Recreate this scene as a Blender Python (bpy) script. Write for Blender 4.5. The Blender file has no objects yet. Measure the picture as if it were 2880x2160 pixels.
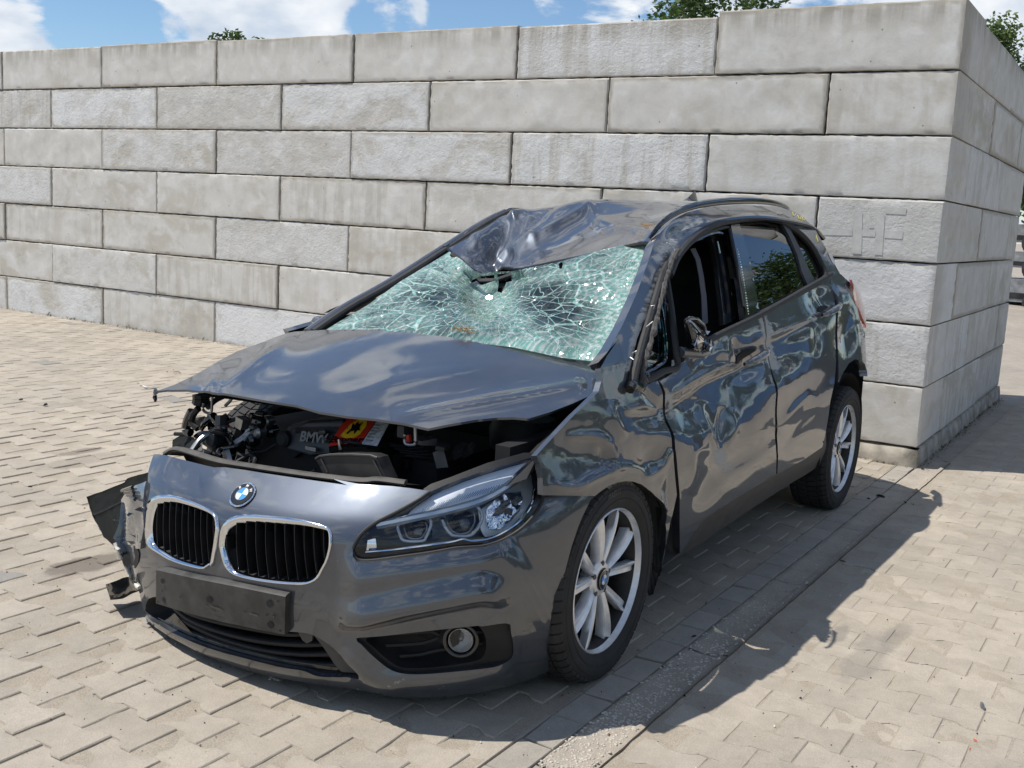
import bpy, bmesh, math, random
import numpy as np
from mathutils import Vector, Matrix, noise
from mathutils.geometry import delaunay_2d_cdt
random.seed(7)
R = math.radians
scene = bpy.context.scene
COL = scene.collection

# ---------------------------------------------------------------- camera
CX, CY, CZ = 2.92334, 2.28219, 1.43446
YAW, PITCH, ROLL = 3.695093, -0.156085, 0.0535466
FPX = 3031.4                                   # focal length in photo pixels (2880 wide)
d_ = np.array([math.cos(YAW)*math.cos(PITCH), math.sin(YAW)*math.cos(PITCH), math.sin(PITCH)])
r0 = np.cross(d_, [0, 0, 1.0]); r0 /= np.linalg.norm(r0); u0 = np.cross(r0, d_)
r_ = math.cos(ROLL)*r0 + math.sin(ROLL)*u0
u_ = -math.sin(ROLL)*r0 + math.cos(ROLL)*u0
CAMP = np.array([CX, CY, CZ])
cam = bpy.data.cameras.new('camera'); camo = bpy.data.objects.new('camera', cam); COL.objects.link(camo)
cam.sensor_width = 36; cam.lens = 36*FPX/2880; cam.clip_start = .05; cam.clip_end = 2000
camo.matrix_world = Matrix(((r_[0], u_[0], -d_[0], CX), (r_[1], u_[1], -d_[1], CY), (r_[2], u_[2], -d_[2], CZ), (0, 0, 0, 1)))
scene.camera = camo

# ---------------------------------------------------------------- light
SUN = np.array([.27, -.44, 1.0]); SUN /= np.linalg.norm(SUN)          # towards the sun
sun = bpy.data.lights.new('sun', 'SUN'); suno = bpy.data.objects.new('sun', sun); COL.objects.link(suno)
sun.energy = 4.6; sun.angle = R(.55); sun.color = (1.0, .955, .89)
suno.rotation_euler = Vector(SUN).to_track_quat('Z', 'Y').to_euler()
world = bpy.data.worlds.new('World'); scene.world = world; world.use_nodes = True
nt = world.node_tree; nt.nodes.clear()
def WN(t, **k):
    n = nt.nodes.new(t)
    for a, b in k.items(): setattr(n, a, b)
    return n
sky = WN('ShaderNodeTexSky', sky_type='NISHITA'); sky.sun_disc = False
sky.sun_elevation = math.asin(SUN[2]); sky.sun_rotation = math.atan2(SUN[0], SUN[1])
sky.air_density = 1.0; sky.dust_density = .0; sky.ozone_density = 1.0
tc = WN('ShaderNodeTexCoord')
mp = WN('ShaderNodeMapping'); mp.inputs['Scale'].default_value = (1.0, 1.0, 1.9); mp.inputs['Location'].default_value = (.35, .2, .1)
nt.links.new(tc.outputs['Generated'], mp.inputs['Vector'])
n1 = WN('ShaderNodeTexNoise'); n1.inputs['Scale'].default_value = 6.5; n1.inputs['Detail'].default_value = 10; n1.inputs['Roughness'].default_value = .56; n1.inputs['Distortion'].default_value = .15
nt.links.new(mp.outputs[0], n1.inputs['Vector'])
cr = WN('ShaderNodeValToRGB'); cr.color_ramp.elements[0].position = .51; cr.color_ramp.elements[1].position = .585
cr.color_ramp.interpolation = 'EASE'
acc = n1.outputs['Fac']
def dirpx(x, y):
    v = d_+r_*(x*1.30199-1440)/FPX-u_*(y*1.30199-1080)/FPX; return v/np.linalg.norm(v)
# cumulus heaps and clear gaps where they stood in the sky that day
for (x, y, rad, amt) in ((60, 110, 3.6, .10), (-120, 60, 5, .08), (420, 30, 5.2, .085), (560, 60, 4, .08), (700, 70, 4, .11), (890, 72, 2.6, .13), (1250, 50, 5, .10), (1500, -10, 7, .12), (1900, -20, 9, .11), (2150, 40, 6, .10),
                         (215, 30, 3.4, -.13), (245, 85, 2.4, -.12), (815, 20, 2.4, -.16), (1020, 25, 2.8, -.16), (990, -60, 4, -.12)):
    c = dirpx(x, y); dn = WN('ShaderNodeVectorMath', operation='DOT_PRODUCT'); nrm = WN('ShaderNodeVectorMath', operation='NORMALIZE')
    nt.links.new(tc.outputs['Generated'], nrm.inputs[0]); nt.links.new(nrm.outputs[0], dn.inputs[0]); dn.inputs[1].default_value = tuple(c)
    mrn = WN('ShaderNodeMapRange', interpolation_type='SMOOTHSTEP'); mrn.inputs['From Min'].default_value = math.cos(R(rad)); mrn.inputs['From Max'].default_value = 1.0; mrn.inputs['To Min'].default_value = 0; mrn.inputs['To Max'].default_value = amt
    nt.links.new(dn.outputs['Value'], mrn.inputs['Value']); ad = WN('ShaderNodeMath', operation='ADD'); nt.links.new(acc, ad.inputs[0]); nt.links.new(mrn.outputs[0], ad.inputs[1]); acc = ad.outputs[0]
nt.links.new(acc, cr.inputs[0])
n2 = WN('ShaderNodeTexNoise'); n2.inputs['Scale'].default_value = 15; n2.inputs['Detail'].default_value = 6
mp2 = WN('ShaderNodeMapping'); mp2.inputs['Location'].default_value = (.38, .17, .16); mp2.inputs['Scale'].default_value = (1, 1, 1.9)
nt.links.new(tc.outputs['Generated'], mp2.inputs['Vector']); nt.links.new(mp2.outputs[0], n2.inputs['Vector'])
cr2 = WN('ShaderNodeValToRGB'); cr2.color_ramp.elements[0].position = .3; cr2.color_ramp.elements[1].position = .68
cr2.color_ramp.elements[0].color = (4.4, 5.4, 6.8, 1); cr2.color_ramp.elements[1].color = (9.0, 9.2, 9.4, 1)
nt.links.new(n2.outputs['Fac'], cr2.inputs[0])
mx = WN('ShaderNodeMix', data_type='RGBA')
nt.links.new(cr.outputs[0], mx.inputs[0]); tint = WN('ShaderNodeVectorMath', operation='MULTIPLY'); tint.inputs[1].default_value = (.80, .94, 1.09); nt.links.new(sky.outputs[0], tint.inputs[0]); nt.links.new(tint.outputs[0], mx.inputs[6]); nt.links.new(cr2.outputs[0], mx.inputs[7])
bg = WN('ShaderNodeBackground'); bg.inputs['Strength'].default_value = .10
nt.links.new(mx.outputs[2], bg.inputs['Color'])
wo = WN('ShaderNodeOutputWorld'); nt.links.new(bg.outputs[0], wo.inputs['Surface'])
scene.view_settings.view_transform = 'Standard'; scene.view_settings.look = 'None'
scene.view_settings.gamma = 1; scene.view_settings.exposure = .13; scene.view_settings.use_curve_mapping = False
scene.render.engine = 'CYCLES'; scene.cycles.max_bounces = 10; scene.cycles.transparent_max_bounces = 16
scene.cycles.caustics_reflective = False; scene.cycles.caustics_refractive = False

# ---------------------------------------------------------------- photo measurements -> points in the place
def K(x0, y0, s): return lambda x, y: (x0+x*s, y0+y*s)
k1 = K(200, 1000, .36166); k2 = K(900, 1200, .36166); k3 = K(200, 1500, .36166); k4 = K(1400, 1200, .4823)
k5 = K(1600, 700, .42194); k6 = K(900, 520, .45208); k7 = K(400, 900, .5877); k8 = K(1700, 500, .36166); k9 = K(900, 1750, .45208)
D = K(0, 0, 1.30199)
def L(k, *pts): return [k(*p) for p in pts]
def rays(P):
    P = np.atleast_2d(np.asarray(P, float))
    return d_ + np.outer((P[:, 0]-1440)/FPX, r_) - np.outer((P[:, 1]-1080)/FPX, u_)
def at(p, ax, val):
    v = rays(p)[0]; i = 'xyz'.index(ax); return CAMP + v*(val-CAMP[i])/v[i]
def project(P):
    v = np.atleast_2d(P)-CAMP; z = v@d_
    return np.stack([1440+FPX*(v@r_)/z, 1080-FPX*(v@u_)/z], -1)
def hit(P, G, t0=1.2, t1=9.0, n=160):
    """first point where the sight line meets the surface G = 0 (G > 0 outside)"""
    V = rays(P); ts = np.linspace(t0, t1, n)
    lo = np.full(len(V), t0); hi = np.full(len(V), np.nan); best = np.full(len(V), 1e9); tb = np.full(len(V), t0)
    prev = None
    for t in ts:
        g = G(CAMP + V*t)
        m = np.isnan(hi) & (g <= 0)
        hi[m] = t
        up = np.isnan(hi) & (g > 0); lo[up] = t
        b = np.isnan(hi) & (g < best); best[b] = g[b]; tb[b] = t
    miss = np.isnan(hi); h = np.where(miss, tb, hi)
    l = np.where(miss, tb, lo)
    for _ in range(30):
        mid = (l+h)/2; g = G(CAMP + V*mid[:, None]); neg = g <= 0
        h = np.where(neg & ~miss, mid, h); l = np.where(~neg & ~miss, mid, l)
    if miss.any():                                      # grazing lines: the point of closest approach
        a = tb[miss]-.06; b = tb[miss]+.06; Vm = V[miss]
        for _ in range(40):
            c = a+(b-a)/3; e = b-(b-a)/3; gc = G(CAMP+Vm*c[:, None]); ge = G(CAMP+Vm*e[:, None]); m = gc < ge
            b = np.where(m, e, b); a = np.where(m, a, c)
        h[miss] = (a+b)/2
    return CAMP + V*h[:, None]
def grad(P, G):
    e = 1e-4; g = np.stack([G(P+np.array(v)*e)-G(P-np.array(v)*e) for v in ((1, 0, 0), (0, 1, 0), (0, 0, 1))], -1)
    return g/np.maximum(np.linalg.norm(g, axis=1, keepdims=True), 1e-12)

# analytic skins of the car body (car frame: x forward from the front axle, y to its left, z up)
def soft(xs, ys_, w=.022):
    t = np.linspace(xs[0]-.1, xs[-1]+.1, 900); v = np.interp(t, xs, ys_); k = np.exp(-((np.arange(-60, 61)*(t[1]-t[0]))/w)**2/2); k /= k.sum()
    return t, np.convolve(np.pad(v, 60, 'edge'), k, 'valid')
ZS = [0, .15, .25, .35, .5, .6, .68, .75, .83, .92, .98, 1.04, 1.12, 1.25, 1.4, 1.5, 1.56, 1.62]
YSV = [.74, .80, .84, .87, .885, .895, .893, .882, .866, .847, .835, .818, .790, .735, .655, .57, .45, .2]
ZS, YSV = soft(ZS, YSV)
def ys(x, z):
    y = np.interp(z, ZS, YSV)
    y = y - .10*np.clip((x-.05)/.6, 0, 2)**2 - .22*np.clip((-2.80-x)/.6, 0, 2)**2
    y = y - .06*np.clip((x+1.2)/1.0, 0, 1)*np.clip((z-1.0)/.4, 0, 1)
    return y
def G_side(P): return P[:, 1]-ys(P[:, 0], P[:, 2])
BA = soft([0, .05, .10, .14, .3, .45, .51, .56, .62, .68, .76, .95], [.66, .74, .77, .765, .79, .79, .785, .752, .686, .610, .505, .24], .014)
BB = soft([0, .1, .2, .4, .6, .75, .9], [.80, .86, .90, .925, .92, .88, .80])
def bumper_A(z): return np.interp(z, *BA)
def bumper_B(z): return np.interp(z, *BB)
def G_front(P):
    x, y, z = P.T; z2 = z-(y*.05)
    return (np.clip(x+.05, 0, 9)/(bumper_A(z2)+.05))**2.35+(np.abs(y)/bumper_B(z2))**2.35-1
def G_hood(P):
    x, y, z = P.T
    return z-(.975-.2*(x+.25)-.038*(y/.7)**2-np.where(y < 0, .012*np.abs(y/.7)**3, 0)-.12*np.clip(x-.35, 0, 9)**2)
def ws_x(y, z):
    w = np.clip((y+.65)/1.3, 0, 1)
    a = -.25-(z-.96)*1.48; b = -.36-(z-.95)*2.3
    return a*w+b*(1-w)+.09*(1-np.clip(np.abs(y)/.65, 0, 1)**2)
def G_ws(P): return P[:, 0]-ws_x(P[:, 1], P[:, 2])

# ---------------------------------------------------------------- naming and linking
def tag(o, label=None, cat=None, group=None, kind=None):
    if label: o['label'] = label
    if cat: o['category'] = cat
    if group: o['group'] = group
    if kind: o['kind'] = kind
    return o
def empty(name, loc=(0, 0, 0)):
    o = bpy.data.objects.new(name, None); COL.objects.link(o); o.location = loc; o.empty_display_size = .1; return o
def link(name, me, mat, parent=None, loc=None):
    o = bpy.data.objects.new(name, me); COL.objects.link(o)
    if mat is not None and len(me.materials) == 0: me.materials.append(mat)
    if parent is not None:
        o.parent = parent
        o.matrix_parent_inverse = Matrix.Translation(parent_world(parent)).inverted()
    if loc is not None: o.location = loc
    return o
def parent_world(o):
    v = Vector(o.location)
    if o.parent is not None: v = Vector(o.location)          # parents are kept unrotated; inverse cancels their offset
    return v
def mesh(name, V, F, smooth=True):
    me = bpy.data.meshes.new(name); me.from_pydata([tuple(map(float, v)) for v in V], [], [tuple(map(int, f)) for f in F])
    me.validate(); me.update()
    if smooth: me.polygons.foreach_set('use_smooth', [True]*len(me.polygons))
    return me
def sharp(me, deg=35): 
    try: me.set_sharp_from_angle(angle=R(deg))
    except Exception: pass
class MB:
    """collects boxes, tubes and lathes into one mesh"""
    def __init__(s): s.V = []; s.F = []
    def add(s, V, F):
        b = len(s.V); s.V += [tuple(v) for v in V]; s.F += [tuple(i+b for i in f) for f in F]; return s
    def box(s, c, size, rot=None, taper=1.0):
        hx, hy, hz = [a/2 for a in size]; m = rot if rot is not None else Matrix.Identity(3)
        V = []
        for z in (-1, 1):
            k = taper if z > 0 else 1
            for x, y in ((-1, -1), (1, -1), (1, 1), (-1, 1)): V.append(tuple(Vector(c)+m@Vector((x*hx*k, y*hy*k, z*hz))))
        return s.add(V, [(3, 2, 1, 0), (4, 5, 6, 7), (0, 1, 5, 4), (1, 2, 6, 5), (2, 3, 7, 6), (3, 0, 4, 7)])
    def tube(s, pts, rad, n=8, closed=False, cap=True, flat=1.0, up=(0, 0, 1)):
        P = [Vector(p) for p in pts]; N = len(P); rad = rad if hasattr(rad, '__len__') else [rad]*N
        V = []; F = []
        for i, p in enumerate(P):
            if closed: t = P[(i+1) % N]-P[i-1]
            else: t = P[min(i+1, N-1)]-P[max(i-1, 0)]
            t = t.normalized() if t.length > 1e-9 else Vector((1, 0, 0))
            a = Vector(up)-t*Vector(up).dot(t)
            if a.length < 1e-3: a = Vector((1, .3, 0))-t*Vector((1, .3, 0)).dot(t)
            a.normalize(); b = t.cross(a)
            for k in range(n):
                th = 2*math.pi*k/n; V.append(tuple(p+a*math.cos(th)*rad[i]*flat+b*math.sin(th)*rad[i]))
        m = N if closed else N-1
        for i in range(m):
            j = (i+1) % N
            for k in range(n): F.append((i*n+k, i*n+(k+1) % n, j*n+(k+1) % n, j*n+k))
        if cap and not closed:
            F.append(tuple(range(n-1, -1, -1))); F.append(tuple((N-1)*n+k for k in range(n)))
        return s.add(V, F)
    def lathe(s, prof, c, n=48, axis='y', closed=False):
        V = []; F = []; m = len(prof)
        for k in range(n):
            th = 2*math.pi*k/n; co, si = math.cos(th), math.sin(th)
            for a, r in prof:
                if axis == 'y': V.append((c[0]+r*co, c[1]+a, c[2]+r*si))
                elif axis == 'x': V.append((c[0]+a, c[1]+r*co, c[2]+r*si))
                else: V.append((c[0]+r*co, c[1]+r*si, c[2]+a))
        for k in range(n):
            k2 = (k+1) % n
            for i in range(m-1): F.append((k*m+i, k*m+i+1, k2*m+i+1, k2*m+i))
            if closed: F.append((k*m+m-1, k*m, k2*m, k2*m+m-1))
        return s.add(V, F)
    def build(s, name, mat, parent=None, smooth=False, deg=35):
        me = mesh(name, s.V, s.F, smooth)
        bm = bmesh.new(); bm.from_mesh(me); bmesh.ops.recalc_face_normals(bm, faces=bm.faces); bm.to_mesh(me); bm.free()
        if smooth: sharp(me, deg)
        return link(name, me, mat, parent)
def grid(pts, smooth=True):
    """pts[i][j] -> vertices, faces"""
    m, n = len(pts), len(pts[0]); V = [p for row in pts for p in row]
    F = [(i*n+j, i*n+j+1, (i+1)*n+j+1, (i+1)*n+j) for i in range(m-1) for j in range(n-1)]
    return V, F
def crv(pts, n, closed=False):
    """Catmull-Rom through the points, n samples at equal parameter steps by length"""
    P = np.asarray(pts, float); 
    if len(P) == 2: return np.array([P[0]+(P[1]-P[0])*t for t in np.linspace(0, 1, n)])
    Q = []; N = len(P); segs = N if closed else N-1
    for i in range(segs):
        p1, p2 = P[i], P[(i+1) % N]
        p0 = P[(i-1) % N] if closed or i > 0 else 2*p1-p2
        p3 = P[(i+2) % N] if closed or i+2 < N else 2*p2-p1
        for t in np.linspace(0, 1, 9)[:-1]:
            Q.append(.5*((2*p1)+(-p0+p2)*t+(2*p0-5*p1+4*p2-p3)*t*t+(-p0+3*p1-3*p2+p3)*t**3))
    Q.append(P[0] if closed else P[-1]); Q = np.array(Q)
    s = np.concatenate([[0], np.cumsum(np.linalg.norm(np.diff(Q, axis=0), axis=1))])
    tt = np.linspace(0, s[-1], n+1)[:-1] if closed else np.linspace(0, s[-1], n)
    return np.stack([np.interp(tt, s, Q[:, k]) for k in range(P.shape[1])], -1)
def inpoly(P, poly):
    P = np.asarray(P); x, y = P[:, 0], P[:, 1]; c = np.zeros(len(P), bool); n = len(poly); j = n-1
    for i in range(n):
        xi, yi = poly[i]; xj, yj = poly[j]
        with np.errstate(divide='ignore', invalid='ignore'):
            m = ((yi > y) != (yj > y)) & (x < (xj-xi)*(y-yi)/(yj-yi+1e-12)+xi)
        c ^= m; j = i
    return c
def dens(poly, step):
    out = []; n = len(poly)
    for i in range(n):
        a = np.array(poly[i], float); b = np.array(poly[(i+1) % n], float); k = max(1, int(round(np.linalg.norm(b-a)/step)))
        for t in range(k): out.append(tuple(a+(b-a)*t/k))
    return out
def segdist(P, poly, closed=False):
    """distance, signed side and arc fraction of P to a polyline (2D)"""
    P = np.asarray(P, float); A = [np.array(p, float) for p in poly]; 
    if closed: A.append(A[0])
    best = np.full(len(P), 1e9); side = np.zeros(len(P)); fr = np.zeros(len(P)); tot = len(A)-1
    for i in range(tot):
        a, b = A[i], A[i+1]; ab = b-a; l2 = ab@ab+1e-9
        t = np.clip(((P-a)@ab)/l2, 0, 1); q = a+t[:, None]*ab; d = np.linalg.norm(P-q, axis=1)
        s = np.sign(ab[0]*(P[:, 1]-a[1])-ab[1]*(P[:, 0]-a[0]))
        m = d < best; best[m] = d[m]; side[m] = s[m]; fr[m] = (i+t[m])/tot
    return best, side, fr
def panel_mesh(outline, holes, G, step, disp=None, thick=.012, scuff=None, offset=0.0, tdir=None, ray=False):
    """a sheet cut to an outline, lying on skin G, with dents, a folded edge of its own thickness"""
    ol = dens(outline, step); hs = [dens(h, step) for h in holes]
    xs = [p[0] for p in ol]; yy = [p[1] for p in ol]
    pts = []; row = 0; y = min(yy)
    while y < max(yy):
        x = min(xs)+(row % 2)*step*.5
        while x < max(xs): pts.append((x, y)); x += step
        y += step*.866; row += 1
    pts = np.array(pts); keep = inpoly(pts, ol)
    for h in hs: keep &= ~inpoly(pts, h)
    pts = pts[keep]
    for loop in [ol]+hs:
        if len(pts): dd, _, _ = segdist(pts, loop, True); pts = pts[dd > step*.5]
    V = [Vector(p) for p in ol]; E = [(i, (i+1) % len(ol)) for i in range(len(ol))]
    for h in hs:
        b = len(V); V += [Vector(p) for p in h]; E += [(b+i, b+(i+1) % len(h)) for i in range(len(h))]
    V += [Vector(p) for p in pts]
    ov, oe, of, *_ = delaunay_2d_cdt(V, E, [], 0, 1e-4)
    P2 = np.array([tuple(v) for v in ov]); cen = np.array([P2[list(f)].mean(0) for f in of])
    ok = inpoly(cen, ol)
    for h in hs: ok &= ~inpoly(cen, h)
    F = [f for f, k in zip(of, ok) if k]
    used = sorted({i for f in F for i in f}); mp_ = {u: i for i, u in enumerate(used)}
    P2 = P2[used]; F = [tuple(mp_[i] for i in f) for f in F]
    P3 = hit(P2, G); N = grad(P3, G)
    if disp is not None:
        if ray:                                             # push along the sight line, so openings keep their place
            Vr = P3-CAMP; Vr = Vr/np.linalg.norm(Vr, axis=1, keepdims=True); cs = np.minimum(-.25, (Vr*N).sum(1)); P3 = P3+Vr*(disp(P2, P3)/cs)[:, None]
        else: P3 = P3+N*disp(P2, P3)[:, None]
    if offset: P3 = P3+N*offset
    # orient outward
    f0 = F[len(F)//2]; a, b, c = P3[list(f0)]
    if np.cross(b-a, c-a)@N[f0[0]] < 0: F = [tuple(reversed(f)) for f in F]
    V3 = [tuple(p) for p in P3]; nf = len(F)
    if thick:
        cnt = {}
        for f in F:
            for i in range(len(f)): cnt[(f[i], f[(i+1) % len(f)])] = 1
        bd = [e for e in cnt if (e[1], e[0]) not in cnt]; m2 = {}
        for e in bd:
            for v in e:
                if v not in m2: m2[v] = len(V3); V3.append(tuple(P3[v]-(N[v] if tdir is None else np.array(tdir))*thick))
        F += [(e[1], e[0], m2[e[0]], m2[e[1]]) for e in bd]
    me = mesh('panel', V3, F)
    sharp(me, 50)
    at_ = me.attributes.new('scuff', 'FLOAT', 'POINT'); vals = np.zeros(len(V3))
    if scuff is not None: vals[:len(P2)] = scuff(P2)
    at_.data.foreach_set('value', vals)
    return me
def panel(name, outline, holes, G, step, mat, parent, mirror=None, cutx=None, **k):
    me = panel_mesh(outline, holes, G, step, **k); o = link(name, me, mat, parent)
    if mirror is not None:
        k2 = dict(k); k2['disp'] = None; k2['scuff'] = None
        m2 = panel_mesh(outline, holes, G, step*2.2, **k2)
        for v in m2.vertices:
            v.co.y = -v.co.y; x, z = v.co.x, v.co.z                # this side of the roof is crushed down and back
            v.co.z -= float(np.interp(x, [-1.9, -1.5, -1.1, -.8, -.5, -.2], [0, .075, .175, .225, .14, .03]))*min(1, max(0, (z-.95)/.3))
        if cutx is not None:
            bm = bmesh.new(); bm.from_mesh(m2); bmesh.ops.delete(bm, geom=[v for v in bm.verts if v.co.x > cutx or v.co.z > 1.40], context='VERTS'); bm.to_mesh(m2); bm.free()
        m2.flip_normals(); link(name, m2, mat, mirror)
    return o
def on(P, G, off=0.0):
    P3 = hit(P, G); return P3+grad(P3, G)*off
def gauss(P, c, rx, ry, a, ang=0):
    q = np.asarray(P)-np.array(c); co, si = math.cos(ang), math.sin(ang)
    u = q[:, 0]*co+q[:, 1]*si; v = -q[:, 0]*si+q[:, 1]*co
    return a*np.exp(-(u/rx)**2-(v/ry)**2)
def ridge(P, line, w, a, fade=True):
    d, s, f = segdist(P, crv(line, 26)); k = np.sin(np.clip(f, 0, 1)*math.pi)**.5 if fade else 1
    return a*np.exp(.45-np.sqrt(.2+(d/w)**2))*k
def sstep(t): t = np.clip(t, 0, 1); return t*t*(3-2*t)
def shelf(P, line, wup, a, wdown, fade=8, under=0.0):
    """the skin swells by a on its way down to the line, then falls back below it"""
    d, s, f = segdist(P, crv(line, 50)); sd = d*s; k = sstep(np.minimum(f, 1-f)*fade)
    return np.where(sd < 0, a*sstep((sd+wup)/wup), (a+under)*(1-sstep(sd/wdown))-under*(1-sstep(sd/(wdown*5))))*k
def step_(P, line, w, a):
    """a fold: the skin drops by a over width w on the right-hand side of the line"""
    d, s, f = segdist(P, line); k = np.clip(np.minimum(f, 1-f)*6, 0, 1); t = np.clip(d/w, 0, 1)
    return np.where(s > 0, a*np.exp(-((t)*1.6)**2)*1.0, a*np.exp(-(t*5)**2))*k
def nz(P3, sc, seed=0, oct_=3, ridged=False):
    out = np.empty(len(P3))
    for i, p in enumerate(P3):
        v = 0; a = 1; s = sc
        for o in range(oct_):
            n = noise.noise(Vector((p[0]*s+seed, p[1]*s+seed*1.7, p[2]*s-seed)))
            v += a*((1-2*abs(n)) if ridged else n); a *= .5; s *= 2.1
        out[i] = v
    return out

# ---------------------------------------------------------------- materials
def newmat(name):
    m = bpy.data.materials.new(name); m.use_nodes = True; n = m.node_tree; b = n.nodes['Principled BSDF']; return m, n, b
def N(n, t, **k):
    q = n.nodes.new(t)
    for a, b in k.items(): setattr(q, a, b)
    return q
def simple(name, col, rough=.5, metal=0.0, coat=0.0, bump=0.0, bscale=200, var=0.0, vscale=8, spec=.5):
    m, n, b = newmat(name); b.inputs['Base Color'].default_value = (*col, 1); b.inputs['Roughness'].default_value = rough
    b.inputs['Metallic'].default_value = metal; b.inputs['Coat Weight'].default_value = coat; b.inputs['Coat Roughness'].default_value = .05
    b.inputs['Specular IOR Level'].default_value = spec
    t = N(n, 'ShaderNodeTexCoord')
    if var:
        z = N(n, 'ShaderNodeTexNoise'); z.inputs['Scale'].default_value = vscale; z.inputs['Detail'].default_value = 6
        n.links.new(t.outputs['Object'], z.inputs['Vector'])
        mr = N(n, 'ShaderNodeMapRange'); mr.inputs['From Min'].default_value = .3; mr.inputs['From Max'].default_value = .7
        mr.inputs['To Min'].default_value = 1-var; mr.inputs['To Max'].default_value = 1+var; n.links.new(z.outputs['Fac'], mr.inputs['Value'])
        vm = N(n, 'ShaderNodeVectorMath', operation='SCALE'); vm.inputs[0].default_value = col; n.links.new(mr.outputs[0], vm.inputs['Scale'])
        n.links.new(vm.outputs[0], b.inputs['Base Color'])
        mr2 = N(n, 'ShaderNodeMapRange'); mr2.inputs['To Min'].default_value = max(.02, rough-.12); mr2.inputs['To Max'].default_value = min(1, rough+.15)
        n.links.new(z.outputs['Fac'], mr2.inputs['Value']); n.links.new(mr2.outputs[0], b.inputs['Roughness'])
    if bump:
        z = N(n, 'ShaderNodeTexNoise'); z.inputs['Scale'].default_value = bscale; z.inputs['Detail'].default_value = 5
        n.links.new(t.outputs['Object'], z.inputs['Vector'])
        bp = N(n, 'ShaderNodeBump'); bp.inputs['Strength'].default_value = bump; bp.inputs['Distance'].default_value = .002
        n.links.new(z.outputs['Fac'], bp.inputs['Height']); n.links.new(bp.outputs[0], b.inputs['Normal'])
    return m
def paint_mat():
    m, n, b = newmat('metallic_grey_paint')
    t = N(n, 'ShaderNodeTexCoord')
    fl = N(n, 'ShaderNodeTexNoise'); fl.inputs['Scale'].default_value = 900; fl.inputs['Detail'].default_value = 2
    n.links.new(t.outputs['Object'], fl.inputs['Vector'])
    dirt = N(n, 'ShaderNodeTexNoise'); dirt.inputs['Scale'].default_value = 5; dirt.inputs['Detail'].default_value = 8; dirt.inputs['Roughness'].default_value = .65
    n.links.new(t.outputs['Object'], dirt.inputs['Vector'])
    at_ = N(n, 'ShaderNodeAttribute', attribute_name='scuff')
    sn = N(n, 'ShaderNodeTexNoise'); sn.inputs['Scale'].default_value = 38; sn.inputs['Detail'].default_value = 9; sn.inputs['Roughness'].default_value = .75
    mpp = N(n, 'ShaderNodeMapping'); mpp.inputs['Scale'].default_value = (.35, 1, 1.3); n.links.new(t.outputs['Object'], mpp.inputs[0]); n.links.new(mpp.outputs[0], sn.inputs['Vector'])
    ad = N(n, 'ShaderNodeMath', operation='ADD'); n.links.new(at_.outputs['Fac'], ad.inputs[0]); n.links.new(sn.outputs['Fac'], ad.inputs[1])
    sm = N(n, 'ShaderNodeMapRange'); sm.inputs['From Min'].default_value = .93; sm.inputs['From Max'].default_value = 1.06; n.links.new(ad.outputs[0], sm.inputs['Value'])
    mix = N(n, 'ShaderNodeMix', data_type='RGBA'); mix.inputs[6].default_value = (.060, .070, .088, 1); mix.inputs[7].default_value = (.34, .35, .35, 1)
    n.links.new(sm.outputs[0], mix.inputs[0])
    dz = N(n, 'ShaderNodeTexNoise'); dz.inputs['Scale'].default_value = 2.2; dz.inputs['Detail'].default_value = 9; dz.inputs['Roughness'].default_value = .72; n.links.new(t.outputs['Object'], dz.inputs['Vector'])
    dm = N(n, 'ShaderNodeMapRange'); dm.inputs['From Min'].default_value = .40; dm.inputs['From Max'].default_value = .75; dm.inputs['To Min'].default_value = .0; dm.inputs['To Max'].default_value = .09; n.links.new(dz.outputs['Fac'], dm.inputs['Value'])
    dsp = N(n, 'ShaderNodeTexVoronoi'); dsp.inputs['Scale'].default_value = 70; n.links.new(t.outputs['Object'], dsp.inputs['Vector'])
    dsr = N(n, 'ShaderNodeMapRange'); dsr.inputs['From Min'].default_value = .10; dsr.inputs['From Max'].default_value = .05; dsr.inputs['To Max'].default_value = .5; n.links.new(dsp.outputs['Distance'], dsr.inputs['Value'])
    dss = N(n, 'ShaderNodeSeparateColor'); n.links.new(dsp.outputs['Color'], dss.inputs[0]); dsg = N(n, 'ShaderNodeMath', operation='GREATER_THAN'); dsg.inputs[1].default_value = .90; n.links.new(dss.outputs[1], dsg.inputs[0])
    dsm = N(n, 'ShaderNodeMath', operation='MULTIPLY'); n.links.new(dsr.outputs[0], dsm.inputs[0]); n.links.new(dsg.outputs[0], dsm.inputs[1])
    dmx = N(n, 'ShaderNodeMath', operation='MAXIMUM'); n.links.new(dm.outputs[0], dmx.inputs[0]); n.links.new(dsm.outputs[0], dmx.inputs[1])
    dust = N(n, 'ShaderNodeBsdfDiffuse'); dust.inputs['Color'].default_value = (.30, .275, .24, 1)
    dmixs = N(n, 'ShaderNodeMixShader'); n.links.new(dmx.outputs[0], dmixs.inputs[0]); n.links.new(b.outputs[0], dmixs.inputs[1]); n.links.new(dust.outputs[0], dmixs.inputs[2])
    outn = [q for q in n.nodes if q.type == 'OUTPUT_MATERIAL'][0]; n.links.new(dmixs.outputs[0], outn.inputs['Surface'])
    n.links.new(mix.outputs[2], b.inputs['Base Color'])
    me_ = N(n, 'ShaderNodeMapRange'); me_.inputs['To Min'].default_value = .82; me_.inputs['To Max'].default_value = .05; n.links.new(sm.outputs[0], me_.inputs['Value']); n.links.new(me_.outputs[0], b.inputs['Metallic'])
    ro = N(n, 'ShaderNodeMapRange'); ro.inputs['To Min'].default_value = .45; ro.inputs['To Max'].default_value = .7; n.links.new(sm.outputs[0], ro.inputs['Value']); n.links.new(ro.outputs[0], b.inputs['Roughness'])
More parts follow.
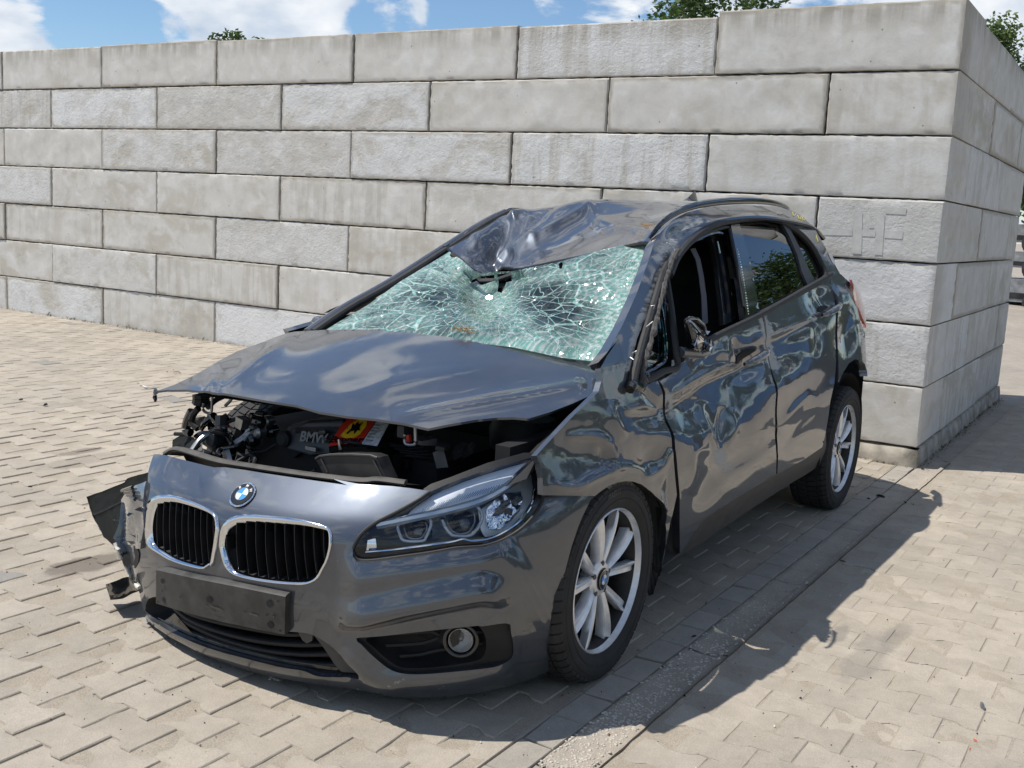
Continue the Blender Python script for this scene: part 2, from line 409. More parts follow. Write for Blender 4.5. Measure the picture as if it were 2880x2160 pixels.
    co = N(n, 'ShaderNodeMapRange'); co.inputs['To Min'].default_value = 1.0; co.inputs['To Max'].default_value = .1; n.links.new(sm.outputs[0], co.inputs['Value']); n.links.new(co.outputs[0], b.inputs['Coat Weight'])
    cro = N(n, 'ShaderNodeMapRange'); cro.inputs['From Min'].default_value = .45; cro.inputs['From Max'].default_value = .8; cro.inputs['To Min'].default_value = .03; cro.inputs['To Max'].default_value = .12
    n.links.new(dirt.outputs['Fac'], cro.inputs['Value']); n.links.new(cro.outputs[0], b.inputs['Coat Roughness'])
    b.inputs['Coat IOR'].default_value = 1.75
    bp = N(n, 'ShaderNodeBump'); bp.inputs['Strength'].default_value = .12; bp.inputs['Distance'].default_value = .0004
    n.links.new(fl.outputs['Fac'], bp.inputs['Height']); n.links.new(bp.outputs[0], b.inputs['Normal'])
    return m
M = {}
M['paint'] = paint_mat()
M['black'] = simple('black_plastic', (.016, .016, .017), .5, bump=.3, bscale=400, var=.3, vscale=14, spec=.3)
M['gloss'] = simple('gloss_black', (.008, .008, .009), .12, coat=.6)
M['trim'] = simple('grey_black_trim', (.045, .044, .043), .5, bump=.25, bscale=500, var=.35, vscale=20)
M['seal'] = simple('rubber_seal', (.022, .022, .022), .62, var=.3, vscale=30)
M['dark'] = simple('underbody_black', (.010, .010, .011), .75, var=.5, vscale=9)
M['chrome'] = simple('chrome', (.72, .74, .77), .09, 1.0)
M['silver'] = simple('alloy_silver', (.78, .79, .80), .36, .55, var=.14, vscale=26, coat=.3)
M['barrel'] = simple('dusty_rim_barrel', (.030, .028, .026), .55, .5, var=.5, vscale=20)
M['brake'] = simple('brake_steel', (.12, .11, .10), .45, .8, var=.4, vscale=40)
M['white'] = simple('white_plastic', (.62, .6, .52), .6, var=.25, vscale=40)
M['airbag'] = simple('airbag_cloth', (.62, .62, .60), .85, bump=.5, bscale=60)
M['metal'] = simple('bare_metal', (.33, .33, .33), .38, .9, var=.3, vscale=30)
M['red'] = simple('label_red', (.62, .035, .02), .4)
M['yellow'] = simple('label_yellow', (.85, .52, .02), .4)
M['blue'] = simple('badge_blue', (.02, .27, .72), .3, coat=.5)
M['badgew'] = simple('badge_white', (.8, .8, .8), .3, coat=.5)
M['labelw'] = simple('label_white', (.55, .55, .56), .6, var=.4, vscale=60)
M['orange'] = simple('orange_plastic', (.7, .13, .02), .5)
M['lens_red'] = simple('tail_lens', (.55, .03, .025), .15, coat=1)
M['roughcloth'] = simple('seat_cloth', (.02, .02, .021), .9)
M['liner'] = simple('wheel_liner', (.014, .0155, .0155), .85, bump=.4, bscale=120, vscale=12, spec=.15)
M['straw'] = simple('dry_straw', (.35, .2, .07), .8)
M['grey_tray'] = simple('grey_tray', (.020, .019, .018), .5, var=.5, vscale=18)
def glass_mat(name, tint, rough=.0, mixfac=.5):
    m = bpy.data.materials.new(name); m.use_nodes = True; n = m.node_tree; n.nodes.clear()
    o = N(n, 'ShaderNodeOutputMaterial'); g = N(n, 'ShaderNodeBsdfGlossy'); g.inputs['Roughness'].default_value = rough; g.inputs['Color'].default_value = (1, 1, 1, 1)
    t = N(n, 'ShaderNodeBsdfTransparent'); t.inputs['Color'].default_value = (*tint, 1)
    f = N(n, 'ShaderNodeFresnel'); f.inputs['IOR'].default_value = mixfac
    x = N(n, 'ShaderNodeMixShader'); n.links.new(f.outputs[0], x.inputs[0]); n.links.new(t.outputs[0], x.inputs[1]); n.links.new(g.outputs[0], x.inputs[2]); n.links.new(x.outputs[0], o.inputs[0])
    return m
M['sideglass'] = glass_mat('privacy_glass', (.05, .055, .055), 0, 2.1)
M['lens'] = glass_mat('clear_lens', (.93, .95, .96), .01, 1.45)
M['greenglass'] = glass_mat('green_edge_glass', (.25, .5, .42), .05, 1.7)
# ================================================================ SETTING
def attr_rnd(me, vals):
    a = me.attributes.new('rnd', 'FLOAT', 'POINT'); a.data.foreach_set('value', vals)
def ground_mat(name, base, alt, rnd=True, stains=(), speck=.5, bump=.5, dusty=.5, bscale=140):
    m, n, b = newmat(name); b.inputs['Roughness'].default_value = .88; b.inputs['Specular IOR Level'].default_value = .25
    g = N(n, 'ShaderNodeNewGeometry'); P = g.outputs['Position']
    big = N(n, 'ShaderNodeTexNoise'); big.inputs['Scale'].default_value = .9; big.inputs['Detail'].default_value = 7; big.inputs['Roughness'].default_value = .6; n.links.new(P, big.inputs['Vector'])
    mx = N(n, 'ShaderNodeMix', data_type='RGBA'); mx.inputs[6].default_value = (*base, 1); mx.inputs[7].default_value = (*alt, 1)
    mr = N(n, 'ShaderNodeMapRange'); mr.inputs['From Min'].default_value = .38; mr.inputs['From Max'].default_value = .64; n.links.new(big.outputs['Fac'], mr.inputs['Value']); n.links.new(mr.outputs[0], mx.inputs[0])
    col = mx.outputs[2]
    def mult(col, fac_socket, lo, hi, fmin=.3, fmax=.7):
        r = N(n, 'ShaderNodeMapRange'); r.inputs['From Min'].default_value = fmin; r.inputs['From Max'].default_value = fmax; r.inputs['To Min'].default_value = lo; r.inputs['To Max'].default_value = hi
        n.links.new(fac_socket, r.inputs['Value'])
        v = N(n, 'ShaderNodeVectorMath', operation='SCALE'); n.links.new(col, v.inputs[0]); n.links.new(r.outputs[0], v.inputs['Scale']); return v.outputs[0]
    if rnd:
        a = N(n, 'ShaderNodeAttribute', attribute_name='rnd'); oi = N(n, 'ShaderNodeObjectInfo')
        ad = N(n, 'ShaderNodeMath', operation='ADD'); n.links.new(a.outputs['Fac'], ad.inputs[0]); n.links.new(oi.outputs['Random'], ad.inputs[1])
        fr = N(n, 'ShaderNodeMath', operation='FRACT'); n.links.new(ad.outputs[0], fr.inputs[0])
        col = mult(col, fr.outputs[0], .92, 1.07, 0, 1)
        gm = N(n, 'ShaderNodeMath', operation='GREATER_THAN'); gm.inputs[1].default_value = .994; n.links.new(fr.outputs[0], gm.inputs[0])
        gx = N(n, 'ShaderNodeMix', data_type='RGBA'); n.links.new(gm.outputs[0], gx.inputs[0]); n.links.new(col, gx.inputs[6]); gx.inputs[7].default_value = (.26, .245, .22, 1); col = gx.outputs[2]
    md = N(n, 'ShaderNodeTexNoise'); md.inputs['Scale'].default_value = 7; md.inputs['Detail'].default_value = 8; md.inputs['Roughness'].default_value = .7; n.links.new(P, md.inputs['Vector'])
    col = mult(col, md.outputs['Fac'], .86, 1.12)
    sp = N(n, 'ShaderNodeTexNoise'); sp.inputs['Scale'].default_value = 260; sp.inputs['Detail'].default_value = 4; sp.inputs['Roughness'].default_value = .8; n.links.new(P, sp.inputs['Vector'])
    col = mult(col, sp.outputs['Fac'], 1-.3*speck, 1+.3*speck, .35, .65)
    vo = N(n, 'ShaderNodeTexVoronoi'); vo.inputs['Scale'].default_value = 95; n.links.new(P, vo.inputs['Vector'])
    vr = N(n, 'ShaderNodeMapRange'); vr.inputs['From Min'].default_value = .05; vr.inputs['From Max'].default_value = .16; vr.inputs['To Min'].default_value = 1; vr.inputs['To Max'].default_value = 0; n.links.new(vo.outputs['Distance'], vr.inputs['Value'])
    vc = N(n, 'ShaderNodeSeparateColor'); n.links.new(vo.outputs['Color'], vc.inputs[0])
    vg = N(n, 'ShaderNodeMath', operation='GREATER_THAN'); vg.inputs[1].default_value = .8; n.links.new(vc.outputs[0], vg.inputs[0])
    vm = N(n, 'ShaderNodeMath', operation='MULTIPLY'); n.links.new(vr.outputs[0], vm.inputs[0]); n.links.new(vg.outputs[0], vm.inputs[1])
    vk = N(n, 'ShaderNodeMath', operation='MULTIPLY'); n.links.new(vm.outputs[0], vk.inputs[0]); vk.inputs[1].default_value = .4*speck
    gx = N(n, 'ShaderNodeMix', data_type='RGBA'); n.links.new(vk.outputs[0], gx.inputs[0]); n.links.new(col, gx.inputs[6]); gx.inputs[7].default_value = (.62, .58, .5, 1); col = gx.outputs[2]
    for (sx, sy, rx, ry, stc, amt) in stains:
        su = N(n, 'ShaderNodeVectorMath', operation='SUBTRACT'); n.links.new(P, su.inputs[0]); su.inputs[1].default_value = (sx, sy, 0)
        sc = N(n, 'ShaderNodeVectorMath', operation='MULTIPLY'); n.links.new(su.outputs[0], sc.inputs[0]); sc.inputs[1].default_value = (1/rx, 1/ry, 0)
        le = N(n, 'ShaderNodeVectorMath', operation='LENGTH'); n.links.new(sc.outputs[0], le.inputs[0])
        w = N(n, 'ShaderNodeMath', operation='MULTIPLY_ADD'); n.links.new(md.outputs['Fac'], w.inputs[0]); w.inputs[1].default_value = 1.3; n.links.new(le.outputs['Value'], w.inputs[2])
        r = N(n, 'ShaderNodeMapRange'); r.inputs['From Min'].default_value = 1.3; r.inputs['From Max'].default_value = 1.62; r.inputs['To Min'].default_value = amt; r.inputs['To Max'].default_value = 0; n.links.new(w.outputs[0], r.inputs['Value'])
        gx = N(n, 'ShaderNodeMix', data_type='RGBA'); n.links.new(r.outputs[0], gx.inputs[0]); n.links.new(col, gx.inputs[6]); gx.inputs[7].default_value = (*stc, 1); col = gx.outputs[2]
    n.links.new(col, b.inputs['Base Color'])
    bz = N(n, 'ShaderNodeTexNoise'); bz.inputs['Scale'].default_value = bscale; bz.inputs['Detail'].default_value = 8; bz.inputs['Roughness'].default_value = .75; n.links.new(P, bz.inputs['Vector'])
    bp = N(n, 'ShaderNodeBump'); bp.inputs['Strength'].default_value = bump; bp.inputs['Distance'].default_value = .004; n.links.new(bz.outputs['Fac'], bp.inputs['Height'])
    b2 = N(n, 'ShaderNodeBump'); b2.inputs['Strength'].default_value = .5; b2.inputs['Distance'].default_value = .012; n.links.new(md.outputs['Fac'], b2.inputs['Height']); n.links.new(bp.outputs[0], b2.inputs['Normal']); n.links.new(b2.outputs[0], b.inputs['Normal'])
    return m
def gp(*p): return at(p, 'z', 0)
st1 = gp(*D(165, 1255)); st2 = gp(*k5(0, 0)); 
ST = [(*gp(*k1(90, 890))[:2], .16, .05, (.17, .145, .12), .7), (*gp(*K(0, 1500, .3978)(600, 330))[:2], .17, .085, (.16, .135, .11), .8),
      (*gp(*K(2000, 1300, .518)(850, 1050))[:2], .33, .07, (.2, .185, .16), .4), (*gp(*K(2000, 1300, .518)(1000, 950))[:2], .25, .045, (.2, .185, .16), .4),
      (*gp(*K(2000, 1300, .518)(690, 940))[:2], .12, .04, (.18, .165, .145), .5), (*gp(*D(180, 1035))[:2], .3, .1, (.2, .175, .145), .35)]
M['paver'] = ground_mat('paver_concrete', (.405, .355, .288), (.345, .308, .255), stains=ST, bump=.55)
M['sand'] = ground_mat('joint_sand', (.385, .335, .265), (.33, .285, .225), rnd=False, stains=ST, bump=.9, speck=.9)
M['yard'] = ground_mat('yard_ground', (.35, .31, .26), (.30, .265, .225), rnd=False, speck=.4)
M['slab'] = ground_mat('slab_concrete', (.36, .325, .275), (.31, .285, .245), bump=.5)
M['gutter'] = ground_mat('washed_concrete', (.385, .34, .28), (.34, .30, .25), rnd=False, bump=.8, speck=.8, bscale=90)
M['pebble'] = ground_mat('pebbles', (.62, .59, .52), (.42, .37, .30), speck=.5, bump=.3)

# ground: one sheet to the horizon, below the paving
def gz(y): return float(np.interp(y, [-9.5, -8.3, -3.3, .95], [.165, .16, .124, 0]))
me = mesh('ground', *grid([[(x, y, gz(y)-.012) for y in (-600, -9.5, -8.3, -3.3, .95, 600)] for x in (-600, -4.5, 2.5, 600)]), False)
gr = tag(link('ground', me, M['yard']), kind='structure')
pav = tag(empty('pavement'), kind='structure')
def sandsheet(x0, x1, y0, y1, z):
    return mesh('sand', [(x0, y0, z), (x1, y0, z), (x1, y1, z), (x0, y1, z)], [(0, 1, 2, 3)], False)
PA, PB, PP, PW = .0785, .0560, .1345, .1935
def paver_outline(gap=.0035, a=PA, b=PB, pw=PW):
    a -= .0011; b -= .0011; h = pw/2-gap
    right = [(a, -h), (a, -h+.030), (a-.003, -.052), (b, -.030), (b, .030), (a-.003, .052), (a, h-.030), (a, h)]
    left = [(-x, -y) for x, y in right]
    return right+left
def paver_geo(cx, cy, cz, rng, a=PA, b=PB, pw=PW, outline=None):
    o = outline or paver_outline(rng.uniform(.0010, .0026), a, b, pw); n = len(o); V = []
    tx, ty = rng.uniform(-.006, .006), rng.uniform(-.006, .006); jx, jy = rng.uniform(-.0008, .0008), rng.uniform(-.0012, .0012); bev = rng.uniform(.002, .0038)
    def zz(x, y, z): return cz+z+x*tx+y*ty
    J = [(rng.uniform(-.0012, .0012), rng.uniform(-.0012, .0012)) for _ in o]
    if rng.random() < .25:
        k = rng.randrange(n); J[k] = (-o[k][0]*.12, -o[k][1]*.10)
    for ring, (sc, z) in enumerate(((1, -.03), (1, -.0030), (1, 0))):
        for (x, y), (qx, qy) in zip(o, J):
            kx = 1-(.0022/a if ring == 2 else 0); ky = 1-(bev/(pw/2) if ring == 2 else 0)
            V.append((cx+jx+(x+qx)*kx, cy+jy+(y+qy)*ky, zz(x, y, z)))
    F = []
    for r in range(2):
        for i in range(n): F.append((r*n+i, r*n+(i+1) % n, (r+1)*n+(i+1) % n, (r+1)*n+i))
    F.append(tuple(2*n+i for i in range(n)))
    return V, F
rng = random.Random(3)
cells = []                                             # centre x, y, which field
for k in range(-8, 70):
    for m in range(-75, 8):
        x = 1.280-.1345*k; y = -.0513+.1935*m + (0 if k % 2 == 0 else .09675)
        if -3.98 < x < 2.3 and y < .78: cells.append((x, y, 0))
for k in range(-22, 60):
    for m in range(0, 22):
        x = -.186-.1345*k; y = 1.1455+.097+.194*m + (0 if k % 2 == 0 else -.097)
        if y > 1.23: cells.append((x, y, 1))
P3 = np.array([(c[0], c[1], 0) for c in cells]); px = project(P3); dist = np.linalg.norm(P3-CAMP, axis=1); dep = (P3-CAMP)@d_
vis = (dep > .4) & (px[:, 0] > -160) & (px[:, 0] < 3040) & (px[:, 1] < 2420)
# under the car and hidden behind nothing else: all stay real; order by size in the picture
idx = [i for i in np.argsort(dist) if vis[i]]
def undercar(x, y): return -3.2 < x < .35 and -.8 < y < .55
near = [i for i in idx if not undercar(*cells[i][:2]) and -20 < px[i, 0] < 2900 and px[i, 1] < 2180][:300]; nset = set(near)
far = [i for i in idx if i not in nset and dist[i] < 12.5]
def cz_of(f): return 0.0
for i in near:
    x, y, f = cells[i]
    V, F = paver_geo(0, 0, 0, rng) if f == 0 else paver_geo(0, 0, 0, rng, .0785, .0560, .194)
    me = mesh('paver', V, F, False); attr_rnd(me, [0.0]*len(V))
    link('paver', me, M['paver'], pav, (x, y, gz(y)+rng.uniform(-.0012, .0022)))
V, F, RV = [], [], []
for i in far:
    x, y, f = cells[i]
    v, q = paver_geo(x, y, gz(y)+rng.uniform(-.0012, .0022), rng) if f == 0 else paver_geo(x, y, rng.uniform(-.0015, .002), rng, .0785, .0560, .194)
    b = len(V); V += v; F += [tuple(a+b for a in g) for g in q]; RV += [rng.random()]*len(v)
me = mesh('paver', V, F, False); attr_rnd(me, RV); tag(link('paver_field', me, M['paver'], pav), kind='stuff')
def sand_mesh(x0, x1, y0, y1, z, st=.045):
    nx = int((x1-x0)/st); ny = int((y1-y0)/st)
    pts = [[(x0+(x1-x0)*i/nx, y0+(y1-y0)*j/ny, gz(y0+(y1-y0)*j/ny)+z+.0026*noise.noise(Vector((i*.9, j*.9, 1)))+.0016*noise.noise(Vector((i*.23, j*.23, 5)))) for j in range(ny+1)] for i in range(nx+1)]
    return mesh('s', *grid(pts))
tag(link('joint_sand', sand_mesh(-4.0, 2.3, -9.3, .86, -.0016), M['sand'], pav), kind='stuff')
tag(link('joint_sand', sand_mesh(-8.0, 2.4, 1.12, 3.6, -.0012), M['sand'], pav), kind='stuff')
# sand-coloured sheet for the far part of the field beyond 9.5 m is the ground itself
# row of edge slabs and the washed-concrete gutter
for k in range(-11, 26):
    x = .587-.1815*k
    if x < -4.0: continue
    o = [(-.088, -.050), (.088, -.050), (.088, .050), (-.088, .050)]
    V, F = paver_geo(0, 0, 0, rng, outline=o); me = mesh('edge_slab', V, F, False); attr_rnd(me, [0.0]*len(V))
    link('edge_slab', me, M['slab'], pav, (x, .925, rng.uniform(0, .003)))
for k in range(-11, 26):                                # cut pavers between the field and the slab row
    x = .62-.2*k
    if x < -4.0: continue
    V, F = paver_geo(0, 0, 0, rng, outline=[(-.097, -.042), (.097, -.042), (.097, .042), (-.097, .042)]); me = mesh('edge_slab', V, F, False); attr_rnd(me, [0.0]*len(V))
    link('edge_slab', me, M['paver'], pav, (x, .828, rng.uniform(-.002, .002)))
gut = tag(empty('gutter', (0, 1.05, 0)), kind='structure')
segs = [(-4.35, -3.33), (-3.32, -2.34), (-2.33, -1.34), (-1.33, -.42), (-.41, .585), (.593, 1.6), (1.61, 2.4)]
for si, (a, b) in enumerate(segs):
    nx, ny = 60, 10; pts = []
    for i in range(nx+1):
        row = []
        x = a+(b-a)*i/nx
        for j in range(ny+1):
            y = .979+(1.128-.979)*j/ny+(.004*noise.noise(Vector((x*9, j, 3))) if j in (0, ny) else 0)
            q = j/ny; z = .004-.006*math.sin(q*math.pi)+(.010 if q > .85 else 0)+.0022*noise.noise(Vector((x*22, y*22, 0)))
            if j in (0, ny) or i in (0, nx): z -= .008
            row.append((x, y, z))
        pts.append(row)
    pts = [[(p[0], p[1]-.0 if j else p[1], p[2]) for j, p in enumerate(r)] for r in pts]
    for j in (0, -1):
        pass
    V, F = grid(pts); m_, n_ = nx+1, ny+1; b0 = len(V)
    V += [(V[i*n_+ny][0], V[i*n_+ny][1]+.002, -.03) for i in range(m_)]
    F += [(i*n_+ny, (i+1)*n_+ny, b0+i+1, b0+i) for i in range(nx)]
    bm_ = mesh('gutter_stone', V, F); link('gutter_stone', bm_, M['gutter'], gut)
mb = MB(); RV = []
ico = [(0, 0, 1), (.89, 0, .45), (.28, .85, .45), (-.72, .53, .45), (-.72, -.53, .45), (.28, -.85, .45), (.72, .53, -.45), (-.28, .85, -.45), (-.89, 0, -.45), (-.28, -.85, -.45), (.72, -.53, -.45)]
icf = [(0, 1, 2), (0, 2, 3), (0, 3, 4), (0, 4, 5), (0, 5, 1), (1, 6, 2), (2, 7, 3), (3, 8, 4), (4, 9, 5), (5, 10, 1), (2, 6, 7), (3, 7, 8), (4, 8, 9), (5, 9, 10), (1, 10, 6)]
for _ in range(3000):
    x = 1.6-abs(rng.gauss(0, 1))*1.25 if rng.random() < .93 else rng.uniform(-4, 2.2); y = rng.uniform(.985, 1.12)
    if x > 2.3 or x < -4.3: continue
    s = rng.uniform(.002, .0068); th = rng.random()*6.28; e = rng.uniform(.5, 1)
    q = (y-.979)/.149; z = .004-.006*math.sin(q*math.pi)+(.010 if q > .85 else 0)
    V = [(x+s*(px_*math.cos(th)-e*py_*math.sin(th)), y+s*(px_*math.sin(th)+e*py_*math.cos(th)), z+s*.45*pz_) for px_, py_, pz_ in ico]
    mb.add(V, icf); RV += [rng.random()]*len(V)
me = mesh('pebbles', mb.V, mb.F); attr_rnd(me, RV); tag(link('pebble', me, M['pebble'], gut), kind='stuff')

# ---------------------------------------------------------------- concrete block wall
def wall_mat():
    m, n, b = newmat('cast_concrete_block'); b.inputs['Roughness'].default_value = .9; b.inputs['Specular IOR Level'].default_value = .2
    oi = N(n, 'ShaderNodeObjectInfo'); t = N(n, 'ShaderNodeTexCoord')
    g = N(n, 'ShaderNodeNewGeometry')
    def rnd(k):
        a = N(n, 'ShaderNodeMath', operation='MULTIPLY'); a.inputs[1].default_value = k; n.links.new(oi.outputs['Random'], a.inputs[0])
        f = N(n, 'ShaderNodeMath', operation='FRACT'); n.links.new(a.outputs[0], f.inputs[0]); return f.outputs[0]
    off = N(n, 'ShaderNodeCombineXYZ'); 
    for i, k in enumerate((37.1, 91.7, 53.3)):
        a = N(n, 'ShaderNodeMath', operation='MULTIPLY'); a.inputs[1].default_value = 20; n.links.new(rnd(k), a.inputs[0]); n.links.new(a.outputs[0], off.inputs[i])
    P = N(n, 'ShaderNodeVectorMath', operation='ADD'); n.links.new(g.outputs['Position'], P.inputs[0]); n.links.new(off.outputs[0], P.inputs[1]); P = P.outputs[0]
    def noisef(sc, det, ro, scale3=None, dist=0):
        v = P
        if scale3:
            mm = N(n, 'ShaderNodeVectorMath', operation='MULTIPLY'); n.links.new(P, mm.inputs[0]); mm.inputs[1].default_value = scale3; v = mm.outputs[0]
        z = N(n, 'ShaderNodeTexNoise'); z.inputs['Scale'].default_value = sc; z.inputs['Detail'].default_value = det; z.inputs['Roughness'].default_value = ro; z.inputs['Distortion'].default_value = dist
        n.links.new(v, z.inputs['Vector']); return z.outputs['Fac']
    def mr(s, a, b_, c, d):
        r = N(n, 'ShaderNodeMapRange'); r.inputs['From Min'].default_value = a; r.inputs['From Max'].default_value = b_; r.inputs['To Min'].default_value = c; r.inputs['To Max'].default_value = d; n.links.new(s, r.inputs['Value']); return r.outputs[0]
    def mul(a, b_):
        q = N(n, 'ShaderNodeMath', operation='MULTIPLY'); n.links.new(a, q.inputs[0])
        if isinstance(b_, (int, float)): q.inputs[1].default_value = b_
        else: n.links.new(b_, q.inputs[1])
        return q.outputs[0]
    def mixc(f, a, b_):
        x = N(n, 'ShaderNodeMix', data_type='RGBA'); n.links.new(f, x.inputs[0])
        if isinstance(a, tuple): x.inputs[6].default_value = (*a, 1)
        else: n.links.new(a, x.inputs[6])
        x.inputs[7].default_value = (*b_, 1); return x.outputs[2]
    blot = noisef(1.7, 6, .6, (1, 1, 1.6), .6); mid = noisef(6.5, 8, .65, None, .4); fine = noisef(60, 8, .75); streak = noisef(3.0, 6, .62, (3.4, 3.4, .32)); flat = noisef(1.2, 4, .5, (1, 1, 3))
    col = mixc(mr(rnd(17.7), 0, 1, 0, 1), (.68, .68, .67), (.53, .51, .465))
    rmx = N(n, 'ShaderNodeMix', data_type='RGBA'); rmx.inputs[6].default_value = (.60, .58, .535, 1); n.links.new(mr(rnd(3.3), .25, .6, 0, 1), rmx.inputs[0]); n.links.new(col, rmx.inputs[7]); col = rmx.outputs[2]
    col = mixc(mul(mr(blot, .50, .60, 0, 1), mr(rnd(7.3), 0, 1, .10, .75)), col, (.46, .425, .355))
    col = mixc(mul(mr(streak, .48, .58, 0, 1), mr(rnd(71.3), .45, 1, 0, .7)), col, (.45, .42, .36))
    col = mixc(mr(mid, .50, .72, 0, .55), col, (.76, .76, .755))
    col = mixc(mr(mid, .46, .30, 0, .50), col, (.43, .41, .37))
    # damp, darker band under the top edge of the uppermost course and rims of formwork colour
    up = N(n, 'ShaderNodeSeparateXYZ'); n.links.new(g.outputs['Position'], up.inputs[0])
    top = mr(up.outputs['Z'], WTOP-.16, WTOP-.01, 0, 1)
    col = mixc(mul(top, mr(streak, .38, .60, 0, .85)), col, (.34, .315, .265))
    ed = N(n, 'ShaderNodeAttribute', attribute_name='edge'); ee = N(n, 'ShaderNodeMath', operation='ADD'); n.links.new(ed.outputs['Fac'], ee.inputs[0]); n.links.new(mid, ee.inputs[1])
    col = mixc(mul(mr(ee.outputs[0], .95, 1.25, 0, .8), mr(rnd(29.9), .2, .8, 0.15, 1)), col, (.36, .33, .275))
    vo = N(n, 'ShaderNodeTexVoronoi'); vo.inputs['Scale'].default_value = 7.5; n.links.new(P, vo.inputs['Vector'])
    col = mixc(mr(vo.outputs['Distance'], .055, .035, 0, .8), col, (.24, .2, .16))
    n.links.new(col, b.inputs['Base Color'])
    # trowelled / rough faces or smooth shuttered ones
    rough = mr(rnd(3.3), .25, .6, .06, 1.0)
    tro = noisef(9, 5, .55, (1, 1, 1.8), 1.4); grit = noisef(34, 7, .7, None, .6)
    b1 = N(n, 'ShaderNodeBump'); b1.inputs['Distance'].default_value = .022; n.links.new(mul(rough, .16), b1.inputs['Strength']); n.links.new(tro, b1.inputs['Height'])
    b2 = N(n, 'ShaderNodeBump'); b2.inputs['Distance'].default_value = .012; n.links.new(mul(rough, .48), b2.inputs['Strength']); n.links.new(grit, b2.inputs['Height']); n.links.new(b1.outputs[0], b2.inputs['Normal'])
    b3 = N(n, 'ShaderNodeBump'); b3.inputs['Distance'].default_value = .002; b3.inputs['Strength'].default_value = .35; n.links.new(fine, b3.inputs['Height']); n.links.new(b2.outputs[0], b3.inputs['Normal'])
    n.links.new(b3.outputs[0], b.inputs['Normal'])
    return m
WX, WY = -4.0332, .98122; WA = np.array([.013232, -.999912]); WB = np.array([-.999912, -.013232])
BH, BL, WP = .38198, 1.5433, .12397; WTOP = WP+7*BH
M['block'] = wall_mat()
M['plinth'] = simple('plinth_concrete', (.33, .30, .25), .95, bump=1.0, bscale=60, var=.45, vscale=9)
wallo = empty('concrete_block_wall', (WX-1.0, WY-3.5, 0))
tag(wallo, 'tall L-shaped wall of big stacked grey concrete blocks behind the wrecked car', 'wall')
def block(Lx, h, dep, org, ax, out, seed, rough, name='block'):
    """block whose face runs along ax from org, outward normal out"""
    rg = random.Random(seed); g = .0075; nu = max(8, int(Lx/.035)); nv = 12; c = rg.uniform(.005, .008)
    us = [g, g+c]+[g+c+(Lx-2*g-2*c)*i/nu for i in range(1, nu)]+[Lx-g-c, Lx-g]; vs = [g*.8, g*.8+c]+[g+c+(h-2*g-2*c)*i/nv for i in range(1, nv)]+[h-g-c*.8, h-g*.5]
    pts = []; E = []
    for i, u in enumerate(us):
        row = []
        for j, v in enumerate(vs):
            brd = i in (0, len(us)-1) or j in (0, len(vs)-1)
            q = Vector((u*4+seed*3.1, v*4, seed*.7))
            d = rough*(.004*noise.noise(q)+.0025*noise.noise(q*3.1)+.0018*noise.noise(q*8))+rough*.0015*(rg.random()-.5)
            if brd: d = -c+rg.uniform(-.003, .002)
            elif i in (1, len(us)-2) or j in (1, len(vs)-2): d = d*.5-rg.uniform(0, .0035)
            du = rg.uniform(-.0035, .0035) if brd else 0
            p = Vector(org)+Vector(ax)*(u+du)+Vector((0, 0, v+(rg.uniform(-.002, .002) if brd else 0)))+Vector(out)*d
            row.append(tuple(p)); e = min(u, Lx-u, v, h-v); E.append(max(0, 1-e/.07))
        pts.append(row)
    V, F = grid(pts); m_, n_ = len(us), len(vs); loop = [i*n_ for i in range(m_)]+[(m_-1)*n_+j for j in range(1, n_)]+[i*n_+n_-1 for i in range(m_-2, -1, -1)]+[j for j in range(n_-2, 0, -1)]
    b0 = len(V); back = -dep+g
    for l in loop:
        p = Vector(V[l]); dd = (p-Vector(org)).dot(Vector(out)); V.append(tuple(p+Vector(out)*(back-dd))); E.append(0)
    n = len(loop); F += [(loop[k], loop[(k+1) % n], b0+(k+1) % n, b0+k) for k in range(n)]; F.append(tuple(b0+k for k in range(n)))
    me = mesh('block', V, F); bm = bmesh.new(); bm.from_mesh(me); bmesh.ops.recalc_face_normals(bm, faces=bm.faces); bm.to_mesh(me); bm.free(); sharp(me, 22)
    a = me.attributes.new('edge', 'FLOAT', 'POINT'); a.data.foreach_set('value', E)
    return link(name, me, M['block'], wallo)
A3 = (WA[0], WA[1], 0); B3 = (WB[0], WB[1], 0); NF = (-B3[0], -B3[1], 0); NS = (-A3[0], -A3[1], 0)
sd = 0
for k in range(7):
    z = WP+BH*(6-k)-.0
    odd = k % 2 == 0
    tops = rng.uniform(-.012, .012) if k == 0 else 0
    # front face
    s = 0.0
    if not odd: s = .5
    while s < (11 if k < 9 else 8):
        sd += 1; rgh = 1.0 if random.Random(sd*13).random() < .6 else .25
        off = rng.uniform(-.009, .006)
        org = (WX+A3[0]*s*BL+NF[0]*off, WY+A3[1]*s*BL+NF[1]*off, z)
        hh = BH+(rng.uniform(-.006, .022) if k == 0 and s > 0 else (.028 if k == 0 else 0))
        block(BL, hh, BL*.5, org, A3, NF, sd, rgh); s += 1.0
    # side face: odd courses show the end of the first front block, then stretchers
    if odd: ss = [(.455, 1.47), (1.47, 2.39)]
    else: ss = [(0.0, .975), (.975, 1.98), (1.98, 2.37)]
    for a, b in ss:
        sd += 1; off = rng.uniform(-.008, .004)
        if a == 0.0:
            # corner stretcher: its end shows on the front face, so build its face on the front as well
            org = (WX+B3[0]*0, WY+B3[1]*0, z); Lx = b*BL
            block(.5*BL, BH, Lx, org, A3, NF, sd, .06 if k == 3 else .3)
            # (one block: front end and long side in the same mesh)
        else:
            a2 = a if odd else a
            org = (WX+B3[0]*b*BL+NS[0]*off, WY+B3[1]*b*BL+NS[1]*off, z)
            block((b-a2)*BL, BH, BL*.5, org, tuple(-q for q in B3), NS, sd, .35)
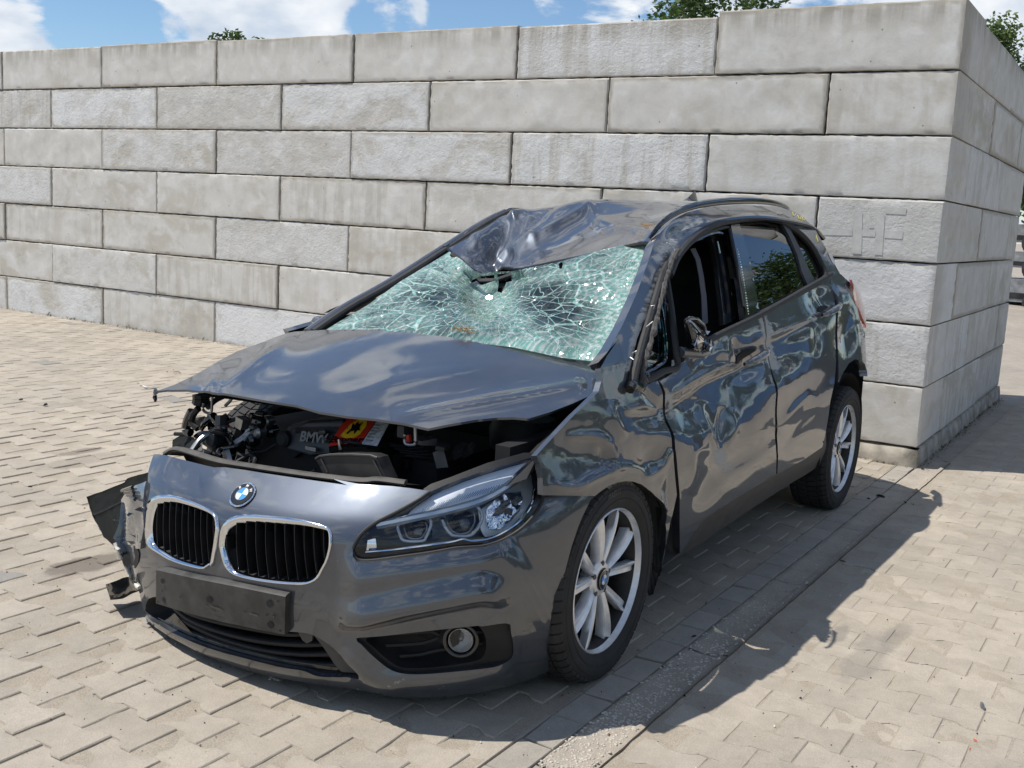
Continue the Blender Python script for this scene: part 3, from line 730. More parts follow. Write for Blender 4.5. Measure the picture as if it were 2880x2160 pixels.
mb = MB()
def strip_box(mb, p0, p1, wd, z0, z1, ax, out):
    pass
V = []; n = 90
def wp(s, t, z, o=0.0, o2=0.0): return (WX+A3[0]*s+B3[0]*t+NF[0]*o+NS[0]*o2, WY+A3[1]*s+B3[1]*t+NF[1]*o+NS[1]*o2, z)
rows = []
for i in range(n+1):
    s = 8*(1-i/n)**1.0; j = noise.noise(Vector((s*5, 0, 0)))*.018
    rows.append([wp(s, 0, -.02, .012+j), wp(s, 0, .045, .008+j*.6), wp(s, 0, WP-.012+j*.3, -.002+j*.4), wp(s, 0, WP-.004, -.06)])
for i in range(41):
    t = 3.75*i/40; j = noise.noise(Vector((0, t*5, 0)))*.014
    rows.append([wp(0, t, -.02, 0, .012+j), wp(0, t, .045, 0, .008+j), wp(0, t, WP-.012+j*.3, 0, -.002+j), wp(0, t, WP-.004, 0, -.06)])
link('plinth', mesh('plinth', *grid(rows)), M['plinth'], wallo)
core = MB(); 
core.box((WX-.40, WY-8.2, WP/2+1.28), (.60, 15.6, 2.4)); core.box((WX-1.85, WY-.42, 1.3), (3.3, .50, 2.4))
core.build('core', M['dark'], wallo)
# soil, dry leaves and weeds along the foot of the wall
M['weed'] = simple('weed_green', (.09, .14, .035), .7); M['litter'] = simple('dry_litter', (.13, .085, .045), .9, var=.4, vscale=60)
mb = MB(); rg = random.Random(5)
for _ in range(1500):
    if rg.random() < .6: s, t = rg.uniform(0, 9.5), 0; o1, o2 = abs(rg.gauss(0, .018))+.012, 0
    else: s, t = 0, rg.uniform(0, 3.7); o1, o2 = 0, abs(rg.gauss(0, .03))+.01
    c = wp(s, t, .004+gz(WY-s)*(t == 0)+rg.random()*.008, o1, o2); z = rg.uniform(.003, .012); th = rg.random()*6.28
    mb.add([(c[0]+z*math.cos(th), c[1]+z*math.sin(th), c[2]), (c[0]+z*math.cos(th+2.2), c[1]+z*math.sin(th+2.2), c[2]+z*rg.random()), (c[0]+z*.6*math.cos(th+4), c[1]+z*.6*math.sin(th+4), c[2]+z*.3)], [(0, 1, 2)])
tag(mb.build('leaf_litter', M['litter']), 'brown leaf litter and soil crumbs along the foot of the block wall', 'litter', kind='stuff')
mb = MB()
def tuft(mb, c, n, h, spread, rg):
    for _ in range(n):
        th = rg.random()*6.28; l = h*rg.uniform(.5, 1); dx, dy = math.cos(th)*spread*rg.random(), math.sin(th)*spread*rg.random(); w = .0022
        mb.add([(c[0]-w*math.sin(th), c[1]+w*math.cos(th), c[2]), (c[0]+w*math.sin(th), c[1]-w*math.cos(th), c[2]), (c[0]+dx*.6, c[1]+dy*.6, c[2]+l*.7), (c[0]+dx*1.4, c[1]+dy*1.4, c[2]+l)], [(0, 1, 2), (0, 2, 3)])
for _ in range(60):
    s = rg.uniform(0, 9); tuft(mb, wp(s, 0, gz(WY-s), .02), rg.randrange(3, 9), rg.uniform(.01, .05), .02, rg)
for _ in range(26): tuft(mb, wp(0, rg.uniform(0, 3.6), 0, 0, .02), rg.randrange(4, 10), rg.uniform(.01, .04), .02, rg)
for p in [k5(2050, 1250)]: pass
for (x, y) in [(2510, 1352), (2570, 1420), (1000, 2010), (2660, 1300), (1985, 1700)]:
    c = gp(x, y); tuft(mb, c, 6, .012, .03, rg)
tag(mb.build('weeds', M['weed']), 'small green weeds in the joints at the foot of the wall', 'weeds', kind='stuff')

# old marks on the blocks: painted strokes gone faint near the corner, a drip-edged stain on the top corner block
M['mark'] = simple('faded_paint_mark', (.54, .525, .49), .9, bump=.3, bscale=60, var=.12, vscale=20); M['stain'] = simple('damp_stain', (.43, .40, .34), .92, bump=.6, bscale=50, var=.18, vscale=12)
kc = K(2300, 500, .5426); kt_ = K(2200, 0, .30741)
def wallpoly(name, pts, off, mat):
    P = list(hit(pts, lambda Q: (Q[:, 0]-WX)*NF[0]+(Q[:, 1]-WY)*NF[1]-off, 4.0, 12.0)); return link(name, mesh(name, [tuple(p) for p in P], [tuple(range(len(P)))], False), mat, wallo)
for q in (((345, 152), (462, 158), (455, 192), (350, 186)), ((12, 266), (178, 268), (178, 300), (14, 297)), ((230, 270), (300, 272), (300, 306), (230, 303)), ((346, 273), (443, 277), (438, 318), (344, 312)), ((182, 175), (232, 178), (226, 396), (178, 392)), ((236, 182), (262, 182), (290, 262), (268, 262)), ((303, 188), (348, 190), (334, 402), (292, 398))):
    wallpoly('paint_mark', [kc(*p) for p in q], .0022, M['mark'])
# ---------------------------------------------------------------- trees
def leafmat(name, a, b_):
    m, n, bs = newmat(name); bs.inputs['Roughness'].default_value = .6
    oi = N(n, 'ShaderNodeAttribute', attribute_name='rnd'); mx = N(n, 'ShaderNodeMix', data_type='RGBA'); mx.inputs[6].default_value = (*a, 1); mx.inputs[7].default_value = (*b_, 1)
    n.links.new(oi.outputs['Fac'], mx.inputs[0]); n.links.new(mx.outputs[2], bs.inputs['Base Color'])
    tr = N(n, 'ShaderNodeBsdfTranslucent'); n.links.new(mx.outputs[2], tr.inputs['Color']); ms = N(n, 'ShaderNodeMixShader'); ms.inputs[0].default_value = .35
    out = [q for q in n.nodes if q.type == 'OUTPUT_MATERIAL'][0]; n.links.new(bs.outputs[0], ms.inputs[1]); n.links.new(tr.outputs[0], ms.inputs[2]); n.links.new(ms.outputs[0], out.inputs['Surface'])
    return m
M['leaf'] = leafmat('leaf_green', (.035, .075, .018), (.10, .16, .04)); M['leaf2'] = leafmat('leaf_light', (.06, .11, .03), (.17, .23, .07))
M['bark'] = simple('bark', (.09, .07, .05), .9, bump=.8, bscale=40, var=.3)
def tree_meshes(h, rad, seed, nclump, nleaf, ls, trunk=.35, conical=False, ratio=1.0):
    rg = random.Random(seed); tb = MB(); top = h*.8
    pts = [(rg.uniform(-.04, .04)*i, rg.uniform(-.04, .04)*i, top*i/6) for i in range(7)]
    tb.tube(pts, [h*.022*(1-i/7.5) for i in range(7)], 9)
    V = []; F = []; RV = []
    for c in range(nclump):
        while True:
            q = np.array([rg.uniform(-1, 1), rg.uniform(-1, 1), rg.uniform(-1, 1)])
            if q@q < 1 and q@q > .12: break
        cz = trunk*h+(h-trunk*h)*(.5+.5*q[2]); wz = (1-(cz/h)**1.5)*1.3 if conical else 1
        cc = np.array([q[0]*rad*wz, q[1]*rad*wz, cz]); cr_ = rad*rg.uniform(.14, .30)
        if c % 3 == 0:
            b = pts[min(6, int(6*min(.95, cz*.75/top)))]; tb.tube([b, tuple((np.array(b)+cc)/2+np.array([0, 0, .03*h])), tuple(cc)], [h*.008, h*.005, h*.002], 5)
        for _ in range(nleaf):
            v = np.array([rg.gauss(0, 1), rg.gauss(0, 1), rg.gauss(0, .8)]); v *= cr_*rg.random()**.4/np.linalg.norm(v)
            p = cc+v; a = np.array([rg.gauss(0, 1), rg.gauss(0, 1), rg.gauss(0, .6)]); a /= np.linalg.norm(a); b = np.cross(a, [rg.gauss(0, 1), rg.gauss(0, 1), rg.gauss(0, 1)]); b /= np.linalg.norm(b)+1e-9
            s = ls*rg.uniform(.6, 1.3); k = len(V); V += [tuple(p-a*s), tuple(p-b*s*.5), tuple(p+a*s), tuple(p+b*s*.5)]; F.append((k, k+1, k+2, k+3)); RV += [rg.random()]*4
    me = mesh('crown', V, F, False); attr_rnd(me, RV); tm = mesh('trunk', tb.V, tb.F)
    return tm, me
def tree(loc, rz, meshes, label, leaf='leaf', group=None, name='leafy_tree'):
    t = empty(name, loc); tag(t, label, 'tree', group)
    for nm, me, mt in (('trunk', meshes[0], M['bark']), ('crown', meshes[1], M[leaf])):
        o = bpy.data.objects.new(nm, me); COL.objects.link(o); o.parent = t
        if not me.materials: me.materials.append(mt)
    t.rotation_euler = (0, 0, rz); return t
def place_behind(px_, y_top, dist_, h):
    """tree of height h whose crown top stands at the pixel, dist_ metres along the view"""
    v = rays((px_, y_top))[0]; p = CAMP+v*dist_; return (p[0], p[1], p[2]-h)
tA = tree_meshes(9.0, 3.0, 11, 130, 110, .10); tB = tree_meshes(8.0, 2.2, 12, 90, 110, .10); tC = tree_meshes(7.0, 1.9, 13, 90, 100, .07, conical=True, trunk=.15)
def bt(px_, y_top, dist_, meshes, h, label, leaf='leaf', rz=0.0):
    p = place_behind(px_, y_top, dist_, h); s = (p[2]+h)/h
    t = tree((p[0], p[1], 0), rz, meshes, label, leaf); t.scale = (s, s, s); return t
bt(2035, -48, 52, tA, 9.0, 'large dark green tree rising over the highest wall block', rz=1.0)
bt(668, 82, 48, tB, 8.0, 'small tree tip just showing over the left part of the wall', rz=.4)
bt(2820, 28, 30, tC, 7.0, 'light green pointed tree beyond the right end of the wall', 'leaf2', rz=.2)
bt(3010, 120, 22, tB, 8.0, 'bushy tree at the right edge beyond the wall', 'leaf2', rz=2.2)
# trees across the yard, to the car's left: the car's paint and glass mirror them
for i, (x, y, h_, lb) in enumerate([(-15.4, 4.5, 4.9, 'round-crowned yard tree mirrored in the rear door glass'), (-19, 8.2, 5.2, 'yard tree behind the far part of the hedge'), (-17, 12, 5.6, 'yard tree past the corner of the hedge'), (-11, 15, 5.5, 'yard tree at the near end of the hedge'),
                                  (-4.5, 15.5, 5.0, 'leafy tree straight across the yard from the car'), (2, 16, 6.2, 'tallest leafy tree across the yard'), (8, 15, 5.4, 'leafy tree across the yard towards the sun side')]):
    k_ = (tA, tB)[i % 2]; s = h_/(9.0, 8.0)[i % 2]; t = tree((x, y, 0), i*1.3, k_, lb); t.scale = (s*1.1, s*1.1, s)
rg = random.Random(44); V = []; F = []; RV = []
for _ in range(15000):
    t = rg.random(); x, y = (-17.5+2.5*t, 3.4+8.8*t) if rg.random() < .6 else (-15.0+22*t, 12.2+1.0*math.sin(t*9))
    top = 1.25+.35*math.sin(x*1.7+y)+.3*math.sin(x*4.1); p = np.array([x+rg.gauss(0, .35), y+rg.gauss(0, .35), top*rg.random()**.8]); a_ = np.array([rg.gauss(0, 1), rg.gauss(0, 1), rg.gauss(0, .7)]); a_ /= np.linalg.norm(a_); c_ = np.cross(a_, [rg.gauss(0, 1), rg.gauss(0, 1), rg.gauss(0, 1)]); c_ /= np.linalg.norm(c_)+1e-9
    q = .13; k = len(V); V += [tuple(p-a_*q), tuple(p-c_*q*.6), tuple(p+a_*q), tuple(p+c_*q*.6)]; F.append((k, k+1, k+2, k+3)); RV += [rg.random()]*4
me = mesh('hedge', V, F, False); attr_rnd(me, RV); tag(link('hedge', me, M['leaf']), 'long dark green hedge bounding the yard, mirrored in the car doors', 'hedge', kind='stuff')
# a blue skip added out of view, for a blue reflection in the car
cuboid = tag(empty('mirrored_cuboid', (-13.2, 6.6, 0)), 'unseen added blue skip before the hedge, mirrored as a blue patch in the car', 'cuboid')
mb = MB(); mb.box((-13.2, 6.6, .75), (1.7, 3.4, 1.1), taper=1.12); mb.build('body', simple('cuboid_blue', (.02, .16, .42), .5, var=.3), cuboid)
for k in range(6): mb = MB(); mb.box((-12.30, 5.2+k*.56, .75), (.08, .08, 1.1)); mb.build('rib', M['wheel_blue'] if 'wheel_blue' in M else simple('cuboid_rib', (.02, .13, .36), .5) if 'cuboid_rib' not in bpy.data.materials else bpy.data.materials['cuboid_rib'], cuboid)
# stacked wrecks far off at the right edge
M['wreckgrey'] = simple('wreck_grey', (.33, .34, .35), .4, .3, var=.4, vscale=6); M['wreckblack'] = simple('wreck_black', (.03, .03, .032), .5, var=.5, vscale=8)
def wreck(dist_, ybot, ytop, label, seed):
    vb = rays((2812, 862))[0]; dist_ = -CZ/vb[2]+(dist_-22)*.3; base = CAMP+rays((2812, ybot))[0]*dist_; top = CAMP+rays((2812, ytop))[0]*dist_; h = top[2]-base[2]; rg = random.Random(seed)
    t = empty('scrap_car', tuple(base)); tag(t, label, 'scrap car')
    X = np.array([.0, 1.0]); 
    def pt(u, w, z): return (base[0]-.2+w, base[1]+u, base[2]+z*h)
    b = MB()
    prof = [(-.2, .10), (-.25, .45), (-.15, .75), (.9, .80), (1.5, .98), (3.0, 1.0), (3.6, .62), (4.2, .55), (4.25, .2), (3.6, .14), (1.0, .14)]
    for w in (0, 1.5): b.V += [pt(u, -w, z) for u, z in prof]
    n = len(prof); b.F.append(tuple(range(n))); b.F.append(tuple(range(2*n-1, n-1, -1))); b.F += [(i, (i+1) % n, n+(i+1) % n, n+i) for i in range(n)]
    b.build('body', M['wreckgrey'], t)
    b = MB(); b.add([pt(1.15, .01, .62), pt(1.6, .01, .93), pt(2.9, .01, .94), pt(3.3, .01, .62)], [(0, 1, 2, 3)]); b.add([pt(-.24, .01, .2), pt(-.24, .01, .38), pt(4.2, .01, .38), pt(4.2, .01, .22)], [(0, 1, 2, 3)]); b.build('window', M['wreckblack'], t)
    for u in (.7, 3.4):
        b = MB(); b.lathe([(-.1, .05), (-.1, .18), (-.08, .28), (.08, .28), (.1, .18), (.1, .05)], pt(u, .03, .12), 20, axis='x'); b.build('wheel', M['wreckblack'], t)
wreck(22, 858, 760, 'grey scrap car at the bottom of the far stack right of the wall', 1)
wreck(22.2, 758, 690, 'silver scrap car in the middle of the far stack right of the wall', 2)
wreck(22.4, 688, 610, 'pale scrap car on top of the far stack right of the wall', 3)
# ================================================================ THE WRECKED CAR
car = tag(empty('wrecked_car', (-1.33, 0, 0)), 'wrecked dark grey hatchback with crazed windscreen, dented roof and raised bonnet, before the wall', 'car')
def px_(k, *pts): return [k(*p) for p in pts]

# ---- side skin damage, written in photo pixels on the door skin: metres pushed along the outward normal
def side_disp(P, P3):
    v = np.zeros(len(P))
    def dent(c, rx, ry, a, ang=0):
        q = P-np.array(c); co, si = math.cos(ang), math.sin(ang); u = (q[:, 0]*co+q[:, 1]*si)/rx; w = (-q[:, 0]*si+q[:, 1]*co)/ry; r2 = u*u+w*w
        return a*np.exp(-r2*1.1)*(1-.35*r2)                     # hollow with a raised rim
    def fold(line, w, a):
        d, s_, f = segdist(P, crv(line, 26)); k = np.sin(np.clip(f, 0, 1)*math.pi)**.6; return a*k/(1+(d/w)**2)**.8
    # front door: long buckle line from the wing to the handle and the big hollow below it
    v += dent(k5(1010, 900), 150, 80, -.026, -.45) + dent(k5(1085, 1120), 85, 150, -.032, .22) + dent(k5(840, 1090), 75, 60, -.024, .1)
    v += fold(px_(k5, (680, 985), (760, 930), (850, 870), (930, 830), (1010, 800), (1100, 765), (1200, 760)), 9, .020)
    v += fold(px_(k5, (660, 1120), (740, 1040), (850, 960), (1000, 870), (1160, 800)), 16, -.010)
    v += fold(px_(k5, (945, 1010), (940, 1120), (975, 1250), (1020, 1360)), 11, .016) + fold(px_(k5, (1090, 1050), (1060, 1180), (1030, 1340)), 7, -.014) + fold(px_(k5, (1120, 1060), (1150, 1170), (1090, 1330)), 10, .009)
    v += dent(k5(1215, 790), 60, 36, -.022, -.5) + fold(px_(k5, (1095, 590), (1140, 680), (1180, 750)), 7, -.012) + fold(px_(k5, (1010, 640), (1060, 700), (1100, 760)), 12, .008)
    v += fold(px_(k5, (820, 800), (880, 740), (960, 660), (1060, 590)), 22, -.007)
    v += fold(px_(k5, (820, 1640), (840, 1520), (830, 1400), (870, 1340), (960, 1340)), 13, .010) + dent(k5(1130, 1430), 130, 34, -.010, -.62) + dent(k5(900, 1560), 40, 90, -.010, .3)
    v += fold(px_(k5, (980, 1600), (1100, 1500), (1250, 1410), (1390, 1290)), 12, .008)
    # rear door
    v += fold(px_(k5, (1300, 600), (1420, 545), (1560, 480), (1650, 440)), 10, .013) + dent(k5(1470, 560), 110, 30, -.012, -.45)
    v += dent(k5(1450, 700), 60, 60, -.016, .2) + dent(k5(1540, 1020), 130, 60, -.018, -.75) + fold(px_(k5, (1395, 1230), (1480, 1120), (1640, 950)), 14, .008)
    v += fold(px_(k5, (1395, 1370), (1540, 1190), (1690, 1060)), 12, -.008) + dent(k5(1690, 340), 44, 40, -.026) + fold(px_(k5, (1615, 290), (1670, 350), (1700, 410)), 6, .012)
    v += fold(px_(k5, (1640, 500), (1655, 620), (1640, 720)), 9, -.010) + fold(px_(k5, (1325, 500), (1350, 620), (1382, 760), (1385, 900)), 7, -.012) + dent(k5(1850, 560), 40, 90, -.018)
    # wing
    v += dent(k4(520, 160), 110, 85, -.020, .3) + fold(px_(k4, (400, 60), (560, 55), (650, 100), (690, 200), (650, 280)), 10, .012) + fold(px_(k4, (615, 110), (640, 190), (655, 270)), 6, -.012)
    v += fold(px_(k4, (290, 330), (450, 350), (600, 290), (720, 238), (830, 255), (880, 300)), 8, .011) + dent(k4(900, 190), 60, 60, -.020, .2) + fold(px_(k4, (850, 310), (960, 240), (1020, 130)), 9, .012)
    v += fold(px_(k5, (360, 1080), (480, 1050), (620, 1060)), 8, .010) + fold(px_(k5, (280, 1010), (300, 1140), (380, 1260)), 9, .010) + dent(k5(540, 1120), 60, 40, -.016, .2) + fold(px_(k5, (480, 930), (560, 1020), (640, 1080)), 8, -.010)
    v += fold(px_(k4, (930, 400), (960, 470), (970, 560)), 9, .012) + fold(px_(k4, (1000, 240), (990, 400), (985, 600)), 8, -.008)
    e = np.clip(1-segdist(P, px_(k5, (380, 1150), (760, 1000), (1050, 900), (1330, 800)))[0]/230, 0, 1)
    v += e*.0018*nz(P3, 5.5, 3, 2, True) + .0006*nz(P3, 3, 8, 1)
    e2 = np.clip(1-segdist(P, px_(k4, (420, 200), (900, 200)))[0]/170, 0, 1); v += e2*.0016*nz(P3, 7, 21, 2, True)
    return v
def side_scuff(P):
    v = np.zeros(len(P))
    for ln, w, a in ((px_(k5, (1290, 470), (1340, 600), (1370, 700), (1390, 780)), 13, .62), (px_(k5, (1290, 590), (1420, 545), (1560, 500), (1640, 460)), 7, .5),
                     (px_(k5, (690, 980), (720, 1060), (700, 1120)), 16, .5), (px_(k5, (720, 960), (850, 900), (1000, 800), (1130, 760)), 5, .5), (px_(k5, (1020, 1370), (1060, 1450)), 22, .5),
                     (px_(k5, (1150, 590), (1160, 700)), 4, .4), (px_(k5, (1380, 1000), (1395, 1200)), 5, .45), (px_(k5, (1390, 740), (1470, 800)), 14, .42),
                     (px_(k5, (400, 800), (450, 560), (520, 380), (600, 190), (660, 120)), 14, .50), (px_(k8, (420, 620), (520, 500), (620, 380), (720, 330)), 22, .50),
                     (px_(k4, (600, 120), (700, 90)), 10, .3), (px_(k4, (560, 250), (520, 330)), 12, .35), (px_(k5, (600, 900), (660, 860), (720, 830)), 10, .45), (px_(k4, (960, 380), (985, 480)), 8, .5)):
        d, _, _ = segdist(P, crv(ln, 20)); v = np.maximum(v, 1.15*a*np.exp(-(d/(w*1.6))**2))
    return v
G = G_side
# ---- outlines (photo measurements)
seam_fd = px_(k5, (600, 880), (640, 955), (655, 1060), (665, 1150), (690, 1240), (705, 1400), (715, 1520), (728, 1640))
seam_fr = px_(k5, (1290, 440), (1318, 560), (1365, 700), (1372, 850), (1392, 960), (1394, 1150), (1388, 1330), (1388, 1500))
seam_rq = px_(k5, (1745, 210), (1790, 330), (1800, 420), (1800, 650), (1792, 780))
arch_r = px_(k5, (1792, 780), (1775, 900), (1745, 1020), (1725, 1150), (1708, 1240), (1690, 1320))
arch_f = px_(k4, (565, 405), (600, 378), (650, 345), (700, 325), (745, 317), (790, 320), (840, 338), (900, 385), (950, 440), (987, 490), (983, 600), (975, 740), (945, 850))
belt_f = px_(k5, (735, 800), (738, 735), (830, 690), (950, 605), (1200, 483), (1290, 440))
belt_r = px_(k5, (1290, 440), (1450, 345), (1600, 262), (1700, 205), (1745, 210))
def sh(pts, dx, dy): return [(x+dx, y+dy) for x, y in pts]
right = empty('x'); bpy.data.objects.remove(right)
fender_out = px_(k4, (262, 400), (262, 300), (245, 220), (225, 170)) + px_(D, (1200, 942), (1240, 897), (1270, 868), (1292, 846), (1299, 822), (1297, 795), (1312, 768), (1336, 733)) + px_(k5, (360, 740), (385, 830), (380, 940), (430, 960), (480, 930), (560, 885)) + sh(seam_fd, -4, 0) + arch_f[::-1] + px_(k4, (430, 402))
panel('fender', fender_out, [], G, 6, M['paint'], car, mirror=None, disp=side_disp, scuff=side_scuff, thick=.02)
fe = on(crv(px_(D, (1163, 985), (1200, 942), (1240, 897), (1270, 868), (1290, 852)), 30), G, -.004)
link('fender_flange', mesh('fender_flange', *grid([[tuple(p+np.array([0, -.004, -.01])), tuple(p+np.array([0, -.03, -.07])), tuple(p+np.array([-.01, -.13, -.12])), tuple(p+np.array([-.01, -.14, -.25]))] for p in fe])), M['dark'], car)
door_out = belt_f + sh(seam_fr, -3, 0) + px_(k5, (1150, 1640), (900, 1800)) + px_(k4, (1062, 742)) + sh(seam_fd, 4, 0)[::-1] + px_(k5, (660, 850))
fdoor = panel('front_door', door_out, [], G, 6, M['paint'], car, mirror=car, cutx=9, disp=side_disp, scuff=side_scuff, thick=.03)
rdoor_out = belt_r + sh(seam_rq, -3, 0)[1:] + arch_r[1:] + px_(k5, (1560, 1410), (1388, 1500)) + sh(seam_fr, 3, 0)[::-1][1:]
rdoor = panel('rear_door', rdoor_out, [], G, 6.5, M['paint'], car, mirror=car, cutx=9, disp=side_disp, scuff=side_scuff, thick=.03)
sill_out = [(1853, 1606), (1911, 1560)] + px_(k5, (900, 1803), (1150, 1643), (1388, 1504), (1560, 1414), (1690, 1324), (1722, 1180), (1724, 1416), (1600, 1500), (1480, 1572), (1250, 1720)) + [(1990, 1520)]
panel('sill', sill_out, [], G, 12, M['trim'], car, mirror=car, thick=.10, offset=-.006)
# roof side frame, rear pillar and rear quarter in one pressing, with the window opening left open
win = px_(k8, (560, 620), (620, 530), (700, 450), (800, 380), (900, 340), (1020, 315), (1100, 305), (1250, 300), (1380, 325), (1460, 370), (1550, 440), (1620, 520), (1680, 620), (1722, 720), (1722, 790), (1640, 845), (1200, 1090)) + px_(k5, (1180, 500), (950, 612), (830, 692), (735, 745), (735, 800), (600, 875), (480, 925), (385, 935), (410, 780), (455, 600), (540, 390), (610, 200), (660, 120))
frame_old = px_(D, (1292, 783), (1310, 765), (1346, 700), (1377, 630), (1402, 560), (1413, 522), (1428, 500), (1452, 476), (1482, 459), (1530, 447), (1600, 442), (1690, 447), (1706, 452), (1735, 468), (1762, 498), (1791, 548), (1814, 590), (1838, 612)) + px_(k5, (1880, 215), (1905, 290), (1925, 400), (1950, 500), (1975, 560), (1980, 700), (1985, 800), (1990, 860), (1985, 790), (1950, 742), (1910, 735), (1870, 762), (1830, 820), (1800, 880)) + sh(seam_rq, 3, 0)[::-1] + px_(k5, (1700, 200), (1290, 435), (950, 598), (830, 686), (733, 735), (720, 812), (600, 886), (480, 934), (380, 946), (360, 745)) + [D(1336, 733)]
frame_out2 = px_(D, (1292, 783), (1310, 765), (1346, 700), (1377, 630), (1402, 560), (1413, 522), (1428, 500), (1452, 476), (1482, 459), (1530, 447), (1600, 442), (1690, 447), (1706, 452), (1735, 468), (1762, 498), (1791, 548), (1814, 590), (1838, 612)) + px_(k5, (1880, 215), (1905, 290), (1925, 400), (1950, 500), (1972, 560), (1980, 700), (1986, 800), (1990, 850), (1975, 770), (1950, 742), (1910, 735), (1870, 762), (1830, 820), (1797, 890), (1797, 650), (1797, 420), (1787, 330), (1742, 208)) + px_(k8, (1722, 790), (1722, 720), (1680, 620), (1620, 520), (1550, 440), (1460, 370), (1380, 325), (1250, 300), (1100, 305), (1020, 315), (900, 340), (800, 380), (700, 450), (620, 530), (560, 620)) + px_(k5, (660, 120), (610, 200), (540, 390), (455, 600), (410, 780), (385, 935), (360, 745)) + [D(1336, 733)]
def frame_disp(P, P3):
    v = .0012*nz(P3, 8, 4, 3)
    v += ridge(P, px_(k8, (520, 470), (640, 380), (760, 330)), 12, -.008) + gauss(P, k8(560, 420), 26, 14, -.010, -.7)
    v += gauss(P, k5(1750, 240), 26, 22, -.014) + ridge(P, px_(k5, (1760, 200), (1800, 290), (1880, 300)), 8, .010) + gauss(P, k5(1860, 560), 24, 50, -.020)
    v += ridge(P, px_(k5, (1780, 300), (1820, 360), (1890, 330)), 9, .008)
    return v
panel('body_side', frame_out2, [], G, 8, M['paint'], car, mirror=car, cutx=-1.75, disp=frame_disp, scuff=side_scuff, thick=.04)
# inner black window surround (seal + frame strips), built as tubes along the opening
def tube_on(name, pts, G_, off, rad, mat, parent, closed=False, n=80, flat=1.0, seg=8, smooth=True):
    P2 = crv(pts, n, closed); P = on(P2, G_, off); b = MB(); b.tube([tuple(p) for p in P], rad, seg, closed, flat=flat); return b.build(name, mat, parent, smooth=smooth)
arc = px_(k8, (505, 760), (560, 630), (620, 545), (700, 466), (800, 396), (900, 355), (1020, 331), (1100, 322), (1250, 317), (1375, 342), (1450, 385), (1540, 455), (1608, 535), (1665, 630), (1706, 722), (1706, 780), (1640, 830), (1500, 905), (1200, 1065))
tube_on('window_trim', arc, G, .002, .014, M['seal'], car, n=110)
tube_on('belt_trim', px_(k5, (738, 735), (830, 680), (950, 597), (1200, 475), (1290, 428), (1450, 338), (1600, 252), (1700, 196), (1738, 170)), G, .006, .013, M['seal'], car, n=60)
# pillars between the windows
def bar_on(name, a, b, w, G_, off, th, mat, parent, n=14):
    """flat bar lying on the skin between two photo points lists (centre line), width in pixels"""
    return panel(name, a+b[::-1], [], G_, w, mat, parent, thick=th, offset=off)
bar_on('door_pillar', px_(k8, (985, 340), (1000, 420), (1040, 620), (1075, 820), (1110, 1090)), px_(k8, (1050, 330), (1090, 470), (1140, 640), (1185, 860), (1215, 1050)), 9, G, -.004, .03, M['gloss'], car)
bar_on('frame_strip', px_(k8, (1376, 338), (1440, 450), (1500, 590), (1545, 740), (1590, 850)), px_(k8, (1420, 345), (1470, 440), (1530, 560), (1590, 700), (1650, 815)), 9, G, -.002, .025, M['trim'], car)
# glass
rg_ = px_(k8, (1050, 340), (1250, 330), (1378, 350), (1440, 455), (1500, 590), (1545, 740), (1585, 845), (1400, 940), (1215, 1040), (1185, 860), (1140, 640), (1090, 470))
panel('rear_door_glass', rg_, [], G, 22, M['sideglass'], car, mirror=car, thick=0, offset=-.012)
fg_ = px_(k8, (600, 640), (700, 500), (820, 420), (960, 380), (1010, 520), (1060, 740), (1110, 1080), (830, 1230), (600, 1320))
m_ = panel_mesh(fg_, [], G, 30, thick=0, offset=-.012)
for v_ in m_.vertices: v_.co.y = -v_.co.y; v_.co.z -= float(np.interp(v_.co.x, [-1.9, -1.5, -1.1, -.8, -.5, -.2], [0, .075, .175, .225, .14, .03]))*min(1, max(0, (v_.co.z-.95)/.3))
link('far_door_glass', m_, M['sideglass'], car)
qg = px_(k8, (1420, 370), (1500, 430), (1590, 520), (1650, 620), (1694, 730), (1690, 775), (1655, 800), (1600, 700), (1530, 560), (1470, 445))
panel('quarter_glass', qg, [], G, 22, M['sideglass'], car, mirror=car, thick=0, offset=-.012)
# inner door frame of the open front window: B pillar, belt strip, frame lip
bar_on('pillar_trim', px_(k8, (900, 400), (930, 470), (960, 640), (985, 820), (1010, 1010), (1020, 1120)), px_(k8, (985, 350), (1000, 420), (1040, 620), (1075, 820), (1105, 1085)), 10, G, -.05, .02, M['gloss'], car)
bar_on('seat_belt', px_(k8, (815, 470), (860, 560), (890, 700), (915, 860), (930, 1100)), px_(k8, (850, 460), (895, 560), (925, 700), (952, 860), (970, 1080)), 9, G, -.09, .003, simple('belt_webbing', (.10, .10, .11), .8, bump=.6, bscale=300), car)
tube_on('window_frame', px_(k8, (500, 1100), (505, 900), (520, 700), (570, 620), (640, 545), (720, 480), (820, 430), (900, 408), (940, 415)), G, -.02, .009, M['gloss'], car, n=50)
tube_on('door_seal', px_(k8, (545, 640), (640, 530), (740, 455), (850, 405), (960, 375), (985, 400), (1010, 520), (1050, 720), (1095, 1000)), G, -.008, .007, M['seal'], car, n=50)
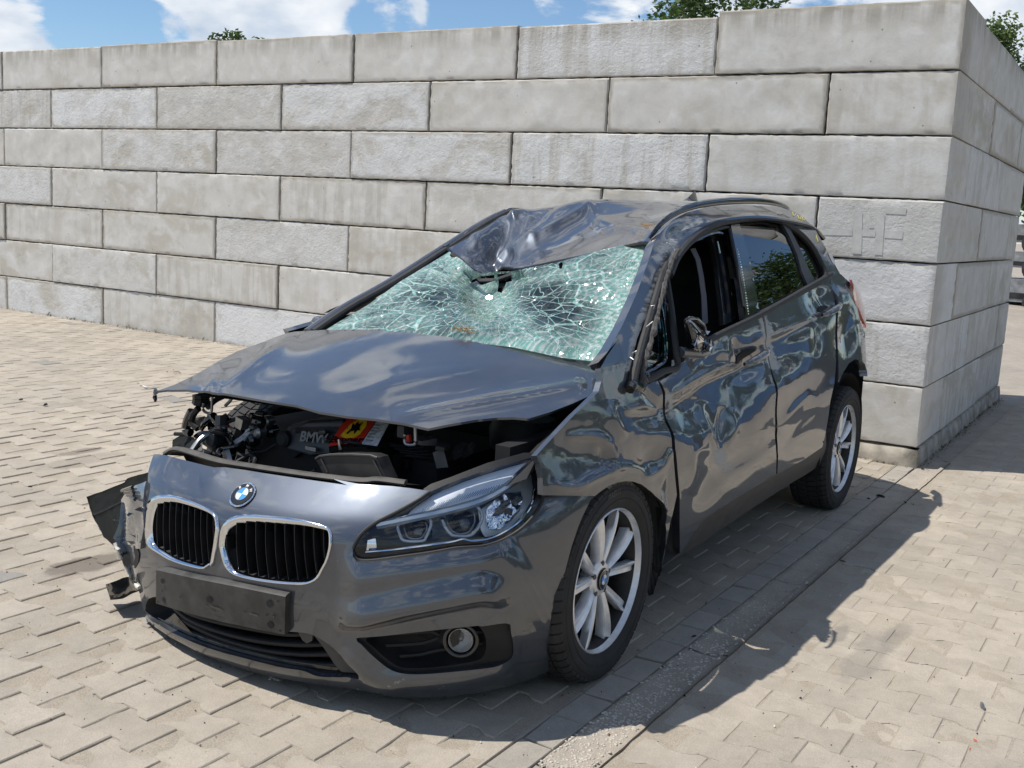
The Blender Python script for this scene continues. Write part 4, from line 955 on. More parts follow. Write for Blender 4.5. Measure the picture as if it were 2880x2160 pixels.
# front quarter window: torn A-pillar trim and triangular frame with green glass edge
tube_on('pillar_moulding', px_(k5, (640, 110), (600, 200), (540, 400), (480, 600), (425, 800), (400, 930)), G, .012, .013, M['seal'], car, n=40)
b = MB()
P = on(crv(px_(k5, (690, 20), (640, 130), (600, 250), (560, 420), (510, 600), (465, 760), (450, 920)), 44), G, .022); rr = random.Random(2)
b.tube([tuple(p+np.array([rr.uniform(-.003, .003), rr.uniform(-.002, .003), rr.uniform(-.002, .002)])) for p in P], [.011+rr.uniform(-.003, .003) for _ in P], 7)
b.build('torn_moulding', simple('torn_rubber', (.07, .065, .06), .8, bump=1.0, bscale=70, var=.6, vscale=50), car, smooth=True)
tube_on('triangle_frame', px_(k5, (618, 190), (560, 480), (520, 640), (480, 820), (490, 880), (560, 860), (640, 815), (728, 790), (725, 700), (705, 520), (680, 330), (655, 180)), G, -.004, .012, M['seal'], car, n=90)
tube_on('glass_edge', px_(k5, (610, 300), (632, 400), (650, 520), (662, 650), (655, 740), (600, 790), (520, 830)), G, -.008, .006, M['greenglass'], car, n=40)
panel('quarter_pane', px_(k5, (600, 330), (635, 420), (655, 560), (660, 700), (620, 760), (510, 830), (500, 800), (550, 560)), [], G, 22, M['sideglass'], car, thick=0, offset=-.02)
b = MB(); b.tube([tuple(p) for p in on(crv(px_(k5, (375, 940), (400, 905), (440, 930), (470, 905)), 10), G, .015)], .016, 8); b.build('moulding_end', M['gloss'], car, smooth=True)
# frayed threads along the torn pillar and crumbs of glass on the pillar edge
b = MB(); rr = random.Random(9)
for (x, y) in [(385, 700), (370, 740), (480, 540), (560, 100), (520, 400), (455, 850), (600, 380), (470, 930), (400, 950)]*2:
    p0 = on([k5(x+rr.uniform(-8, 8), y+rr.uniform(-10, 10))], G, .02)[0]; q = p0+np.array([rr.uniform(-.03, .03), rr.uniform(0, .02), rr.uniform(-.03, .02)]); mid = (p0+q)/2+np.array([rr.uniform(-.01, .01), .005, .008])
    b.tube([tuple(p0), tuple(mid), tuple(q)], .0007, 4)
tag(b.build('torn_threads', M['metal'], car), kind='stuff')
b = MB(); P = on(crv(px_(k8, (468, 515), (520, 560), (540, 640), (510, 750)), 16), G, .01); b.tube([tuple(p) for p in P], .0022, 6); b.build('loose_wire', M['airbag'], car, smooth=True)
b = MB()
for ln, off in ((px_(k8, (1025, 560), (1060, 720), (1085, 880), (1110, 1060)), .006), (px_(k8, (930, 470), (950, 560)), -.03)):
    for q in crv(ln, 26):
        p = on([q], G, off)[0]; s = rr.uniform(.0015, .0042); b.V += []; b.box(tuple(p), (s, s, s*1.3), Matrix.Rotation(rr.random()*3, 3, 'X')@Matrix.Rotation(rr.random()*3, 3, 'Z'))
tag(b.build('glass_crumb', simple('glass_crumb', (.6, .75, .7), .15, coat=1), car), kind='stuff')
# handles
def handle(c0, c1, parent, broke):
    P = on(crv([c0, ((c0[0]+c1[0])/2, (c0[1]+c1[1])/2-2), c1], 14), G, .012); 
    prof = [.007+.010*math.sin(math.pi*min(1, max(0, i/13)))**.5 for i in range(14)]
    b = MB(); b.tube([tuple(p+np.array([0, .022*math.sin(math.pi*i/13)**.6, 0])) for i, p in enumerate(P)], prof, 10); h = b.build('handle', M['paint'], parent, smooth=True)
handle(k5(1150, 770), k5(1310, 668), fdoor, True)
handle(k5(1672, 445), k5(1790, 372), rdoor, False)
for par, ol_ in ((fdoor, px_(k5, (1146, 762), (1150, 722), (1172, 688), (1205, 668), (1248, 664), (1268, 672), (1235, 698), (1190, 735), (1160, 765))), (rdoor, px_(k5, (1672, 412), (1674, 388), (1695, 374), (1725, 372), (1745, 380), (1722, 402), (1690, 418)))):
    link('handle_shade', panel_mesh(ol_, [], G, 6, disp=side_disp, thick=.004, offset=.0035), M['dark'], par)  # dark patch laid on the door, painting in the shade of the handle hollow
# mirror: folded, its glass and cap smashed
mir = empty('mirror', tuple(at(k5(860, 620), 'y', .90))); mir.parent = car; mir.matrix_parent_inverse = Matrix.Translation(car.location).inverted()
def mp3(x, y, yy): return tuple(at(k5(x, y), 'y', yy))
b = MB(); rings = []
for (cx, cy, rx, ry, yy) in ((800, 470, 30, 14, .845), (812, 490, 46, 26, .855), (840, 540, 66, 60, .86), (862, 610, 68, 78, .86), (880, 670, 58, 56, .855), (890, 705, 30, 22, .845)):
    ring = []
    for k in range(18):
        th = 2*math.pi*k/18; w = .045*math.sin(th)
        ring.append(mp3(cx+rx*math.cos(th), cy+ry*.30*math.sin(th), yy-.03+.05*math.sin(th)))
    rings.append(ring+[ring[0]])
V, F = grid(rings); b.add(V, F); b.build('shell', M['gloss'], mir, smooth=True)
b = MB(); b.tube([mp3(772, 480, .88), mp3(800, 460, .885), mp3(850, 465, .885), mp3(900, 510, .88), mp3(915, 560, .88)], .006, 8); b.build('rim', M['gloss'], mir, smooth=True)
b = MB(); rr = random.Random(12)
for i in range(16):
    c = (rr.uniform(840, 935), rr.uniform(530, 690)); s = rr.uniform(12, 34); yy = rr.uniform(.87, .89)
    a0 = rr.random()*6; tri = [mp3(c[0]+s*math.cos(a0+k*2.1), c[1]+s*math.sin(a0+k*2.1), yy+rr.uniform(-.02, .02)) for k in range(3)]
    b.add(tri, [(0, 1, 2)])
b.build('shard', M['chrome'], mir)
b = MB()
for i in range(14):
    c = mp3(rr.uniform(850, 940), rr.uniform(560, 670), rr.uniform(.84, .88)); b.box(c, (rr.uniform(.01, .03), .008, rr.uniform(.01, .03)), Matrix.Rotation(rr.random()*3, 3, 'Y')@Matrix.Rotation(rr.random(), 3, 'X'))
b.build('broken_housing', M['black'], mir)
b = MB(); b.tube([mp3(742, 690, .84), mp3(800, 695, .85), mp3(870, 700, .86), mp3(925, 690, .86)], [.020, .018, .018, .012], 10); b.build('mirror_arm', M['paint'], mir, smooth=True)
b = MB(); b.tube([mp3(940, 600, .86), mp3(950, 650, .865), mp3(925, 690, .865), mp3(880, 712, .86), mp3(840, 695, .855)], .005, 6); b.build('cap_edge', M['chrome'], mir, smooth=True)
# tail lamp, rear end
def tl(x, y, yy): return np.array(at(k5(x, y), 'y', yy))
ta, tb_ = crv([tl(1866, 203, .775), tl(1886, 262, .795), tl(1903, 335, .805), tl(1918, 425, .812), tl(1948, 485, .812), tl(1966, 525, .81)], 24), crv([tl(1880, 208, .765), tl(1930, 268, .765), tl(1958, 340, .77), tl(1974, 420, .775), tl(1980, 480, .785), tl(1974, 525, .80)], 24)
rowsT = [[tuple(a_*(1-t)+b_*t+np.array([.0, .010*math.sin(math.pi*t), 0])) for t in (0, .2, .4, .6, .8, 1)]+[tuple(b_+np.array([-.03, -.02, 0]))] for a_, b_ in zip(ta, tb_)]
link('tail_lamp', mesh('tail_lamp', *grid(rowsT)), M['lens_red'], car)

# ---- roof
roof_cols = [  # y, list of (x, z) from header to rear
 (.60, [(-.79, 1.352), (-1.0, 1.405), (-1.3, 1.452), (-1.8, 1.482), (-2.4, 1.47), (-2.65, 1.445), (-2.82, 1.40)]),
 (.52, [(-.81, 1.360), (-1.0, 1.420), (-1.3, 1.480), (-1.8, 1.512), (-2.4, 1.50), (-2.72, 1.46), (-2.93, 1.42)]),
 (.40, [(-.86, 1.335), (-1.05, 1.402), (-1.3, 1.470), (-1.8, 1.522), (-2.4, 1.512), (-2.8, 1.47), (-3.0, 1.435)]),
 (.20, [(-.90, 1.285), (-1.10, 1.35), (-1.4, 1.445), (-1.8, 1.526), (-2.4, 1.522), (-2.9, 1.47), (-3.06, 1.44)]),
 (.05, [(-.91, 1.248), (-1.10, 1.31), (-1.4, 1.415), (-1.8, 1.528), (-2.4, 1.525), (-2.9, 1.47), (-3.06, 1.44)]),
 (-.10, [(-.93, 1.212), (-1.10, 1.270), (-1.4, 1.392), (-1.8, 1.530), (-2.4, 1.525), (-2.9, 1.47), (-3.06, 1.44)]),
 (-.24, [(-.97, 1.186), (-1.10, 1.205), (-1.35, 1.385), (-1.72, 1.518), (-2.4, 1.52), (-2.9, 1.47), (-3.06, 1.44)]),
 (-.33, [(-1.00, 1.180), (-1.14, 1.175), (-1.35, 1.335), (-1.66, 1.490), (-2.4, 1.51), (-2.88, 1.46), (-3.05, 1.43)]),
 (-.42, [(-1.03, 1.200), (-1.18, 1.245), (-1.38, 1.335), (-1.62, 1.468), (-2.4, 1.50), (-2.8, 1.46), (-3.0, 1.425)]),
 (-.50, [(-1.06, 1.235), (-1.20, 1.300), (-1.42, 1.385), (-1.60, 1.455), (-2.4, 1.49), (-2.72, 1.45), (-2.93, 1.41)]),
 (-.60, [(-1.12, 1.268), (-1.28, 1.325), (-1.50, 1.400), (-1.70, 1.445), (-2.4, 1.465), (-2.65, 1.445), (-2.82, 1.40)])]
rows = [crv([(x, y, z) for x, z in xz], 200) for y, xz in roof_cols]
rows = np.array(rows); NX = rows.shape[1]
rgrid = np.stack([crv(rows[:, i, :], 150) for i in range(NX)], 0)            # [along x][across]
flat = rgrid.reshape(-1, 3).copy(); pxy = project(flat)
disp = np.zeros(len(flat))
disp += shelf(pxy, px_(k6, (1185, 150), (1215, 240), (1200, 330), (1160, 430), (1080, 525)), 60, .034, 17, 9) + shelf(pxy, px_(k6, (1330, 190), (1300, 270), (1270, 360), (1180, 470)), 40, .020, 18, 8)
disp += ridge(pxy, px_(k6, (1690, 97), (1600, 175), (1420, 280), (1280, 360)), 9, .018) + ridge(pxy, px_(k6, (1690, 97), (1700, 190), (1740, 245), (1960, 290)), 8, .014) + shelf(pxy, px_(k6, (1700, 232), (1850, 230), (2060, 195)), 26, .010, 22, 8)
disp += gauss(pxy, k6(1085, 440), 18, 30, -.034) + gauss(pxy, k6(985, 365), 26, 24, .018) + gauss(pxy, k6(1235, 215), 18, 22, -.022) + gauss(pxy, k6(1130, 300), 20, 30, -.014)
disp += ridge(pxy, px_(k6, (930, 330), (1010, 300), (1080, 250), (1150, 170)), 9, .012) + ridge(pxy, px_(k6, (880, 440), (960, 470), (1050, 400), (1100, 330)), 8, .014) + ridge(pxy, px_(k6, (1040, 530), (1110, 470), (1130, 400)), 7, .014)
disp += ridge(pxy, px_(k6, (1750, 300), (1900, 280), (2100, 290)), 7, .007) + ridge(pxy, px_(k6, (1290, 360), (1330, 330), (1340, 400)), 6, .008)
amt = np.clip((flat[:, 0]+1.95)/.4, 0, 1)*np.clip((.56-np.abs(flat[:, 1]))/.08, 0, 1)*np.clip((-.80-flat[:, 0])/.08+.3, 0, 1)
disp = disp*np.clip((flat[:, 0]+2.1)/.3, 0, 1) + amt*(.003*nz(flat, 3.4, 5, 1, True)*np.clip((.15-flat[:, 1])/.4, .05, 1)-.001)
flat[:, 2] += disp*.9; flat[:, 0] += disp*.35
rpts = flat.reshape(NX, 150, 3)
V, F = grid([[tuple(p) for p in r] for r in rpts]); F = [tuple(reversed(f)) for f in F]
me = mesh('roof', V, F)
a = me.attributes.new('scuff', 'FLOAT', 'POINT'); sc_ = np.zeros(len(V)); dd, _, _ = segdist(project(np.array(V)), px_(k6, (1690, 120), (1720, 230), (1900, 290), (2040, 320))); sc_ = .30*np.exp(-(dd/20)**2); a.data.foreach_set('value', sc_)
roof = link('roof', me, M['paint'], car)
# header edge: folded lip and black gap strip over the glass
hd = rpts[0]; b = MB(); b.tube([tuple(p+np.array([.004, 0, -.008])) for p in hd], .008, 6); b.build('header_lip', M['gloss'], roof, smooth=True)
# side drip between roof and frame
for sgn, col in ((1, 0), (-1, -1)):
    b = MB(); q = rpts[:, col]; b.tube([tuple(p+np.array([0, sgn*.012, -.004])) for p in q], .016, 8, flat=.8); b.build('roof_gutter', M['gloss'], roof, smooth=True)
def rail(pts, name='roof_rail'):
    b = MB(); n = len(pts); b.tube([tuple(p) for p in pts], [.004+.0085*math.sin(math.pi*i/(n-1))**.35 for i in range(n)], 10, flat=1.25); return b.build(name, M['gloss'], car, smooth=True)
RL = [at(k8(*p), 'y', yv) for p, yv in (((350, 470), .585), ((445, 352), .60), ((560, 270), .60), ((700, 218), .60), ((850, 192), .598), ((1000, 180), .595), ((1150, 178), .59), ((1290, 190), .585), ((1380, 212), .58), ((1436, 240), .575))]
RLc = crv(RL, 60); rail(RLc); 
# shark fin aerial
fb = at(k8(660, 160), 'x', -2.45); b = MB()
for (dx, hh, wd) in (): pass
V = []
for i, (u, h_, w_) in enumerate(((0, .0, .012), (.03, .012, .022), (.07, .034, .024), (.11, .052, .018), (.125, .052, .012), (.14, .0, .012))):
    V += [(fb[0]-.02-u+.07, fb[1]-w_, fb[2]-.012), (fb[0]-.02-u+.07, fb[1], fb[2]-.012+h_), (fb[0]-.02-u+.07, fb[1]+w_, fb[2]-.012)]
F = [(3*i, 3*i+3, 3*i+4, 3*i+1) for i in range(5)]+[(3*i+1, 3*i+4, 3*i+5, 3*i+2) for i in range(5)]
b.add(V, F); b.build('aerial_fin', M['gloss'], roof, smooth=True)
# far side A pillar, seen from within the frame: black trim with paint outside
fp = [(-.30, -.655, .925), (-.50, -.65, 1.010), (-.80, -.63, 1.122), (-1.17, -.605, 1.278), (-1.45, -.595, 1.39), (-1.62, -.585, 1.445)]
b = MB(); b.tube([tuple(p) for p in crv(fp, 40)], .016, 10, flat=1.0); b.build('pillar_trim', M['seal'], car, smooth=True)
b = MB(); b.tube([(p[0]-.01, p[1]-.040, p[2]-.006) for p in crv(fp, 40)], .024, 10, flat=.8); b.build('far_pillar', M['paint'], car, smooth=True)
# near A pillar: strip between windscreen and skin frame (matt grey moulding, body coloured edge)
np_ = [at(D(x, y), 'y', yv) for x, y, yv in ((1283, 792, .675), (1322, 735, .655), (1352, 672, .63), (1381, 602, .60), (1400, 550, .585), (1409, 524, .58))]
b = MB(); b.tube([tuple(p) for p in crv(np_, 40)], .014, 8, flat=1.2); b.build('pillar_strip', M['trim'], car, smooth=True)

for ln in (px_(k8, (1462, 268), (1470, 300), (1490, 280)), px_(k8, (1500, 292), (1518, 325), (1528, 300)), px_(k8, (1535, 305), (1548, 335), (1560, 318)), px_(k8, (1640, 440), (1660, 500)), px_(k8, (1655, 480), (1672, 505))):
    tube_on('marker_stroke', ln, G, .002, .0016, simple('yellow_marker', (.55, .5, .12), .6) if 'yellow_marker' not in bpy.data.materials else bpy.data.materials['yellow_marker'], car, n=8, seg=5)
panel('sticker', px_(k8, (1738, 592), (1768, 600), (1792, 662), (1775, 668)), [], G, 8, M['airbag'], car, thick=.001, offset=.002)
# ---- rear: tailgate, rear screen and bumper, seen only from round the corner
def rear_x(y, z): return -3.36+.45*max(0, (z-.95))/.5*.9-.0+.34*abs(y/.85)**3.2
V = []; zs = [1.40, 1.33, 1.22, 1.10, 1.0, .9, .78, .66, .55, .42, .3, .22]
def hw(z): return float(np.interp(z, [.2, .6, .95, 1.1, 1.4], [.80, .86, .80, .70, .53]))
rr_ = [[(rear_x(t*hw(z), z) if z < 1.37 else -3.02+.12*abs(t)**2, t*hw(z), z) for t in np.linspace(-1, 1, 25)] for z in zs]
V, F = grid(rr_[:1]+rr_[1:2]); 
g1, f1 = grid(rr_[3:9]); link('tailgate', mesh('tailgate', g1, f1), M['paint'], car)
g1, f1 = grid(rr_[:4]); link('rear_screen', mesh('rear_screen', g1, f1), M['gloss'], car)
g1, f1 = grid(rr_[8:]); link('rear_bumper', mesh('rear_bumper', g1, f1), M['black'], car)
g1, f1 = grid([[tuple(p) for p in rpts[-1]], [(-3.02+.12*abs(t)**2, t*.54, 1.385) for t in np.linspace(1, -1, 150)]]); link('roof_spoiler', mesh('roof_spoiler', g1, f1), M['paint'], car)

# ---- bonnet
hood_out = px_(k7, (60, 340), (120, 331), (215, 332), (300, 342), (370, 350), (480, 366), (620, 390), (740, 408), (800, 425), (850, 440), (980, 460), (1130, 475), (1260, 497), (1370, 520), (1470, 500), (1600, 478), (1700, 468), (1780, 466), (1850, 472), (1950, 442), (2060, 400), (2170, 350), (2195, 300), (2197, 250), (2180, 200), (2000, 168), (1800, 135), (1600, 102), (1400, 75), (1220, 55), (1050, 45), (880, 47), (740, 55), (640, 85), (550, 118), (450, 152), (350, 205), (250, 260), (150, 308))
def hood_disp(P, P3):
    v = .0006*nz(P3, 1.3, 2, 1)
    v += ridge(P, px_(k7, (735, 60), (640, 135), (520, 225), (370, 345)), 16, .012)
    v += shelf(P, px_(k7, (1000, 330), (1250, 262), (1500, 232), (1800, 205)), 70, .004, 70, 4) + shelf(P, px_(k7, (820, 400), (1100, 335), (1450, 275), (1700, 250)), 40, .003, 60, 4)
    v += ridge(P, px_(k7, (2190, 285), (1900, 345), (1600, 400), (1200, 470)), 11, .011)
    v += gauss(P, k7(1760, 300), 90, 40, -.004) + ridge(P, px_(k7, (60, 345), (160, 315), (360, 215)), 18, -.003)
    v += ridge(P, px_(k7, (290, 345), (350, 292), (350, 345)), 10, .008) + gauss(P, k7(2130, 300), 16, 20, -.007) + gauss(P, k7(1500, 120), 120, 30, .004)
    return v
hood = panel('bonnet', hood_out, [], G_hood, 7.5, M['paint'], car, disp=hood_disp, thick=.007, tdir=(0, 0, 1))
# hooked far corner of the bonnet, hood underside frame, latch loops
def ah(x, y, xx): return tuple(at(k7(x, y), 'x', xx))
b = MB(); b.tube([tuple(p) for p in crv([ah(74, 336, .405), ah(64, 343, .41), ah(60, 356, .41), ah(62, 375, .408), ah(64, 386, .405)], 12)], .005, 6, flat=2); b.build('bent_corner', M['paint'], hood, smooth=True)
inner = hit(px_(k7, (250, 320), (430, 340), (740, 380), (1130, 440), (1350, 470), (1600, 440), (1850, 420), (2060, 320), (2060, 240), (1500, 130), (900, 100), (520, 190)), G_hood)-np.array([0, 0, .028])
me = mesh('bonnet_underside', [tuple(p) for p in inner], [tuple(range(len(inner)))], False); link('bonnet_underside', me, M['dark'], hood)
def loop(k, pts, xx, rad=.005): 
    P = [tuple(at(k(*p), 'x', xx)) for p in pts]; b = MB(); b.tube([tuple(p) for p in crv(P, 26)], rad, 8); b.build('latch_loop', M['metal'], hood, smooth=True)
loop(k1, [(1030, 370), (1028, 420), (1045, 440), (1075, 448), (1092, 430), (1098, 300)], .35); loop(k2, [(660, 60), (660, 120), (680, 140), (725, 142), (742, 125), (740, 0)], .42)

# ---- windscreen: sagging, crazed laminated glass
def crack_mat():
    m = bpy.data.materials.new('crazed_laminated_glass'); m.use_nodes = True; n = m.node_tree; n.nodes.clear()
    uv = N(n, 'ShaderNodeUVMap'); uv.uv_map = 'UVMap'; U = uv.outputs[0]
    dens_ = N(n, 'ShaderNodeAttribute', attribute_name='dense').outputs['Fac']; rad_ = N(n, 'ShaderNodeAttribute', attribute_name='comb').outputs['Fac']
    wn = N(n, 'ShaderNodeTexNoise'); wn.inputs['Scale'].default_value = 5; wn.inputs['Detail'].default_value = 4; n.links.new(U, wn.inputs['Vector'])
    wv = N(n, 'ShaderNodeVectorMath', operation='SCALE'); n.links.new(wn.outputs['Color'], wv.inputs[0]); wv.inputs['Scale'].default_value = .16
    W = N(n, 'ShaderNodeVectorMath', operation='ADD'); n.links.new(U, W.inputs[0]); n.links.new(wv.outputs[0], W.inputs[1])
    def vor(scale, width, vec=None, scl=(1, 1, 1), rnd_=1.0):
        mpn = N(n, 'ShaderNodeMapping'); mpn.inputs['Scale'].default_value = scl; n.links.new(vec or W.outputs[0], mpn.inputs[0])
        v = N(n, 'ShaderNodeTexVoronoi', feature='DISTANCE_TO_EDGE'); v.inputs['Scale'].default_value = scale; v.inputs['Randomness'].default_value = rnd_; n.links.new(mpn.outputs[0], v.inputs['Vector'])
        r = N(n, 'ShaderNodeMapRange'); r.inputs['From Min'].default_value = width*.35; r.inputs['From Max'].default_value = width; r.inputs['To Min'].default_value = 1; r.inputs['To Max'].default_value = 0; n.links.new(v.outputs['Distance'], r.inputs['Value']); return r.outputs[0], mpn
    def mth(op, a, b_, clamp=False):
        q = N(n, 'ShaderNodeMath', operation=op); q.use_clamp = clamp
        for i, s in enumerate((a, b_)):
            if isinstance(s, (int, float)): q.inputs[i].default_value = s
            else: n.links.new(s, q.inputs[i])
        return q.outputs[0]
    def rng_(s, a, b_, c, d):
        r = N(n, 'ShaderNodeMapRange'); r.inputs['From Min'].default_value = a; r.inputs['From Max'].default_value = b_; r.inputs['To Min'].default_value = c; r.inputs['To Max'].default_value = d; n.links.new(s, r.inputs['Value']); return r.outputs[0]
    big, _ = vor(12, .022); mid, mm = vor(34, .065, scl=(1, 1.6, 1)); fine, mf = vor(110, .18); comb, mc = vor(46, .22, scl=(2.4, .16, 1))
    # polar coordinates round the blow: long cracks running out from it
    pol = N(n, 'ShaderNodeAttribute', attribute_name='polar').outputs['Vector']
    radc, mr_ = vor(1.0, .040, vec=pol, scl=(13, 2.4, 1)); 
    patch = N(n, 'ShaderNodeTexNoise'); patch.inputs['Scale'].default_value = 4.5; patch.inputs['Detail'].default_value = 5; n.links.new(U, patch.inputs['Vector']); pf = patch.outputs['Fac']
    c = mth('MULTIPLY', big, .8)
    c = mth('MAXIMUM', c, mth('MULTIPLY', mid, rng_(mth('ADD', pf, dens_), .45, .85, .0, .9)))
    c = mth('MAXIMUM', c, mth('MULTIPLY', fine, rng_(mth('ADD', pf, dens_), .68, 1.1, 0, .85)))
    c = mth('MAXIMUM', c, mth('MULTIPLY', radc, rng_(pf, .3, .6, .45, .95)))
    c = mth('MAXIMUM', c, mth('MULTIPLY', comb, rad_))
    haze = mth('MULTIPLY', rng_(mth('ADD', pf, dens_), .26, .88, .04, .90), rng_(rad_, 0, 1, 1, 1.2))
    fac = mth('MAXIMUM', c, haze, True)
    # facets tilt a little, so each glints its own way
    vc = N(n, 'ShaderNodeTexVoronoi'); vc.inputs['Scale'].default_value = 30; n.links.new(W.outputs[0], vc.inputs['Vector'])
    bpn = N(n, 'ShaderNodeBump'); bpn.inputs['Strength'].default_value = .9; bpn.inputs['Distance'].default_value = .004; n.links.new(mth('ADD', c, mth('MULTIPLY', vc.outputs['Distance'], .8)), bpn.inputs['Height'])
    hz = N(n, 'ShaderNodeTexNoise'); hz.inputs['Scale'].default_value = 60; n.links.new(U, hz.inputs['Vector'])
    cc = N(n, 'ShaderNodeMix', data_type='RGBA'); cc.inputs[6].default_value = (.27, .60, .50, 1); cc.inputs[7].default_value = (.78, .92, .88, 1); n.links.new(rng_(hz.outputs['Fac'], .42, .60, 0, 1), cc.inputs[0])
    df = N(n, 'ShaderNodeBsdfDiffuse'); n.links.new(cc.outputs[2], df.inputs['Color']); tl = N(n, 'ShaderNodeBsdfTranslucent'); n.links.new(cc.outputs[2], tl.inputs['Color'])
    md = N(n, 'ShaderNodeMixShader'); md.inputs[0].default_value = .3; n.links.new(df.outputs[0], md.inputs[1]); n.links.new(tl.outputs[0], md.inputs[2])
    gl = N(n, 'ShaderNodeBsdfGlossy'); gl.inputs['Roughness'].default_value = .09; n.links.new(bpn.outputs[0], gl.inputs['Normal'])
    mg = N(n, 'ShaderNodeMixShader'); mg.inputs[0].default_value = .22; n.links.new(md.outputs[0], mg.inputs[1]); n.links.new(gl.outputs[0], mg.inputs[2])
    tr = N(n, 'ShaderNodeBsdfTransparent'); tr.inputs['Color'].default_value = (.36, .47, .44, 1)
    g2 = N(n, 'ShaderNodeBsdfGlossy'); g2.inputs['Roughness'].default_value = .015; b4 = N(n, 'ShaderNodeBump'); b4.inputs['Strength'].default_value = .25; b4.inputs['Distance'].default_value = .003; n.links.new(vc.outputs['Distance'], b4.inputs['Height']); n.links.new(b4.outputs[0], g2.inputs['Normal'])
    fr = N(n, 'ShaderNodeFresnel'); fr.inputs['IOR'].default_value = 1.75; mt = N(n, 'ShaderNodeMixShader'); n.links.new(fr.outputs[0], mt.inputs[0]); n.links.new(tr.outputs[0], mt.inputs[1]); n.links.new(g2.outputs[0], mt.inputs[2])
    mx_ = N(n, 'ShaderNodeMixShader'); n.links.new(fac, mx_.inputs[0]); n.links.new(mt.outputs[0], mx_.inputs[1]); n.links.new(mg.outputs[0], mx_.inputs[2])
    o = N(n, 'ShaderNodeOutputMaterial'); n.links.new(mx_.outputs[0], o.inputs[0]); return m
M['crack'] = crack_mat()
ws_out = px_(k6, (30, 905), (120, 850), (300, 745), (500, 600), (700, 480), (805, 415), (880, 465), (960, 535), (1000, 550), (1100, 540), (1200, 536), (1480, 480), (1800, 392), (1960, 362), (2062, 356), (2035, 420), (1960, 590), (1890, 760), (1820, 900), (1760, 1000), (1720, 1100), (1500, 1075), (1200, 1010), (900, 975), (500, 930), (200, 915))
ws_hole = px_(k6, (1102, 556), (1190, 547), (1194, 598), (1160, 606), (1146, 640), (1130, 672), (1104, 664), (1112, 610))
ws_hole3 = px_(k6, (940, 598), (990, 570), (1084, 560), (1086, 596), (1010, 622), (952, 616))
hole2 = px_(k6, (1485, 495), (1500, 478), (1512, 492), (1505, 520), (1490, 522))
def ws_disp(P, P3):
    v = gauss(P, k6(1060, 660), 110, 70, -.060) + gauss(P, k6(970, 620), 50, 70, -.035) + gauss(P, k6(1250, 720), 170, 90, -.03) + ridge(P, px_(k6, (990, 600), (1040, 720), (1000, 860)), 26, -.02) + ridge(P, px_(k6, (1060, 700), (1200, 640), (1500, 610)), 16, .012)
    v += .006*nz(P3, 10, 3, 3, True)+.0025*nz(P3, 30, 5, 2) + ridge(P, px_(k6, (980, 560), (960, 700), (980, 850)), 10, -.016)
    e = np.clip(segdist(P, ws_out, True)[0]/22, 0, 1); return v*e-.006
me = panel_mesh(ws_out, [ws_hole, ws_hole3, hole2], G_ws, 6.0, disp=ws_disp, thick=0, ray=True)
P3 = np.array([tuple(v.co) for v in me.vertices]); PX = project(P3)
uvl = me.uv_layers.new(name='UVMap'); UVv = np.stack([P3[:, 1], np.hypot(P3[:, 0]+.3, P3[:, 2]-.95)], -1)
for lp in me.loops: uvl.data[lp.index].uv = tuple(UVv[lp.vertex_index])
de = .30*np.exp(-segdist(PX, px_(k6, (1720, 1090), (1830, 880), (1960, 590), (2050, 370)))[0]/52) + .26*np.exp(-segdist(PX, px_(k6, (1720, 1090), (1300, 1010), (900, 950)))[0]/38) + .20*np.exp(-segdist(PX, px_(k6, (60, 890), (300, 760), (700, 490), (820, 430)))[0]/22)
de += gauss(PX, k6(1150, 680), 80, 60, .17) + gauss(PX, k6(830, 480), 26, 30, .22) + gauss(PX, k6(1500, 560), 120, 26, .12) - gauss(PX, k6(1330, 700), 60, 26, .16) - gauss(PX, k6(1560, 790), 90, 40, .16)-gauss(PX, k6(560, 650), 50, 26, .2)-gauss(PX, k6(740, 720), 60, 30, .1)-.10
co = 1.0*np.exp(-(segdist(PX, px_(k6, (1760, 1040), (1850, 860), (1960, 590), (2030, 400)))[0]/62)**2)
c0 = np.array(k6(1010, 690)); q = PX-c0; rr2 = np.hypot(q[:, 0], q[:, 1]*1.35)
for nm, vals in (('dense', de), ('comb', co)): a = me.attributes.new(nm, 'FLOAT', 'POINT'); a.data.foreach_set('value', vals)
a = me.attributes.new('polar', 'FLOAT_VECTOR', 'POINT'); pol = np.stack([np.arctan2(q[:, 1], q[:, 0])/(2*math.pi)*4.5, np.log(rr2+3), np.zeros(len(q))], -1); a.data.foreach_set('vector', pol.astype(np.float32).ravel())
wsg = link('windscreen', me, M['crack'], car)
rr = random.Random(31); b = MB()                                          # loose crumbs lying on the glass, the cowl and the sill
for _ in range(520):
    t = rr.random()
    if t < .45: q = k6(rr.uniform(1250, 1735), rr.uniform(1010, 1095))
    elif t < .75: u = rr.random(); q = k6(2040-300*u+rr.uniform(-25, 10), 400+680*u+rr.uniform(-20, 20))
    else: q = k6(rr.uniform(150, 1900), rr.uniform(480, 1000))
    if not inpoly([q], ws_out)[0]: continue
    p = on([q], G_ws, .004)[0]; s = rr.uniform(.0008, .0024)
    b.box(tuple(p), (s, s, s*.7), Matrix.Rotation(rr.random()*3, 3, 'X')@Matrix.Rotation(rr.random()*3, 3, 'Z'))
tag(b.build('glass_crumb', simple('crumb_glass', (.55, .8, .72), .1, coat=1), wsg), kind='stuff')
b = MB()
for _ in range(34):
    q = on([k6(900+rr.uniform(-35, 40), 915+rr.uniform(-14, 12))], G_ws, .006)[0]; e = q+np.array([rr.uniform(-.03, .03), rr.uniform(-.04, .04), rr.uniform(0, .02)]); b.tube([tuple(q), tuple(e)], .0009, 4)
